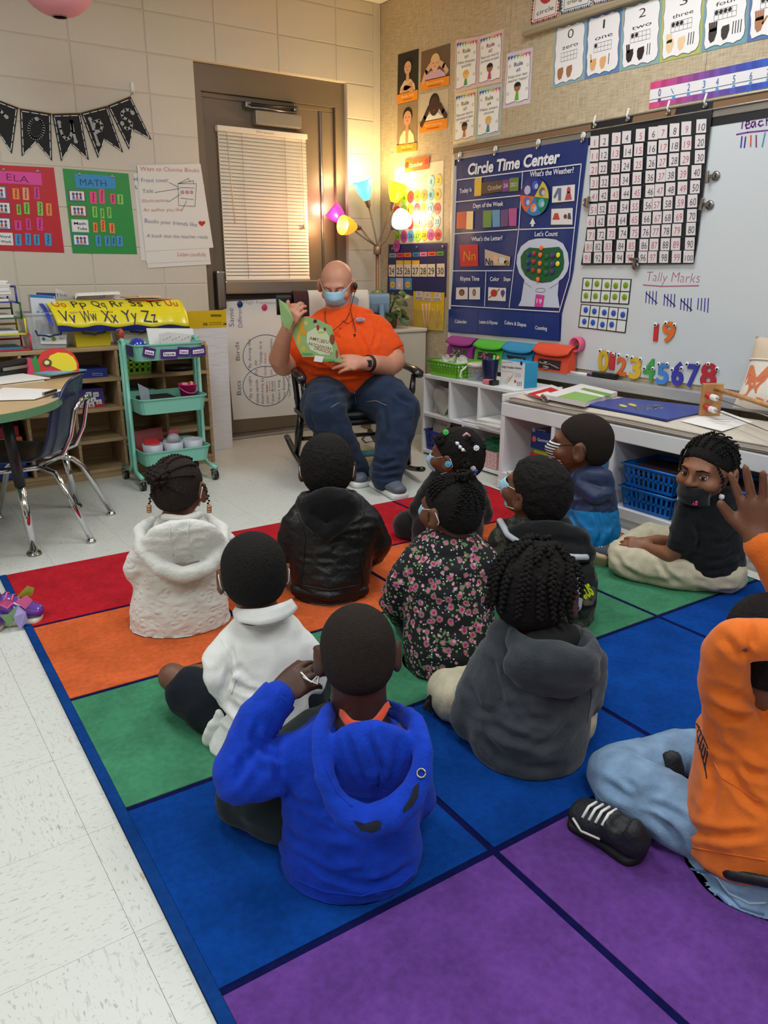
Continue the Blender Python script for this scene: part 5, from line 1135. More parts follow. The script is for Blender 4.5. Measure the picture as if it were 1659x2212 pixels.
p =MB(); p.poly([P3(-.045+.022*math.cos(a),.05+.018*math.sin(a),4) for a in np.linspace(0,6.28,19)[:-1]],mat('cut_dark',(90,70,50),.5),.001); p.poly([P3(-.045+.012*math.cos(a),.05+.01*math.sin(a),6) for a in np.linspace(0,6.28,15)[:-1]],mat('cut_cream',(236,226,150),.5),.001); p.build('wheel',t)
p =MB(); p.poly([P3(x,y,1) for x,y in ((-.1,.0),(-.12,.06),(-.1,.085),(-.085,.05),(-.08,0))],mat('cut_green',(50,140,60),.5),.001); p.build('green_leaf',t)
p =MB(); p.poly([P3(x,y,-1) for x,y in ((-.15,-.02),(-.17,.05),(-.14,.075),(-.11,.07),(-.1,0))],mat('cut_pink',(214,60,96),.5),.001); p.build('pink_petal',t)
paper_stack('card_stack','fanned stack of dark edged cards with a blue one on top on the table','cards',on_table(128,812)-[0,0,0.0],.2,.12,4,[mat('tan_card',(150,128,96),.6),M_black,mat('tan_card',(150,128,96),.6),mat('bluecard',(110,170,206),.4)],.5,th=.006,jit=.012)
paper_stack('paper_pile','loose pile of white and orange papers on the table left of the cards','paper',on_table(15,825),.26,.2,4,[M_paperw,mat('orange_paper',(222,110,70),.6),M_paperw,M_paperw],.3,th=.004,jit=.02)
P =[on_table(x,y)+[0,0,.002] for x,y in ((-40,868),(8,840),(140,845),(75,865))]
t =thing('clipboard','worksheet on a clipboard lying at the edge of the activity table','clipboard',P[2])
p =MB(); p.poly([q_+[0,0,.004] for q_ in P],M_paperw,.003,(0,0,1)); p.build('worksheet',t)
p =MB(); a,c =P[2],P[3]; d_ =nrm(c-a); n_ =np.array([d_[1],-d_[0],0]); p.poly([a+[0,0,.003],c+[0,0,.003],c+n_*.012+[0,0,.003],a+n_*.012+[0,0,.003]],mat('masonite',(150,112,76),.6),.003,(0,0,1)); p.build('board',t)
p =MB(); m_ =(a+c)/2; p.box(m_+[0,0,.012],(.1,.012,.012),M_steel,np.array([[d_[0],-d_[1],0],[d_[1],d_[0],0],[0,0,1]]),.004); p.build('clip',t)

# school chair --------------------------------------------------------------
rl,rr =G(200,1172),G(243,1112)       # rear feet
wv =rr-rl; cw =np.linalg.norm(wv); wv =nrm(wv); fv =np.array([-wv[1],wv[0],0.])       # facing
ch =thing('school_chair','navy plastic school chair with chrome legs pushed under the table','chair',(rl+rr)/2)
M_nvp =mat('navy_plastic',(22,40,78),.3,coat=.2)
c0 =(rl+rr)/2; SH =.335
def CL(s,f,z): return c0+wv*s+fv*f+np.array([0,0,z])
hw =cw/2
def shell(u,v):
    """v: 0 seat front .. 1 back top"""
    s =(u-.5)*2; w =.195-.02*max(0,v-.5)*2
    path =[(.52,SH+.005),(.47,SH+.016),(.32,SH+.004),(.2,SH+.006),(.125,SH+.04),(.1,SH+.1),(.075,SH+.2),(.05,SH+.29),(.035,SH+.335)]
    t_ =v*(len(path)-1); i =min(int(t_),len(path)-2); k =t_-i; f,z =np.array(path[i])*(1-k)+np.array(path[i+1])*k
    cup =.035*s*s*(1 if v < .5 else 1.1)
    rnd =1.-(.12*s**4 if v > .9 else 0)
    return CL(s*w,f+(cup if v > .45 else 0),z*rnd+(cup*.5 if v <= .45 else 0))
p =MB(); p.grid(shell,15,25,M_nvp); o =p.build('seat_shell',ch); md =o.modifiers.new('s','SOLIDIFY'); md.thickness =.012; md =o.modifiers.new('b','SUBSURF'); md.levels =md.render_levels =1
for s in (-1,1):
    hs =hw*s
    p =MB(); p.tube([CL(s*.1,.2,SH-.03),CL(s*.13,.13,SH-.05),CL(s*.16,.10,SH-.09),CL(hs,.005,.02)],.0125,M_chr,12); p.build('rear_leg',ch)
    p =MB(); p.tube([CL(s*.1,.2,SH-.03),CL(s*.14,.36,SH-.035),CL(s*.165,.42,SH-.09),CL(hs,.5,.02)],.0125,M_chr,12); p.build('front_leg',ch)
    for f in (.005,.5): p =MB(); p.lathe(CL(hs,f,0),[(.02,0),(.021,.006),(.016,.012),(.011,.022)],M_chr,16); p.build('glide',ch)
    p =MB(); p.tube([CL(s*.1,.2,SH-.025),CL(s*.1,.1,SH+.02),CL(s*.1,.06,SH+.1),CL(s*.1,.035,SH+.2),CL(s*.09,.02,SH+.225),CL(s*.05,.018,SH+.235),CL(0,.018,SH+.236)],.0105,M_chr,10); p.build('back_tube',ch)
# ================================================================== WHITE CUBE SHELF, BENCH AND WHAT THEY HOLD
ws =thing('cube_shelf','low white open cube shelf under the circle time chart','shelf',(-.21,-1.4,0)); WX0,WX1 =-.40,-.10; wy0,wy1 =-1.03,-1.80
for z0,z1 in ((.463,.482),(.235,.253),(.012,.03)): p =MB(); p.bb((WX0,wy0,z0),(WX1,wy1,z1),M_white,.002); p.build('shelf_board',ws)
for y,z0,z1 in ((wy0+.0,.0,.482),(wy1-.0,0,.482)): p =MB(); p.bb((WX0-.002,y-.009,z0),(WX1,y+.009,z1-.0195),M_white,.002); p.build('side_panel',ws)
for y,z0,z1 in ((-1.274,.2535,.4625),(-1.524,.2535,.4625),(-1.40,.0305,.2345)): p =MB(); p.bb((WX0,y-.008,z0),(WX1,y+.008,z1),M_white,.002); p.build('divider',ws)
p =MB(); p.bb((WX1-.006,wy0,.02),(WX1,wy1,.463),mat('white_back',(206,206,204),.5)); p.build('back_panel',ws)
WT =.4825
# on the shelf top
def WTp(x,y): return G(x,y,WT)
c =(WTp(925,812)+WTp(1000,822))/2
gb =basket('basket','lime green perforated basket full of clear bags on the cube shelf','basket',(-.29,-1.19,WT),(.2,.27,.085),mat('lime2',(112,190,42),.4),rows=4,ncol=10)
for i,(dx,dy,c_,h) in enumerate(((-.04,.05,(206,200,190),.1),(.02,-.03,(214,206,210),.11),(-.02,-.08,(226,228,226),.09),(.03,.08,(200,196,180),.1))):
    p =MB(); p.grid(lambda u,v: np.array([-.29+dx+.05*(u-.5)+.012*math.sin(v*9),-1.19+dy+.09*(v-.5),WT+.02+(h-.02)*(1-abs(u-.5)*1.3)+.012*math.sin(u*8+v*7+i)]),9,11,mat('bagfilm_%d' % i,c_,.15,alpha=.55,coat=.5)); tag(p.build('plastic_bag'),'crumpled clear plastic bag of small parts in the green basket','bag','bags in the green basket')
M_tub =mat('clear_tub',(214,222,224),.08,alpha=.28,coat=.5)
tc_ =np.array([-.30,-1.405,WT])
tu =thing('clear_tub','round clear tub with white lid and coloured blocks on the cube shelf','tub',tc_)
p =MB(); p.lathe(tc_,[(.055,.001),(.06,.004),(.062,.075)],M_tub,28,capt=False); p.build('tub',tu)
p =MB(); p.lathe(tc_,[(.066,.076),(.067,.092),(.05,.096)],mat('tub_lid',(196,190,178),.4),28); p.build('lid',tu)
p =MB(); p.tube([tc_+[-.05,.045,.075],tc_+[-.075,.06,.05],tc_+[-.08,.065,.02],tc_+[-.07,.06,.01]],.006,mat('tub_handle',(214,214,206),.4),8); p.build('handle',tu)
for i in range(16):
    a =rng.uniform(0,6.28); r =.04*math.sqrt(rng.random()); cc =[(40,70,160),(190,50,50),(60,140,70),(226,180,40),(50,60,150)][i % 5]
    p =MB(); p.box(tc_+[r*math.cos(a),r*math.sin(a),.014+.05*rng.random()],(.022,.022,.014),mat('blk_%d' % (i % 5),cc,.4),np.array(Matrix.Rotation(rng.uniform(0,3),3,'Z'))@np.array(Matrix.Rotation(rng.uniform(0,1),3,'X')),.002); p.build('block',tu)
cc =np.array([-.32,-1.52,WT]); cu_ =thing('pencil_cup','dark navy plastic cup holding markers on the cube shelf','cup',cc); M_ncup =mat('navy_cup',(22,34,74),.35)
p =MB(); p.lathe(cc,[(.034,0),(.036,.004),(.047,.125),(.049,.13),(.045,.13),(.033,.006),(.001,.006)],M_ncup,28); p.build('cup',cu_)
for dx,dy,c_,l in ((-.02,.015,(120,30,50),.16),(.01,-.01,(70,190,70),.15),(.02,-.02,(236,130,70),.145),(-.005,.012,(30,40,80),.14)):
    p =MB(); p.tube([cc+[dx*.5,dy*.5,.01],cc+[dx*1.5,dy*1.5,l]],.0065,mat('mk_%d' % c_[0],c_,.4),8); p.build('marker',cu_)
ec =np.array([-.36,-1.575,WT]); p =MB(); p.box(ec+[0,.02,.013],(.045,.05,.024),mat('eraser_pink',(206,120,130),.6),bev=.004); p.box(ec+[0,-.025,.013],(.047,.03,.026),M_black,bev=.003); tag(p.build('eraser'),'pink and black eraser lying before the navy cup','eraser')
# boxed kit
bq =[WTp(1081,832),WTp(1130,838)]
bx =thing('card_kit_box','white and blue Daily Problem Solving box on the cube shelf','box',(-.3,-1.66,WT))
f0 =WTp(1081,830); f1 =WTp(1131,840); dv =nrm(f1-f0); nv_ =np.array([dv[1],-dv[0],0]); nv_ =nv_ if nv_@(CAM-f0) > 0 else -nv_
hgt =plane_hit(1085,777,f0,nv_)[2]-WT; bk_ =-nv_*.09; wbox =np.linalg.norm(f1-f0)
p =MB(); p.poly([f0,f1,f1+[0,0,hgt],f0+[0,0,hgt]],mat('kit_white',(224,224,224),.4),.001,nv_); p.build('front',bx)
p =MB(); f0b,f1b =f0-nv_*.0012,f1-nv_*.0012
R =np.array([dv,-nv_,[0,0,1]]).T; p.box((f0b+f1b)/2+bk_/2+[0,0,hgt/2],(wbox,.089,hgt),mat('kit_blue',(44,152,196),.4),R,.001); p.build('carton',bx)
q =Plate(lambda x,y: plane_hit(x,y,f0,nv_),nv_,.0008)
q.text('Daily Problem Solving',(1084,794),(1127,798),4.6,(50,60,90),1.5,.02); q.text('hand2mind',(1085,784),(1095,784),3,(190,110,140),1.5); q.line([(1097,782),(1107,782)],.002,(110,110,110),1.5)
for i in range(4): q.line([(1088+i*3,826-i*4),(1096+i*3.5,828-i*4),(1102+i*2,818-i*4)],.003,(200,176,110),1.5)
q.line([(1084,801),(1110,804)],.0015,(200,110,110),1.5)
for i in range(4): q.line([(1112,806+i*2.4),(1126,808+i*2.4)],.0012,(140,140,140),1.5)
q.disc((1113,824),2.2,(206,60,50),1.5)
for i in range(9): q.disc((1118+(i % 3)*4,826+(i//3)*3.2),1,(80,80,80),1.5,6)
q.disc((1126.5,785),2.8,(34,44,110),1.5); q.build('print',bx)
# four pouches on the tray
pz =tz+.001
for i,(x0,x1,yb,yt,c_,nm) in enumerate(((964,1023,771,726,(140,44,130),'purple'),(1023,1088,778,732,(76,170,50),'green'),(1084,1152,786,738,(36,132,178),'blue'),(1150,1231,800,741,(214,74,44),'orange red'))):
    a,c =RW(x0+3,yb,-.08),RW(x1-3,yb,-.08); ya,yc =a[1],c[1]; zt_ =RW((x0+x1)/2,yt+4,-.05)[2]; zb_ =pz+.001
    t =thing('craft_pouch',nm+' fabric pouch with clear window and flap on the board tray','pouch',((a+c)/2)*[1,1,0]+[0,0,zb_],'fabric pouches on the tray'); m =mat('pouch_%d' % i,c_,.8,bump=.2,scale=90)
    h =max(.12,zt_-zb_); xf,xb =-.078,-.03
    p =MB(); prof =[(xf-.012,0),(xf-.004,h*.5),(-.045,h*.97),(-.03,h),(-.026,h*.5),(-.027,0)]
    vs =[(x,yy,zb_+z_) for yy in (ya,yc) for x,z_ in prof]; n =len(prof); p.add(vs,[tuple(range(n)),tuple(range(2*n-1,n-1,-1))]+[(k,(k+1) % n,n+(k+1) % n,n+k) for k in range(n)],m); p.build('body',t)
    p =MB(); wy =abs(yc-ya)
    def flap(u,v):
        yy =ya+(yc-ya)*(u*1.04-.02); x =-.03-.064*v; zz_ =h*(1.0-.0*v)-h*.42*v*v*(1-.35*(2*abs(u-.5))**3)+.006
        return np.array([x-.006,yy,zb_+zz_])
    p.grid(flap,13,8,m); o =p.build('flap',t); o.modifiers.new('s','SOLIDIFY').thickness =.003
    p =MB(); P =[np.array([xf-.0135,ya+(yc-ya)*.14,zb_+h*.1]),np.array([xf-.0135,ya+(yc-ya)*.8,zb_+h*.1]),np.array([xf-.0075,ya+(yc-ya)*.8,zb_+h*.46]),np.array([xf-.0075,ya+(yc-ya)*.14,zb_+h*.46])]
    p.poly(P,mat('pouch_dark',(54,48,50),.15,coat=.4)); p.build('window',t)
    for k in range(10):
        s_,e_ =rng.random(),rng.random(); A =P[0]+(P[1]-P[0])*rng.random()+(P[3]-P[0])*s_; B_ =P[0]+(P[1]-P[0])*rng.random()+(P[3]-P[0])*e_
        A,B_ =A+[-.002,0,0],A+(B_-A)*.5+[-.002,0,0]; p =MB(); p.tube([A,B_],.003,mat('tool_%d' % (k % 3),[(150,140,120),(190,186,180),(120,90,80)][k % 3] if i < 3 else (84,64,74),.4),5); p.build('tool',t)
# markers and eraser on the tray
p =MB(); A,B_ =RW(1229,801,-.06),RW(1284,809,-.06); A[2] =B_[2] =tz+.009; A2 =A+(B_-A)*.75
mk =thing('dry_erase_marker','white and purple dry erase marker lying on the board tray','marker',A-[0,0,.008]); p.tube([A,A2],.0085,mat('marker_white',(222,220,224),.35),12); p.build('barrel',mk); p =MB(); p.tube([A2,B_],.009,mat('marker_purple',(64,48,120),.35),12); p.build('cap',mk)
p =MB(); C_ =RW(1306,808,-.055); p.box((-.05,C_[1],tz+.016),(.045,.14,.028),M_black,bev=.006); tag(p.build('board_eraser'),'black felt board eraser on the whiteboard tray','eraser')
# inside the cube shelf
def film(name,label,y0,y1,z0,h,x,c_,al=.5):
    p =MB(); p.grid(lambda u,v: np.array([x+.015*math.sin(5*u+7*v)+.03*v,y0+(y1-y0)*u,z0+h*v]),10,9,mat('film_%s' % label[:12],c_,.12,alpha=al,coat=.5)); o =p.build(name); o.modifiers.new('s','SOLIDIFY').thickness =.002; return tag(o,label,'bag')
film('zip_bag','clear zip bag with pink strip standing in the first upper cube',-1.06,-1.2,.2545,.16,-.36,(206,200,190)); film('zip_bag','yellow striped clear bag leaning in the first upper cube',-1.14,-1.255,.2545,.19,-.30,(206,190,60),.8)
for i in range(6): p =MB(); p.tube([(-.33+.01*(i % 3),-1.08-.018*i,.257),(-.31,-1.09-.018*i,.38)],.004,mat('straw',(206,196,130),.4),6); tag(p.build('straw'),'pale yellow straw standing in the first upper cube','straw','straws in the upper cube')
paper_stack('paper_stack','loose white papers lying in the middle upper cube','paper',(-.28,-1.44,.2535),.2,.14,4,M_paperw,.1,th=.003)
paper_stack('paper_stack','thick stack of white workbooks in the upper cube next to the bench','paper',(-.31,-1.64,.2535),.24,.18,8,M_paperw,.05,th=.006)
basket('basket','royal blue slotted basket of books in the lower left cube','basket',(-.30,-1.13,.0305),(.18,.17,.12),mat('royal',(38,50,150),.4),rows=3,ncol=8)
p =MB(); p.poly([(-.36,-1.06,.07),(-.36,-1.20,.07),(-.33,-1.2,.212),(-.33,-1.06,.215)],mat('sound_book',(214,202,186),.5),.01,(-1,0,0)); o =tag(p.build('picture_book'),"cream picture book titled My b Sound in the blue basket",'book')
A =np.array(PJ((-.345,-1.07,.185))); B_ =np.array(PJ((-.345,-1.19,.185))); q =Plate(lambda x,y: plane_hit(x,y,(-.346,-1.1,.14),nrm([-1,0,.21])),nrm([-1,0,.21])); q.text("My 'b' Sound",tuple(A),tuple(B_),8,(80,120,160),1); q.build('lettering',o)
pb =thing('storage_box','pink petal patterned storage box with green tissue in the lower cube','box',(-.3,-1.55,.0305))
p =MB(); p.bb((-.39,-1.45,.0305),(-.2,-1.68,.125),mat('petal_pink',(212,158,158),.6),.003); p.build('box',pb)
q =Plate(lambda x,y: RW(x,y,-.39),(-1,0,0),.0008)
for i in range(9):
    for j in range(5):
        c_ =PJ((-.39,-1.462-.026*i,.042+.0185*j)); a =(i*2+j*3) % 6*.5; q.line([(c_[0]-3*math.cos(a),c_[1]-3*math.sin(a)),(c_[0]+3*math.cos(a),c_[1]+3*math.sin(a))],.0045,(232,214,210),1)
q.build('petal_print',pb)
p =MB(); p.grid(lambda u,v: np.array([-.38+.16*u,-1.46-.2*v,.128+.05*math.sin(u*3)*math.sin(v*3.1)+.008*math.sin(u*22)*math.sin(v*25)]),22,26,mat('green_tissue',(20,92,54),.6)); p.build('tissue',pb)

# bench ---------------------------------------------------------------------------
bn =thing('storage_bench','long white storage bench with open cubbies under the whiteboard','bench',(-.33,-2.9,0)); BX0,BX1 =-.545,-.12; by0,by1 =-1.86,-4.35
M_bench =mat('bench_white',(224,225,226),.4)
p =MB(); p.bb((BX0,by0,.378),(BX1,by1,.445),M_bench,.004); p.build('top_rail',bn)
p =MB(); p.bb((BX0,by0,.045),(BX1,by1,.09),M_bench,.003); p.build('bottom_board',bn)
p =MB(); p.bb((BX0+.02,by0-.02,.0),(BX1,by1,.0445),mat('bench_plinth',(206,206,206),.5)); p.build('plinth',bn)
p =MB(); p.bb((BX0-.004,by0-.001,.005),(BX0+.02,by0-.05,.0445),M_bench,.002); p.build('foot',bn)
p =MB(); p.bb((BX1-.008,by0,.09),(BX1,by1,.378),mat('bench_back',(196,196,198),.5)); p.build('back_panel',bn)
for y,w in ((by0-.014,.028),(-2.215,.022),(-2.565,.022),(-2.92,.022),(-3.275,.022),(-3.63,.022),(-3.985,.022),(by1+.014,.028)): p =MB(); p.bb((BX0+.001,y-w/2,.0905),(BX1-.01,y+w/2,.3775),M_bench,.002); p.build('divider',bn)
# raised end lip
p =MB(); p.bb((BX0+.0,by0+.0,.4455),(BX1,by0-.014,.487),M_bench,.006); p.build('end_lip',bn)
p =MB(); p.lathe((BX0-.0005,by0-.075,.098),[(.001,.0),(.009,.0),(.009,.002)],M_white,12,(-1,0,0)); p.build('screw_cap',bn)
# cushion
cz0,cz1 =.446,.487
def cush(u,v):
    pr =[(-.0,.0),(-.014,.01),(-.016,.021),(-.012,.034),(.01,.043),(.05,.046),(.25,.049),(.37,.046),(.40,.036),(.405,.02),(.395,.002)]
    t_ =v*(len(pr)-1); i =min(int(t_),len(pr)-2); k =t_-i; x,z_ =np.array(pr[i])*(1-k)+np.array(pr[i+1])*k
    y =-1.885-(4.33-1.885)*u; e =min(1,min(u,1-u)*36); z_ =z_*(.35+.65*math.sin(e*math.pi/2))
    return np.array([BX0+.018+x,y,cz0+z_+.002*math.sin(y*9+x*12)])
p =MB(); p.grid(cush,120,23,mat('linen',(196,186,172),.9,bump=.4,scale=260,var=.06)); cs =tag(p.build('bench_cushion'),'long beige linen cushion lying on the white bench','cushion')
for v in (.12,.27): p =MB(); p.tube([cush(u,v)+[-.001,0,.001] for u in np.linspace(.012,.988,80)],.0028,mat('piping',(168,158,146),.9),6); p.build('piping',cs)
CT =cz0+.049
def CB(x,y,dz=0): return G(x,y,CT+dz)
def flat(name,label,cat,px,m,th,dz=0.):
    P =[CB(*v,dz) for v in px]; p =MB(); p.poly([q_+[0,0,th] for q_ in P],m,th*.95,(0,0,1)); return tag(p.build(name),label,cat),P
o,P =flat('workbook','red covered workbook lying on the bench cushion','book',[(1132,852),(1191,834),(1232,850),(1182,866)],mat('wb_white',(226,222,220),.5),.008)
q =Plate(lambda x,y: G(x,y,CT+.008),(0,0,1),.0008); q.poly([(1138,851),(1190,837),(1218,847),(1170,861)],(196,40,40),1); q.poly([(1156,853),(1182,846),(1192,850),(1168,858)],(226,216,210),2); q.build('print',o)
o,P =flat('workbook','white spiral workbook with green cover art on the bench','book',[(1176,862),(1255,838),(1333,856),(1263,880)],mat('wb_white',(226,222,220),.5),.022,.002)
q =Plate(lambda x,y: G(x,y,CT+.024),(0,0,1),.0008); q.poly([(1203,857),(1242,846),(1302,858),(1264,869)],(132,172,92),1); q.poly([(1253,841),(1262,838),(1325,852),(1312,856)],(110,156,70),1); q.build('print',o)
p =MB()
for i in range(9): c_ =np.array(G(1172+i*0.9,857+i*.9,CT+.012)); p.tube([c_+[.0,.012*math.cos(a),.012*math.sin(a)] for a in np.linspace(0,6.28,11)],.0012,M_steel,5)
p.build('spiral',o)
o,P =flat('poster_stack','dark blue posters with a glittery creature drawing on the bench','poster',[(1266,876),(1345,862),(1560,886),(1440,910)],mat('poster_blue',(44,62,140),.4),.008)
q =Plate(lambda x,y: G(x,y,CT+.008),(0,0,1),.0008)
for i in range(34): a =i*.41; q.line([(1372+i*1.7+5*math.sin(a*3),880+5*math.sin(a*2.1)),(1372+i*1.7+7*math.cos(a*2),880+6*math.cos(a*1.7))],.004,(120,124,130),1)
q.disc((1346,877),7,(200,190,90),1.6,ry=3); q.disc((1366,875),7,(200,190,90),1.6,ry=3); q.build('drawing',o)
o,P =flat('worksheet','white worksheet with small print lying on the bench cushion','paper',[(1470,910),(1560,888),(1626,912),(1560,932)],M_paperw,.002)
q =Plate(lambda x,y: G(x,y,CT+.002),(0,0,1),.0008)
for i in range(3): q.line([(1528+i*8,908+i*3),(1590-i*12,905+i*6)],.003,(120,120,124),1)
q.build('print',o)
# counting frame (abacus)
e0,e1 =CB(1506,898),CB(1655,960); dv =nrm((e1-e0)*[1,1,0]); pv =np.array([-dv[1],dv[0],0.])
if pv[0] < 0: pv =-pv
ab =thing('bead_abacus','wooden counting frame with red and white beads on wire rods on the bench','abacus',e0)
hab =plane_hit(1512,828,e0,nrm((CAM-e0)*[1,1,0]))[2]-CT; L =np.linalg.norm((e1-e0)[:2])+.12
R =np.array([dv,pv,[0,0,1]]).T
for s in (0,L): p =MB(); p.box(e0+dv*(s+.012)+pv*.045+[0,0,hab/2+.0012],(.022,.085,hab),M_oak,R,.003); p.build('end_board',ab)
p =MB(); p.tube([e0+dv*.0+pv*.055+[0,0,hab*.86],e0+dv*L+pv*.055+[0,0,hab*.86]],.0095,M_oak,12); p.build('dowel',ab)
for k,hz in enumerate((.66,.3)):
    o_ =pv*.022+np.array([0,0,hab*hz]); p =MB(); p.tube([e0+dv*.01+o_,e0+dv*L+o_],.0024,M_steel,8); p.build('wire',ab)
    for j in range(2):
        for i in range(5):
            p =MB(); c_ =e0+dv*(.026+.0085*(i+5*j)*.9)+o_; p.lathe(c_,[(.006,0),(.0125,.0015),(.0125,.0062),(.006,.0075)],mat('bead_red',(200,36,36),.35) if j ==0 else mat('bead_white',(228,226,222),.35),14,dv); p.build('bead',ab)
# pillow with lettering, leaning on the board
pw =thing('throw_pillow','cream pillow with colourful patterned letters MAG leaning on the board','pillow',(-.2,-3.25,CT))
ptl,pbl =(1617,724),(1578,880); Pn =nrm([-1,0.,.35]); P0 =CB(1580,888); P0 =np.array([-.19,P0[1]+.0,CT+.01])
def PWm(x,y): return plane_hit(x,y,P0,Pn)
a =PWm(1582,880); d_ =PWm(1617,726); up3 =nrm(d_-a); wdt =.44; hh =np.linalg.norm(d_-a); rt =np.array([0,-1.,0]); up3 =nrm(np.cross(Pn,rt)); up3 =up3 if up3[2] > 0 else -up3
def pil(sgn):
    def f(u,v):
        s,t_ =2*u-1,2*v-1; k =(1-s**4)*(1-t_**4); pin =1-.06*(1-abs(s))*abs(t_)**3; 
        return a+rt*(wdt*(u+.03*math.sin(math.pi*v)*(-1 if u > .5 else 1)*abs(s)**3))+up3*(hh*(v+.03*math.sin(math.pi*u)*(-1 if v > .5 else 1)*abs(t_)**3))+Pn*sgn*.055*max(0,k)**.6
    return f
M_pil =mat('pillow_cream',(220,212,200),.9,bump=.3,scale=120); M_pilt =mat('pillow_tan',(200,182,158),.9,bump=.3,scale=120)
fF,fB =pil(1),pil(-1)
p =MB(); p.grid(lambda u,v: fF(u,v*.66),24,18,M_pil); p.grid(lambda u,v: fB(u,v),24,24,M_pil); p.grid(lambda u,v: fF(u,.66+v*.34),24,10,M_pilt); p.build('cover',pw)
p =MB(); p.tube([fF(u,.66)+Pn*.003 for u in np.linspace(0,1,24)],.004,M_pil,6); p.build('seam_cord',pw)
lm =MB()
for t_,u0,u1,c_ in (('M',.07,.33,(206,120,84)),('A',.36,.55,(206,104,96)),('G',.57,.8,(76,140,160)),('I',.84,.88,(200,110,130))):
    vv,ff =textmesh(t_,.03); x0,x1 =vv[:,0].min(),vv[:,0].max(); lm.add([fF(u0+(u1-u0)*(x-x0)/(x1-x0),.12+.46*y/.72)+Pn*.003 for x,y in vv],ff,ink(c_,.9))
tag(lm.build('lettering',pw,fix=False),kind='stuff')
# in the bench cubbies
zb =.0905
p =MB(); p.bb((-.50,-2.035,zb+.15),(-.3,-2.2,zb+.24),mat('geo_box',(26,44,104),.35)); o =tag(p.build('game_box'),'dark blue Geometric shapes box on top in the first bench cubby','box')
q =Plate(lambda x,y: RW(x,y,-.50),(-1,0,0),.0008); q.text('Geometric',(1161,952),(1191,958),7,(200,210,226),1,.01); q.disc((1154,948),5,(206,90,50),1,6); q.disc((1153,928),4,(120,130,150),1,6); q.text('Learning',(1160,929),(1178,932),4,(160,170,190),1); q.build('print',o)
p =MB(); p.bb((-.49,-2.05,zb+.125),(-.3,-2.2,zb+.149),mat('green_box',(150,176,40),.4)); tag(p.build('game_box'),'lime green flat box under the dark blue one in the bench','box')
p =MB(); p.bb((-.50,-2.03,zb+.075),(-.3,-2.2,zb+.124),mat('red_box',(186,36,38),.35),.004); tag(p.build('game_box'),'red lidded box in the first bench cubby','box')
p =MB(); p.bb((-.49,-2.04,zb+.001),(-.3,-2.2,zb+.074),mat('red_box2',(150,30,40),.4),.003); tag(p.build('game_box'),'dark red box at the bottom of the first bench cubby','box')
p =MB(); p.bb((-.48,-2.42,zb+.001),(-.3,-2.55,zb+.2),mat('sky_box',(52,130,180),.4),.003); o =tag(p.build('game_box'),'sky blue box in the second bench cubby behind the boy','box')
M_bb =mat('basket_blue',(10,110,200),.35)
for k,(y,dz) in enumerate(((-2.75,0),(-2.75,.1),(-3.1,0),(-3.1,.1))):
    basket('basket',['bright blue slotted basket at the bottom of the third bench cubby','bright blue slotted basket stacked on top in the third bench cubby','bright blue slotted basket at the bottom of the fourth bench cubby','bright blue slotted basket stacked on top in the fourth bench cubby'][k],'basket',(-.41,y,zb+.001+dz),(.24,.26,.095),M_bb,rows=2,ncol=10,taper=.1,group='blue baskets in the bench')
for y in (-2.75,-3.1):
    paper_stack('book_stack','small dark books lying in the top blue basket by divider %s' % ('three' if y > -3 else 'four'),'books',(-.41,y,zb+.11),.16,.2,7,[mat('bk3',(60,40,50),.5),mat('bk4',(90,70,60),.5),_M['bk1']],.2,th=.012)

# white cabinet with plant, in the corner ------------------------------------------------
cb_ =thing('corner_cabinet','small white cabinet in the corner behind the rocking chair','cabinet',(-.19,-.36,0))
cx0,cx1,cy0,cy1 =-.31,-.03,-.335,-.57; czt =RW(880,707,-.1)[2]
p =MB(); p.bb((cx0,cy0,.0),(cx1,cy1,czt-.022),mat('cabinet_cream',(206,198,180),.45),.004); p.build('body',cb_)
p =MB(); p.bb((cx0-.012,cy0+.012,czt-.0215),(cx1+.002,cy1-.012,czt),mat('cabinet_top',(214,206,190),.4),.006); p.build('top',cb_)
pt =thing('potted_plant','leafy green pothos plant in a pot on the corner cabinet','plant',(-.23,-.40,czt))
pc0 =np.array([-.235,-.44,czt+.0005]); p =MB(); p.lathe(pc0,[(.045,0),(.06,.09),(.064,.09),(.064,.1),(.055,.1),(.05,.02),(.001,.02)],mat('pot_brown',(110,84,60),.6),20); p.build('pot',pt)
M_leaf =[mat('leaf_%d' % i,c,.4,var=.15,scale=30) for i,c in enumerate(((52,84,40),(70,104,52),(40,68,34)))]
def leaf(c,d,n,l,w,m):
    d,n =nrm(d),nrm(n); s =nrm(np.cross(d,n)); n =np.cross(s,d); pts =[]
    for i in range(7):
        t_ =i/6; ww =w*math.sin(math.pi*min(1,t_*.92+.06))**.8; b_ =np.asarray(c)+d*l*t_-n*l*.22*t_*t_
        pts +=[b_-s*ww+n*.12*ww,b_,b_+s*ww+n*.12*ww]
    b_ =MB(); b_.add(pts,[(i*3+k,i*3+k+1,(i+1)*3+k+1,(i+1)*3+k) for i in range(6) for k in (0,1)],m,True); return b_
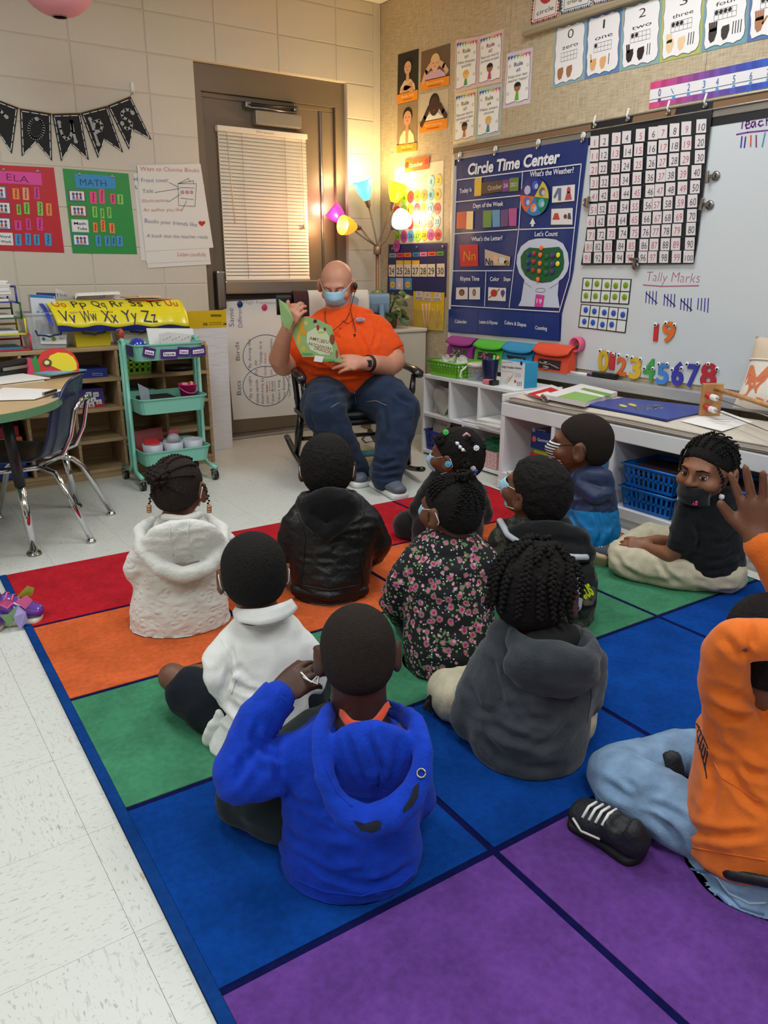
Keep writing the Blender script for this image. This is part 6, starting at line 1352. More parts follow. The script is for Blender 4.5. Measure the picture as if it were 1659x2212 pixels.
# leaf cluster around what the photo shows (between chair post and cabinet edge)
for i in range(58):
    a =rng.uniform(0,math.tau); r =.02+.07*math.sqrt(rng.random()); zz =rng.uniform(-.03,.15)
    c =pc0+[r*math.cos(a),r*math.sin(a)*.9,.09+zz-.12*max(0,r-.09)/.03*.4]
    leaf(c,[math.cos(a),math.sin(a),rng.uniform(-.7,.3)],[rng.uniform(-.5,.1),-.6,.7],rng.uniform(.05,.08),rng.uniform(.018,.027),M_leaf[i % 3]).build('leaf',pt)
for i in range(9):
    a =i*.7; p =MB(); p.tube([pc0+[0,0,.09],pc0+[.05*math.cos(a),.05*math.sin(a),.2],pc0+[.1*math.cos(a),.1*math.sin(a),.22]],.0025,M_leaf[1],5); p.build('stem',pt)

# floor lamp ------------------------------------------------------------------------------
LP =BW(815,560,-.19); lx,ly =LP[0],LP[1]
lm_ =thing('floor_lamp','multi arm floor lamp with cyan, yellow, white, orange and pink shades, lit','floor lamp',(lx,ly,0))
M_brn =mat('lamp_champagne',(150,126,104),.35,.7)
def LPx(x,y,dd=0.): 
    n =nrm((CAM-np.array([lx,ly,1.]))*[1,1,0]); return plane_hit(x,y,np.array([lx,ly,1.])+n*dd,n)
zc_ =LPx(815,543)[2]
p =MB(); p.lathe((lx,ly,.0),[(.115,0),(.12,.008),(.11,.018),(.02,.026)],M_brn,32); p.build('base',lm_)
p =MB(); p.tube([(lx,ly,.02),(lx,ly,zc_)],.0125,M_brn,14); p.build('pole',lm_)
p =MB(); p.lathe((lx,ly,zc_-.02),[(.024,0),(.025,.002),(.025,.05),(.022,.054)],M_brn,20); p.build('collar',lm_)
lights =[]
def shade(name,px_base,px_open,dd0,dd1,rb,ro,rgb,wcol,power,holder=True,via=None):
    a,c =LPx(*px_base,dd0),LPx(*px_open,dd1); ax =nrm(c-a); L =np.linalg.norm(c-a)
    m =mat('shade_'+name,rgb,.35,emit=2.0 if power else .25,emitc=rgb); 
    nt =m.node_tree; bs =nt.nodes['Principled BSDF']; bs.inputs['Transmission Weight'].default_value =0; bs.inputs['Subsurface Weight'].default_value =0
    p =MB(); n =10; prof =[(rb+(ro-rb)*math.sin((i/n)*math.pi/2)**.9,L*i/n) for i in range(n+1)]
    inn =[(r-.0025,h) for r,h in prof[::-1]]
    p.lathe(a,prof+inn,m,32,ax,capb=False,capt=False); sh_ =p.build('shade',lm_)
    p =MB(); p.lathe(a-ax*.045,[(.009,0),(.013,.006),(rb+.001,.045),(rb+.002,.05)],M_brn,18,ax); p.build('socket',lm_)
    p =MB(); bc_ =a+ax*L*.45; p.ball(bc_,.026,mat('bulb',(255,240,214),.4,emit=22.,emitc=(255,226,176)),16,10); p.build('bulb',lm_)
    e =a-ax*.045; top =np.array([lx,ly,zc_+.03]); mid =via if via is not None else (top+[0,0,.1])*.6+e*.4
    p =MB(); t3 =np.linspace(0,1,12); p.tube([(1-t)**2*top+2*t*(1-t)*mid+t*t*e for t in t3],.0055,M_brn,8); p.build('arm',lm_)
    ld =bpy.data.lights.new('bulb_light','POINT'); ld.energy =power; ld.color =wcol; ld.shadow_soft_size =.03; lo =bpy.data.objects.new('bulb_light',ld); COL.objects.link(lo); lo.parent =lm_; lo.location =Vector(a+ax*(L*1.12))-lm_.location
top =np.array([lx,ly,zc_])
shade('cyan',(793,433),(781,388),.0,.03,.018,.062,(90,200,205),(1.,.66,.30),LAMP_W,via=top+[-.01,0,.1])
shade('yellow',(850,438),(860,396),.0,.0,.018,.06,(228,222,30),(1.,.66,.26),LAMP_W,via=top+[.02,0,.09])
shade('white',(853,487),(871,471),.02,.10,.022,.066,(250,244,226),(1.,.70,.36),LAMP_W*.8,via=top+[.05,-.03,.05])
shade('orange',(768,491),(740,486),.03,.10,.02,.062,(236,132,30),(1.,.62,.28),LAMP_W*.7,via=top+[-.06,-.03,.05])
shade('pink',(745,480),(716,452),.0,.0,.016,.058,(226,40,130),(1.,.6,.5),LAMP_W*.35,via=top+[-.05,.02,.06])
# ================================================================== BODY MODELLING: blended volumes -> one smooth mesh
_nt =np.random.RandomState(3).rand(32,32,32).astype(np.float32)
def noise3(p):
    p =np.asarray(p,np.float32); i =np.floor(p).astype(int); f =p-i; f =f*f*(3-2*f); r =0
    for dx in (0,1):
        for dy in (0,1):
            for dz in (0,1):
                w =(f[:,0] if dx else 1-f[:,0])*(f[:,1] if dy else 1-f[:,1])*(f[:,2] if dz else 1-f[:,2])
                r =r+w*_nt[(i[:,0]+dx) % 32,(i[:,1]+dy) % 32,(i[:,2]+dz) % 32]
    return r-.5
class Sdf:
    def __init__(s): s.p =[]
    def loft(s,pts,rx,ry=None,side=None,k=.02,op='u',cap=1.):
        """tapered tube through pts; rx half width along side, ry across"""
        pts =np.array(pts,float); n =len(pts); rx =np.array([rx]*n if np.isscalar(rx) else rx,float); ry =rx if ry is None else np.array([ry]*n if np.isscalar(ry) else ry,float)
        m =max(rx.max(),ry.max()); lo,hi =(pts-m).min(0),(pts+m).max(0)
        def f(q):
            best =None
            for i in range(n-1):
                a,b =pts[i],pts[i+1]; ab =b-a; L2 =max(1e-9,ab@ab); d =q-a; t =np.clip(d@ab/L2,0,1)
                v =d-t[:,None]*ab; R0 =rx[i]+(rx[i+1]-rx[i])*t; R1 =ry[i]+(ry[i+1]-ry[i])*t; mn =np.minimum(R0,R1)
                if side is None and np.allclose(rx,ry): e =np.sqrt((v*v).sum(1))-R0
                else:
                    T =nrm(ab); sd =side if side is not None else frame(T)[0]; sd =nrm(sd-T*(sd@T)); fr =np.cross(T,sd)
                    vs,vf,vt =v@sd,v@fr,v@T
                    cp =np.ones(len(t)); cp =np.where((t <= 0) & (i ==0),cap,cp); cp =np.where((t >= 1) & (i ==n-2),max(cap,.5),cp); e =(np.sqrt((vs/R0)**2+(vf/R1)**2+(vt/(mn*cp))**2)-1)*mn
                best =e if best is None else np.minimum(best,e)
            return best
        s.p.append((f,lo,hi,k,op)); return s
    def ell(s,c,r,R=None,k=.02,op='u'):
        c =np.array(c,float); r =np.array([r]*3 if np.isscalar(r) else r,float); R =np.eye(3) if R is None else np.array(R,float); ext =np.abs(R)@r
        def f(q):
            l =(q-c)@R; k0 =np.sqrt(((l/r)**2).sum(1)); k1 =np.sqrt(((l/(r*r))**2).sum(1)); return np.where(k1 > 1e-9,k0*(k0-1)/np.maximum(k1,1e-9),-r.min())
        s.p.append((f,c-ext,c+ext,k,op)); return s
    def fn(s,f,lo,hi,k=.01,op='i'): s.p.append((f,np.array(lo,float),np.array(hi,float),k,op)); return s
    def mesh(s,vox):
        us =[q for q in s.p if q[4] =='u']; pad =vox*3
        lo =np.min([q[1] for q in us],0)-pad; hi =np.max([q[2] for q in us],0)+pad; n =np.ceil((hi-lo)/vox).astype(int)+1
        F_ =np.full(n,1.,np.float32); ax =[lo[i]+vox*np.arange(n[i]) for i in range(3)]
        for f,a,b,k,op in s.p:
            mg =k+2.5*vox
            if op =='i': i0,i1 =np.zeros(3,int),n
            else: i0 =np.clip(np.floor((a-mg-lo)/vox).astype(int),0,n); i1 =np.clip(np.ceil((b+mg-lo)/vox).astype(int)+1,0,n)
            if np.any(i1 <= i0): continue
            sl =tuple(slice(i0[j],i1[j]) for j in range(3)); G_ =np.stack(np.meshgrid(*[ax[j][i0[j]:i1[j]] for j in range(3)],indexing='ij'),-1).reshape(-1,3)
            d =f(G_).reshape(i1-i0); c =F_[sl]
            if op =='u': h =np.maximum(k-np.abs(c-d),0)/max(k,1e-6); F_[sl] =np.minimum(c,d)-h*h*k*.25
            else:
                e =-d if op =='s' else d; h =np.maximum(k-np.abs(c-e),0)/max(k,1e-6); F_[sl] =np.maximum(c,e)+h*h*k*.25
        return surface_net(F_,lo,vox)
def surface_net(F_,lo,vox):
    n =F_.shape; ins =F_ < 0
    c =[(dx,dy,dz) for dx in (0,1) for dy in (0,1) for dz in (0,1)]
    def S(A,d): return A[d[0]:n[0]-1+d[0],d[1]:n[1]-1+d[1],d[2]:n[2]-1+d[2]]
    cnt =sum(S(ins,d).astype(np.int8) for d in c); act =(cnt > 0) & (cnt < 8); I =np.argwhere(act)
    if not len(I): return np.zeros((0,3)),np.zeros((0,4),int)
    V ={d: F_[I[:,0]+d[0],I[:,1]+d[1],I[:,2]+d[2]] for d in c}; pos =np.zeros((len(I),3)); num =np.zeros(len(I))
    for a in c:
        for ax in range(3):
            if a[ax] ==0:
                b =list(a); b[ax] =1; b =tuple(b); va,vb =V[a],V[b]; x =(va < 0) != (vb < 0); t =np.where(x,va/np.where(np.abs(va-vb) < 1e-12,1,va-vb),0)
                q =np.array(a,float)[None]+t[:,None]*(np.arange(3) ==ax); pos +=q*x[:,None]; num +=x
    vert =(I+pos/num[:,None])*vox+lo; idx =np.full(act.shape,-1,int); idx[act] =np.arange(len(I)); quads =[]
    for ax in range(3):
        o =[(1,2),(2,0),(0,1)][ax]; sl0 =[slice(1,n[j]-1) for j in range(3)]; sl0[ax] =slice(0,n[ax]-1); sl1 =list(sl0); sl1[ax] =slice(1,n[ax])
        A,B_ =ins[tuple(sl0)],ins[tuple(sl1)]; E =np.argwhere(A != B_)
        if not len(E): continue
        base =E+np.array([sl0[j].start for j in range(3)]); flip =~A[E[:,0],E[:,1],E[:,2]]; q =[]
        for du,dv in ((-1,-1),(0,-1),(0,0),(-1,0)): k =base.copy(); k[:,o[0]] +=du; k[:,o[1]] +=dv; q.append(idx[k[:,0],k[:,1],k[:,2]])
        q =np.stack(q,1); q[flip] =q[flip][:,::-1]; quads.append(q)
    Q =np.concatenate(quads); Q =Q[(Q >= 0).all(1)]
    return vert,Q
def smooth(v,Q,it=2,lam=.5):
    E =np.concatenate([Q[:,[0,1]],Q[:,[1,2]],Q[:,[2,3]],Q[:,[3,0]]]); n =len(v)
    deg =np.bincount(E.ravel(),minlength=n)[:,None]
    for _ in range(it):
        a =np.zeros_like(v)
        for j in range(3): a[:,j] =np.bincount(E[:,0],v[E[:,1],j],n)+np.bincount(E[:,1],v[E[:,0],j],n)
        v =v+lam*(a/np.maximum(deg,1)-v)
    return v
def vnormals(v,Q):
    a =np.cross(v[Q[:,2]]-v[Q[:,0]],v[Q[:,3]]-v[Q[:,1]]); n =np.zeros_like(v)
    for j in range(4):
        for k in range(3): n[:,k] +=np.bincount(Q[:,j],a[:,k],len(v))
    return n/np.maximum(1e-12,np.linalg.norm(n,axis=1))[:,None]
def folds(v,nr,items):
    """items: (axis, wavelength, amp, centre, radius) ripples across axis, or ('n', freq xyz, amp) noise"""
    d =np.zeros(len(v)); px =None
    for it in items:
        if isinstance(it[0],str) and it[0] =='c':      # creases: pixel polylines, width px, depth m (negative = groove)
            if px is None:
                e =v-CAM; w =e@_f; px =np.stack([W/2+F*(e@_r)/w,H/2-F*(e@_u)/w],1); fc =np.clip(-(nr*e).sum(1)/np.linalg.norm(e,axis=1)*3,0,1)
            for ln in it[1]:
                best =np.full(len(v),1e9); tt =np.zeros(len(v)); n =len(ln)-1
                for i in range(n):
                    a,b =np.array(ln[i],float),np.array(ln[i+1],float); ab =b-a; t =np.clip(((px-a)@ab)/max(1e-6,ab@ab),0,1); q =np.hypot(*(px-a-t[:,None]*ab).T); u =q < best; best[u] =q[u]; tt[u] =(i+t[u])/n
                end =np.clip(np.minimum(tt,1-tt)*5+.25,0,1); g =best/it[2]
                d +=it[3]*fc*end*(np.exp(-g*g)-.55*np.exp(-((g-1.7)/.8)**2))
            continue
        if isinstance(it[0],str) and it[0] =='n': d +=it[2]*noise3(v*np.array(it[1])+it[3] if len(it) > 3 else v*np.array(it[1]))*2
        elif isinstance(it[0],str):   # ridged
            d +=it[2]*(1-2*np.abs(noise3(v*np.array(it[1])+17.3)*2))
        else:
            ax,wl,amp,c,rad =it; w =np.exp(-((v-np.array(c))**2).sum(1)/(rad*rad)); ph =(v@nrm(ax))/wl*math.tau+3*noise3(v*9); d +=amp*w*np.sin(ph)
    return v+nr*d[:,None]
def sdf_obj(name,sd,m,parent,vox=.007,sm=2,fold=None,flat_z=None):
    v,Q =sd.mesh(vox)
    if not len(v): return None
    v =smooth(v,Q,sm); nr =vnormals(v,Q)
    if fold: v =folds(v,nr,fold)
    if flat_z is not None: v[:,2] =np.maximum(v[:,2],flat_z)
    me =bpy.data.meshes.new(name); o =origin(parent) if parent is not None else np.zeros(3)
    me.vertices.add(len(v)); me.vertices.foreach_set('co',(v-o).astype(np.float32).ravel())
    me.loops.add(len(Q)*4); me.loops.foreach_set('vertex_index',Q.astype(np.int32).ravel()); me.polygons.add(len(Q)); me.polygons.foreach_set('loop_start',np.arange(0,len(Q)*4,4,dtype=np.int32))
    me.polygons.foreach_set('use_smooth',np.ones(len(Q),bool)); me.materials.append(m); me.update(calc_edges=True); me.validate()
    return link(name,me,parent)

# ------------------------------------------------------------------ skin, cloth
def skin_mat(name,rgb):
    m =mat(name,rgb,.48,bump=.12,scale=220,var=.07,vscale=14,spec=.4); b =m.node_tree.nodes['Principled BSDF']
    b.inputs['Subsurface Weight'].default_value =.08; b.inputs['Subsurface Radius'].default_value =(.012,.005,.003); b.inputs['Subsurface Scale'].default_value =.5
    return m
def cloth(name,rgb,bump=.35,scale=240,rough=.9,sheen=.25,var=.1,vscale=40): return mat(name,rgb,rough,bump=bump,scale=scale,sheen=sheen,var=var,vscale=vscale,spec=.2)
SK =[skin_mat('skin_deep',(74,46,34)),skin_mat('skin_brown',(104,66,46)),skin_mat('skin_mid',(134,88,62)),skin_mat('skin_fair',(196,138,112))]
def hair_mat(name,rgb,sc=260,bump=1.):
    return mat(name,rgb,.85,bump=bump,scale=sc,var=.35,vscale=sc*.8,spec=.25)
HR =hair_mat('hair_black',(17,14,13),180,1.); HRc =hair_mat('hair_curly',(18,14,13),110,1.8); HRb =hair_mat('hair_buzz',(36,27,23),420,1.)
M_eyew =mat('sclera',(214,208,202),.15,coat=.5); M_iris =mat('iris',(30,18,12),.1,coat=.6)
M_mask =mat('mask_blue',(150,194,214),.7,bump=.1,scale=120); M_loop =mat('ear_loop',(232,232,230),.8)

class Person:
    """frame at the ground point; pixels give directions, dd metres away from the camera give depth"""
    def __init__(s,label,ground,group=None,skin=None,cat='person',vox=.007):
        s.P0 =np.array(ground,float); s.t =thing('person',label,cat,s.P0,group); s.n =nrm((s.P0-CAM)*[1,1,0]); s.r =np.array([s.n[1],-s.n[0],0.]); s.up =np.array([0,0,1.]); s.skin =skin; s.vox =vox; s.body =Sdf()
    def B(s,x,y,dd=0.):
        d =ray(x,y); return CAM+d*(((s.P0-CAM)@s.n+dd)/(d@s.n))
    def m(s,px,P):       # pixels to metres at P
        return px*((np.asarray(P)-CAM)@_f)/F
    def dirv(s,yaw): a =math.radians(yaw); return s.n*math.cos(a)+s.r*math.sin(a)
    def headframe(s,yaw,pitch=0.,roll=0.):
        f =s.dirv(yaw); rt =np.cross(f,s.up); p =math.radians(pitch); f2 =f*math.cos(p)-s.up*math.sin(p); u =np.cross(rt,f2); a =math.radians(roll); rt2,u2 =rt*math.cos(a)+u*math.sin(a),u*math.cos(a)-rt*math.sin(a)
        return np.array([rt2,f2,u2]).T          # columns: right, forward, up
    def head(s,c,R,sc=1.,adult=False,neck_to=None,neck_r=.042):
        s.hc,s.hR,s.hs =np.array(c,float),R,sc; b =s.body; L =lambda x,y,z: s.hc+R@(np.array([x,y,z])*sc); E =lambda p,r,k=.012,op='u',Q=None: b.ell(L(*p),np.array(r)*sc,R if Q is None else R@Q,k,op)
        E((0,-.012,.018),(.0715,.087,.077)); E((0,.026,-.030),(.059,.058,.058),.03); E((0,.057,-.069),(.026,.022,.02),.025)
        E((0,.071,.017),(.044,.016,.012),.02); b.loft([L(0,.084,.006),L(0,.098,-.02)],[.007*sc,.0115*sc],k=.012); E((.011,.09,-.024),(.008,.009,.007),.006); E((-.011,.09,-.024),(.008,.009,.007),.006)
        for x in (-1,1):
            E((x*.028,.094,.0),(.016,.014,.0095),.01,'s'); E((x*.04,.06,-.028),(.022,.022,.018),.02)
            Q =np.array(Matrix.Rotation(-x*.45,3,'Z')); E((x*.080,-.008,-.014),(.0100,.023,.034),.007,'u',Q); E((x*.091,-.001,-.011),(.007,.011,.019),.005,'s',Q)
        E((0,.086,-.045),(.021,.01,.005),.006); E((0,.084,-.054),(.018,.01,.006),.006)
        if neck_to is not None: b.loft([L(0,-.022,-.035),L(0,-.018,-.075),neck_to],[neck_r*1.02,neck_r,neck_r*1.15],k=.02)
        return s
    def eyes(s,look=(0,0),open_=.36):
        rt,fr,up =s.hR[:,0],s.hR[:,1],s.hR[:,2]
        for x in (-1,1):
            c =s.L(x*.0285,.0705,.0); r =.0122*s.hs; fw =nrm(s.hR@np.array([look[0],1,look[1]]))
            p =MB(); p.ball(c,r,M_eyew,16,12); e =p.build('eye',s.t); p =MB(); p.ball(c+fw*r*.45,r*.63,M_iris,16,12); p.build('iris',e)
            for lo,hi in ((open_,1.5),(-1.4,-open_*.8)):
                p =MB(); p.grid(lambda u,v: c+1.09*r*(rt*math.sin((u-.5)*3.)*math.cos((lo+(hi-lo)*v)*(1-.0*u))+fr*math.cos((u-.5)*3.)*math.cos(lo+(hi-lo)*v)+up*math.sin((lo*(1-.75*abs(2*u-1)**2.2) if (abs(lo) < abs(hi)) else lo)*(1-v)+(hi*(1-.75*abs(2*u-1)**2.2) if abs(hi) < abs(lo) else hi)*v)),14,7,s.skin); p.build('eyelid',s.t)
            p =MB(); p.tube([c+1.1*r*(rt*math.sin(a)+fr*math.cos(a)*math.cos(open_)+up*math.sin(open_*(1-.75*abs(a/1.2)**2.2))) for a in np.linspace(-1.15,1.15,9)],.0011*s.hs,mat('lash_dark',(24,16,14),.8),5); p.build('lash',e)
    def brows(s,m):
        for x in (-1,1): L =lambda a,b_,c: s.hc+s.hR@(np.array([a,b_,c])*s.hs); p =MB(); p.tube([L(x*.014,.0905,.019),L(x*.03,.086,.0235),L(x*.046,.073,.017)],[.0035*s.hs,.0035*s.hs,.0015*s.hs],m,6,flat=.6); p.build('eyebrow',s.t)
    def hair(s,m,t=.004,vox=.0055,line=None,amp=0.,freq=60,name='hair',front=.058):
        sd =Sdf(); R,c,k =s.hR,s.hc,s.hs
        sd.ell(c+R@(np.array([0,-.012,.018])*k),(np.array([.0715,.087,.077])*k+t),R)
        sd.ell(c+R@(np.array([0,-.035,-.022])*k),(np.array([.058,.058,.05])*k+t),R,.03)
        ys =line or [(-.12,-.075),(-.05,-.062),(-.018,-.03),(.004,-.0),(.03,.018),(.055,.036),(.075,front),(.12,front+.01)]
        Y =np.array([a for a,_ in ys])*k; Z =np.array([b for _,b in ys])*k
        sd.fn(lambda q: np.interp((q-c)@R[:,1],Y,Z)-(q-c)@R[:,2],c,c,.008,'i')
        return sdf_obj(name,sd,m,s.t,vox,1,[('n',(freq,)*3,amp)] if amp else None)
    def L(s,x,y,z): return s.hc+s.hR@(np.array([x,y,z])*s.hs)
    def surf(s,d,off=0.):    # point on the skull in head direction d
        d =nrm(d); r =np.array([.0715,.087,.077]); k =1/np.sqrt(((d/r)**2).sum()); return s.L(*(d*(k+off)+np.array([0,-.012,.018])))
    def mask(s,m=None,loops=(1,1),drop=0.,print_=None,name='face_mask',lm=None,top=.004,hgt=.074):
        m =m or M_mask
        def f(u,v):
            a =(u-.5)*2.15; z =top-drop-hgt*v; bulge =.03*math.sin(math.pi*min(1,v*1.12+.04))**.8*max(0,math.cos(a*1.1))
            return s.L(math.sin(a)*.062*(1-.14*v),.02+math.cos(a)*(.072-.012*v)+bulge+.004*math.cos(v*math.pi*6)*(abs(a) < .9)*.25,z)
        p =MB(); p.grid(f,21,15,m); o =p.build(name,s.t); o.modifiers.new('s','SOLIDIFY').thickness =.002
        for x,on in zip((-1,1),loops):
            if not on: continue
            e =0 if x < 0 else 1
            p =MB(); p.tube([f(e,.06),s.L(x*.077,-.004,.012),s.L(x*.083,-.022,.004),s.L(x*.08,-.03,-.02),s.L(x*.072,-.01,-.045),f(e,.94)],.0013,lm or M_loop,6); p.build('ear_loop',o)
        return o
    def limb(s,pts,r,k=.02,scale=.84): s.body.loft(pts,np.array(r)*scale,k=k); return s
    def hand(s,w,d,nrmv,sc=1.,curl=.5,spread=.12,side=1,thumb=.6,fold=None):
        """w wrist point, d pointing direction, nrmv back-of-hand direction, side +1 thumb on cross(d, n) side"""
        d =nrm(d); nb =nrm(np.asarray(nrmv)-d*(np.asarray(nrmv)@d)); x =np.cross(d,nb)*side; b =s.body; w =np.asarray(w,float)
        pl =.058*sc; b.loft([w,w+d*pl*.35,w+d*pl],[.016*sc,.024*sc,.029*sc],[.0135*sc,.0125*sc,.0105*sc],x,.012)
        ln =[.058,.066,.061,.047]; fo =fold or [curl]*4
        for i in range(4):
            o =(.0235-.0155*i)*sc; base =w+d*pl*(.93-.06*abs(i-1.2))+x*o; r0 =(.0078-.0006*abs(i-1.2))*sc; P =[base-d*.012*sc,base]; a =0; q =base; ln_ =ln[i]*sc; sp =spread*(1.2-i*.9)
            for j,fr in enumerate((.45,.32,.25)):
                a +=fo[i]*(.8 if j ==0 else 1.); q =q+(nrm(d+x*sp)*math.cos(a)-nb*math.sin(a))*ln_*fr; P.append(q)
            b.loft(P,[r0*1.1,r0*1.05,r0,r0*.92,r0*.78],k=.004*sc)
        t0 =w+d*pl*.22+x*.02*sc; t1 =t0+(d*math.cos(thumb)+x*math.sin(thumb)-nb*.25)*.03*sc; t2 =t1+(d*math.cos(thumb*.6)+x*math.sin(thumb*.6)-nb*.3)*.027*sc; b.loft([w+d*pl*.2,t0,t1,t2],[.014*sc,.0115*sc,.0095*sc,.0075*sc],k=.008*sc); return s
    def done(s,vox=None,flat=None,sm=1): return sdf_obj('body',s.body,s.skin,s.t,vox or s.vox,sm,flat_z=flat)
    def torso_pts(s,rows):
        """rows (x, y, dd, half_px, half_depth) bottom to top -> points, rx, ry"""
        P =[s.B(x,y,dd) for x,y,dd,h,hd in rows]; return P,[s.m(h,p) for (x,y,dd,h,hd),p in zip(rows,P)],[r[4] for r in rows]
def braid(p,pts,r,m,n=None,seg=8):
    """plaited strand: alternating lobes along a path"""
    pts =[np.asarray(q,float) for q in pts]; seglen =[np.linalg.norm(b-a) for a,b in zip(pts[:-1],pts[1:])]; T =sum(seglen); n =n or max(4,int(T/(r*1.1)))
    cum =np.cumsum([0]+seglen)
    def at(t):
        i =min(len(seglen)-1,int(np.searchsorted(cum,t,'right')-1)); k =(t-cum[i])/max(1e-9,seglen[i]); return pts[i]+(pts[i+1]-pts[i])*k,nrm(pts[i+1]-pts[i])
    for i in range(n):
        c,d =at(T*(i+.5)/n); sd,up,_ =frame(d); sg =1 if i % 2 else -1; rr =r*(1-.25*i/n); R =np.array([nrm(sd*.8+d*sg*.6),up,np.cross(nrm(sd*.8+d*sg*.6),up)]).T
        p.ball(c+sd*sg*rr*.38,(rr*.85,rr*.75,rr*.62),m,seg,5,R)
def shoe(name,parent,heel,toe,up,m_up,m_sole,w=.034,h=.05,label=None,sole_t=.014,stripe=None,vox=.005):
    heel,toe,up =[np.asarray(v,float) for v in (heel,toe,up)]; d =nrm(toe-heel); up =nrm(up-d*(up@d)); sd =np.cross(d,up); L =np.linalg.norm(toe-heel)
    a =Sdf(); a.loft([heel+d*w*.75+up*(sole_t+h*.42),heel+d*L*.36+up*(sole_t+h*.42),heel+d*L*.62+up*(sole_t+h*.27),toe-d*w*.8+up*(sole_t+h*.16)],[w*.8,w*.76,w*.98,w*.74],[h*.5,h*.5,h*.36,h*.26],sd,.02); a.loft([heel+d*w*.6+up*(sole_t+h*.55),heel+d*w*.7+up*(sole_t+h*.9)],[w*.62,w*.58],k=.012); a.loft([heel+d*L*.4+up*(sole_t+h*.8),heel+d*L*.33+up*(sole_t+h*1.08)],[w*.45,w*.42],[.006,.006],sd,.012); a.ell(heel+d*w*1.25+up*(sole_t+h*1.05),np.array([w*.62,w*.48,h*.3]),np.array([d,sd,up]).T,.006,'s')
    o0 =heel.copy(); a.fn(lambda q: sole_t*.6-(q-o0)@up,heel,heel,.004,'i'); o =sdf_obj(name,a,m_up,parent,vox,1)
    b =Sdf(); b.loft([heel+d*w*.85+up*sole_t*.5,heel+d*L*.5+up*sole_t*.5,toe-d*w*.95+up*sole_t*.5],[w*.92,w*.86,w*1.02],[sole_t]*3,sd,.01); b.fn(lambda q: np.abs((q-o0)@up-sole_t*.5)-sole_t*.5,heel,heel,.003,'i'); s2 =sdf_obj('sole',b,m_sole,o,vox,1)
    p =MB()
    for i in range(4): c =heel+d*L*(.42+.085*i)+up*(sole_t+h*(.92-.1*i)); p.tube([c-sd*w*.55-up*.006,c+up*.004,c+sd*w*.55-up*.006],.0032,stripe or M_loop,6)
    p.build('laces',o); return o

from mathutils.bvhtree import BVHTree
_bv ={}
def on(o,x,y,lift=0.):
    """the point of a mesh that pixel x, y looks at"""
    if o.name not in _bv:
        me =o.data; w =origin(o); _bv[o.name] =(BVHTree.FromPolygons([tuple(np.array(v.co)+w) for v in me.vertices],[tuple(f.vertices) for f in me.polygons]),w)
    d =nrm(ray(x,y)); h =_bv[o.name][0].ray_cast(Vector(CAM),Vector(d))
    if h[0] is None: return None,None
    n =np.array(h[1]); n =n if n@d < 0 else -n
    return np.array(h[0])+n*lift,n
def seamline(o,pts,r=.0016,m=None,name='seam',lift=.0004,par=None):
    P =[]
    for (x0,y0),(x1,y1) in zip(pts[:-1],pts[1:]):
        k =max(2,int(math.hypot(x1-x0,y1-y0)/7))
        for i in range(k): P.append(on(o,x0+(x1-x0)*i/k,y0+(y1-y0)*i/k,lift)[0])
    P.append(on(o,*pts[-1],lift)[0]); P =[q for q in P if q is not None]
    # drop jumps onto other surfaces
    Q_ =P[:1]
    for q in P[1:]:
        if np.linalg.norm(q-Q_[-1]) < .06: Q_.append(q)
    if len(Q_) < 2: return None
    b =MB(); b.tube(Q_,r,m or o.data.materials[0],6); return b.build(name,par or o)
def patch(o,pts,m,lift=.0015,name='patch',n=5):
    """a flat shape laid on a mesh: polygon of pixels, triangulated as a fan with rings"""
    c =np.mean(pts,0); b =MB(); V =[]; ring =[]
    for k in range(1,n+1):
        for q in pts: V.append(on(o,*(c+(np.array(q)-c)*k/n),lift)[0])
    V =[on(o,*c,lift)[0]]+V
    if any(v is None for v in V): return None
    m_ =len(pts); f =[(0,1+i,1+(i+1) % m_) for i in range(m_)]+[(1+(k-1)*m_+i,1+k*m_+i,1+k*m_+(i+1) % m_,1+(k-1)*m_+(i+1) % m_) for k in range(1,n) for i in range(m_)]
    b.add(V,f,m,True); return b.build(name,o,fix=False)
def ontext(o,t,p0,p1,h,m,lift=.002,bold=.02,name='lettering'):
    v,f =textmesh(t,bold); x0,x1 =v[:,0].min(),v[:,0].max(); d =np.array(p1)-np.array(p0); up =np.array([d[1],-d[0]])/np.hypot(*d)*h; V =[]
    for x,y in v:
        q =np.array(p0)+d*(x-x0)/(x1-x0)+up*y/.72; g =on(o,q[0],q[1],lift)[0]
        if g is None: return None
        V.append(g)
    b =MB(); b.add(V,f,m); return tag(b.build(name,o,fix=False),kind='stuff')
def strip(p,bot,top,m,name,th=.004,nv=4,n=24):
    """a cloth band between two curves of (x, y, dd)"""
    def cv(L,t): k =t*(len(L)-1); i =min(int(k),len(L)-2); a,b_ =np.array(L[i],float),np.array(L[i+1],float); return a+(b_-a)*(k-i)
    B0 =[p.B(*v) for v in bot]; T0 =[p.B(*v) for v in top]
    def sp(L,t):
        k =t*(len(L)-1); i =min(int(k),len(L)-2); f =k-i; P =[L[max(0,i-1)],L[i],L[i+1],L[min(len(L)-1,i+2)]]
        return .5*((2*P[1])+(-P[0]+P[2])*f+(2*P[0]-5*P[1]+4*P[2]-P[3])*f*f+(-P[0]+3*P[1]-3*P[2]+P[3])*f**3)
    b =MB(); b.grid(lambda u,v: sp(B0,u)*(1-v)+sp(T0,u)*v,n,nv,m); o =b.build(name,p.t); md =o.modifiers.new('s','SOLIDIFY'); md.thickness =th; md.offset =0; return o
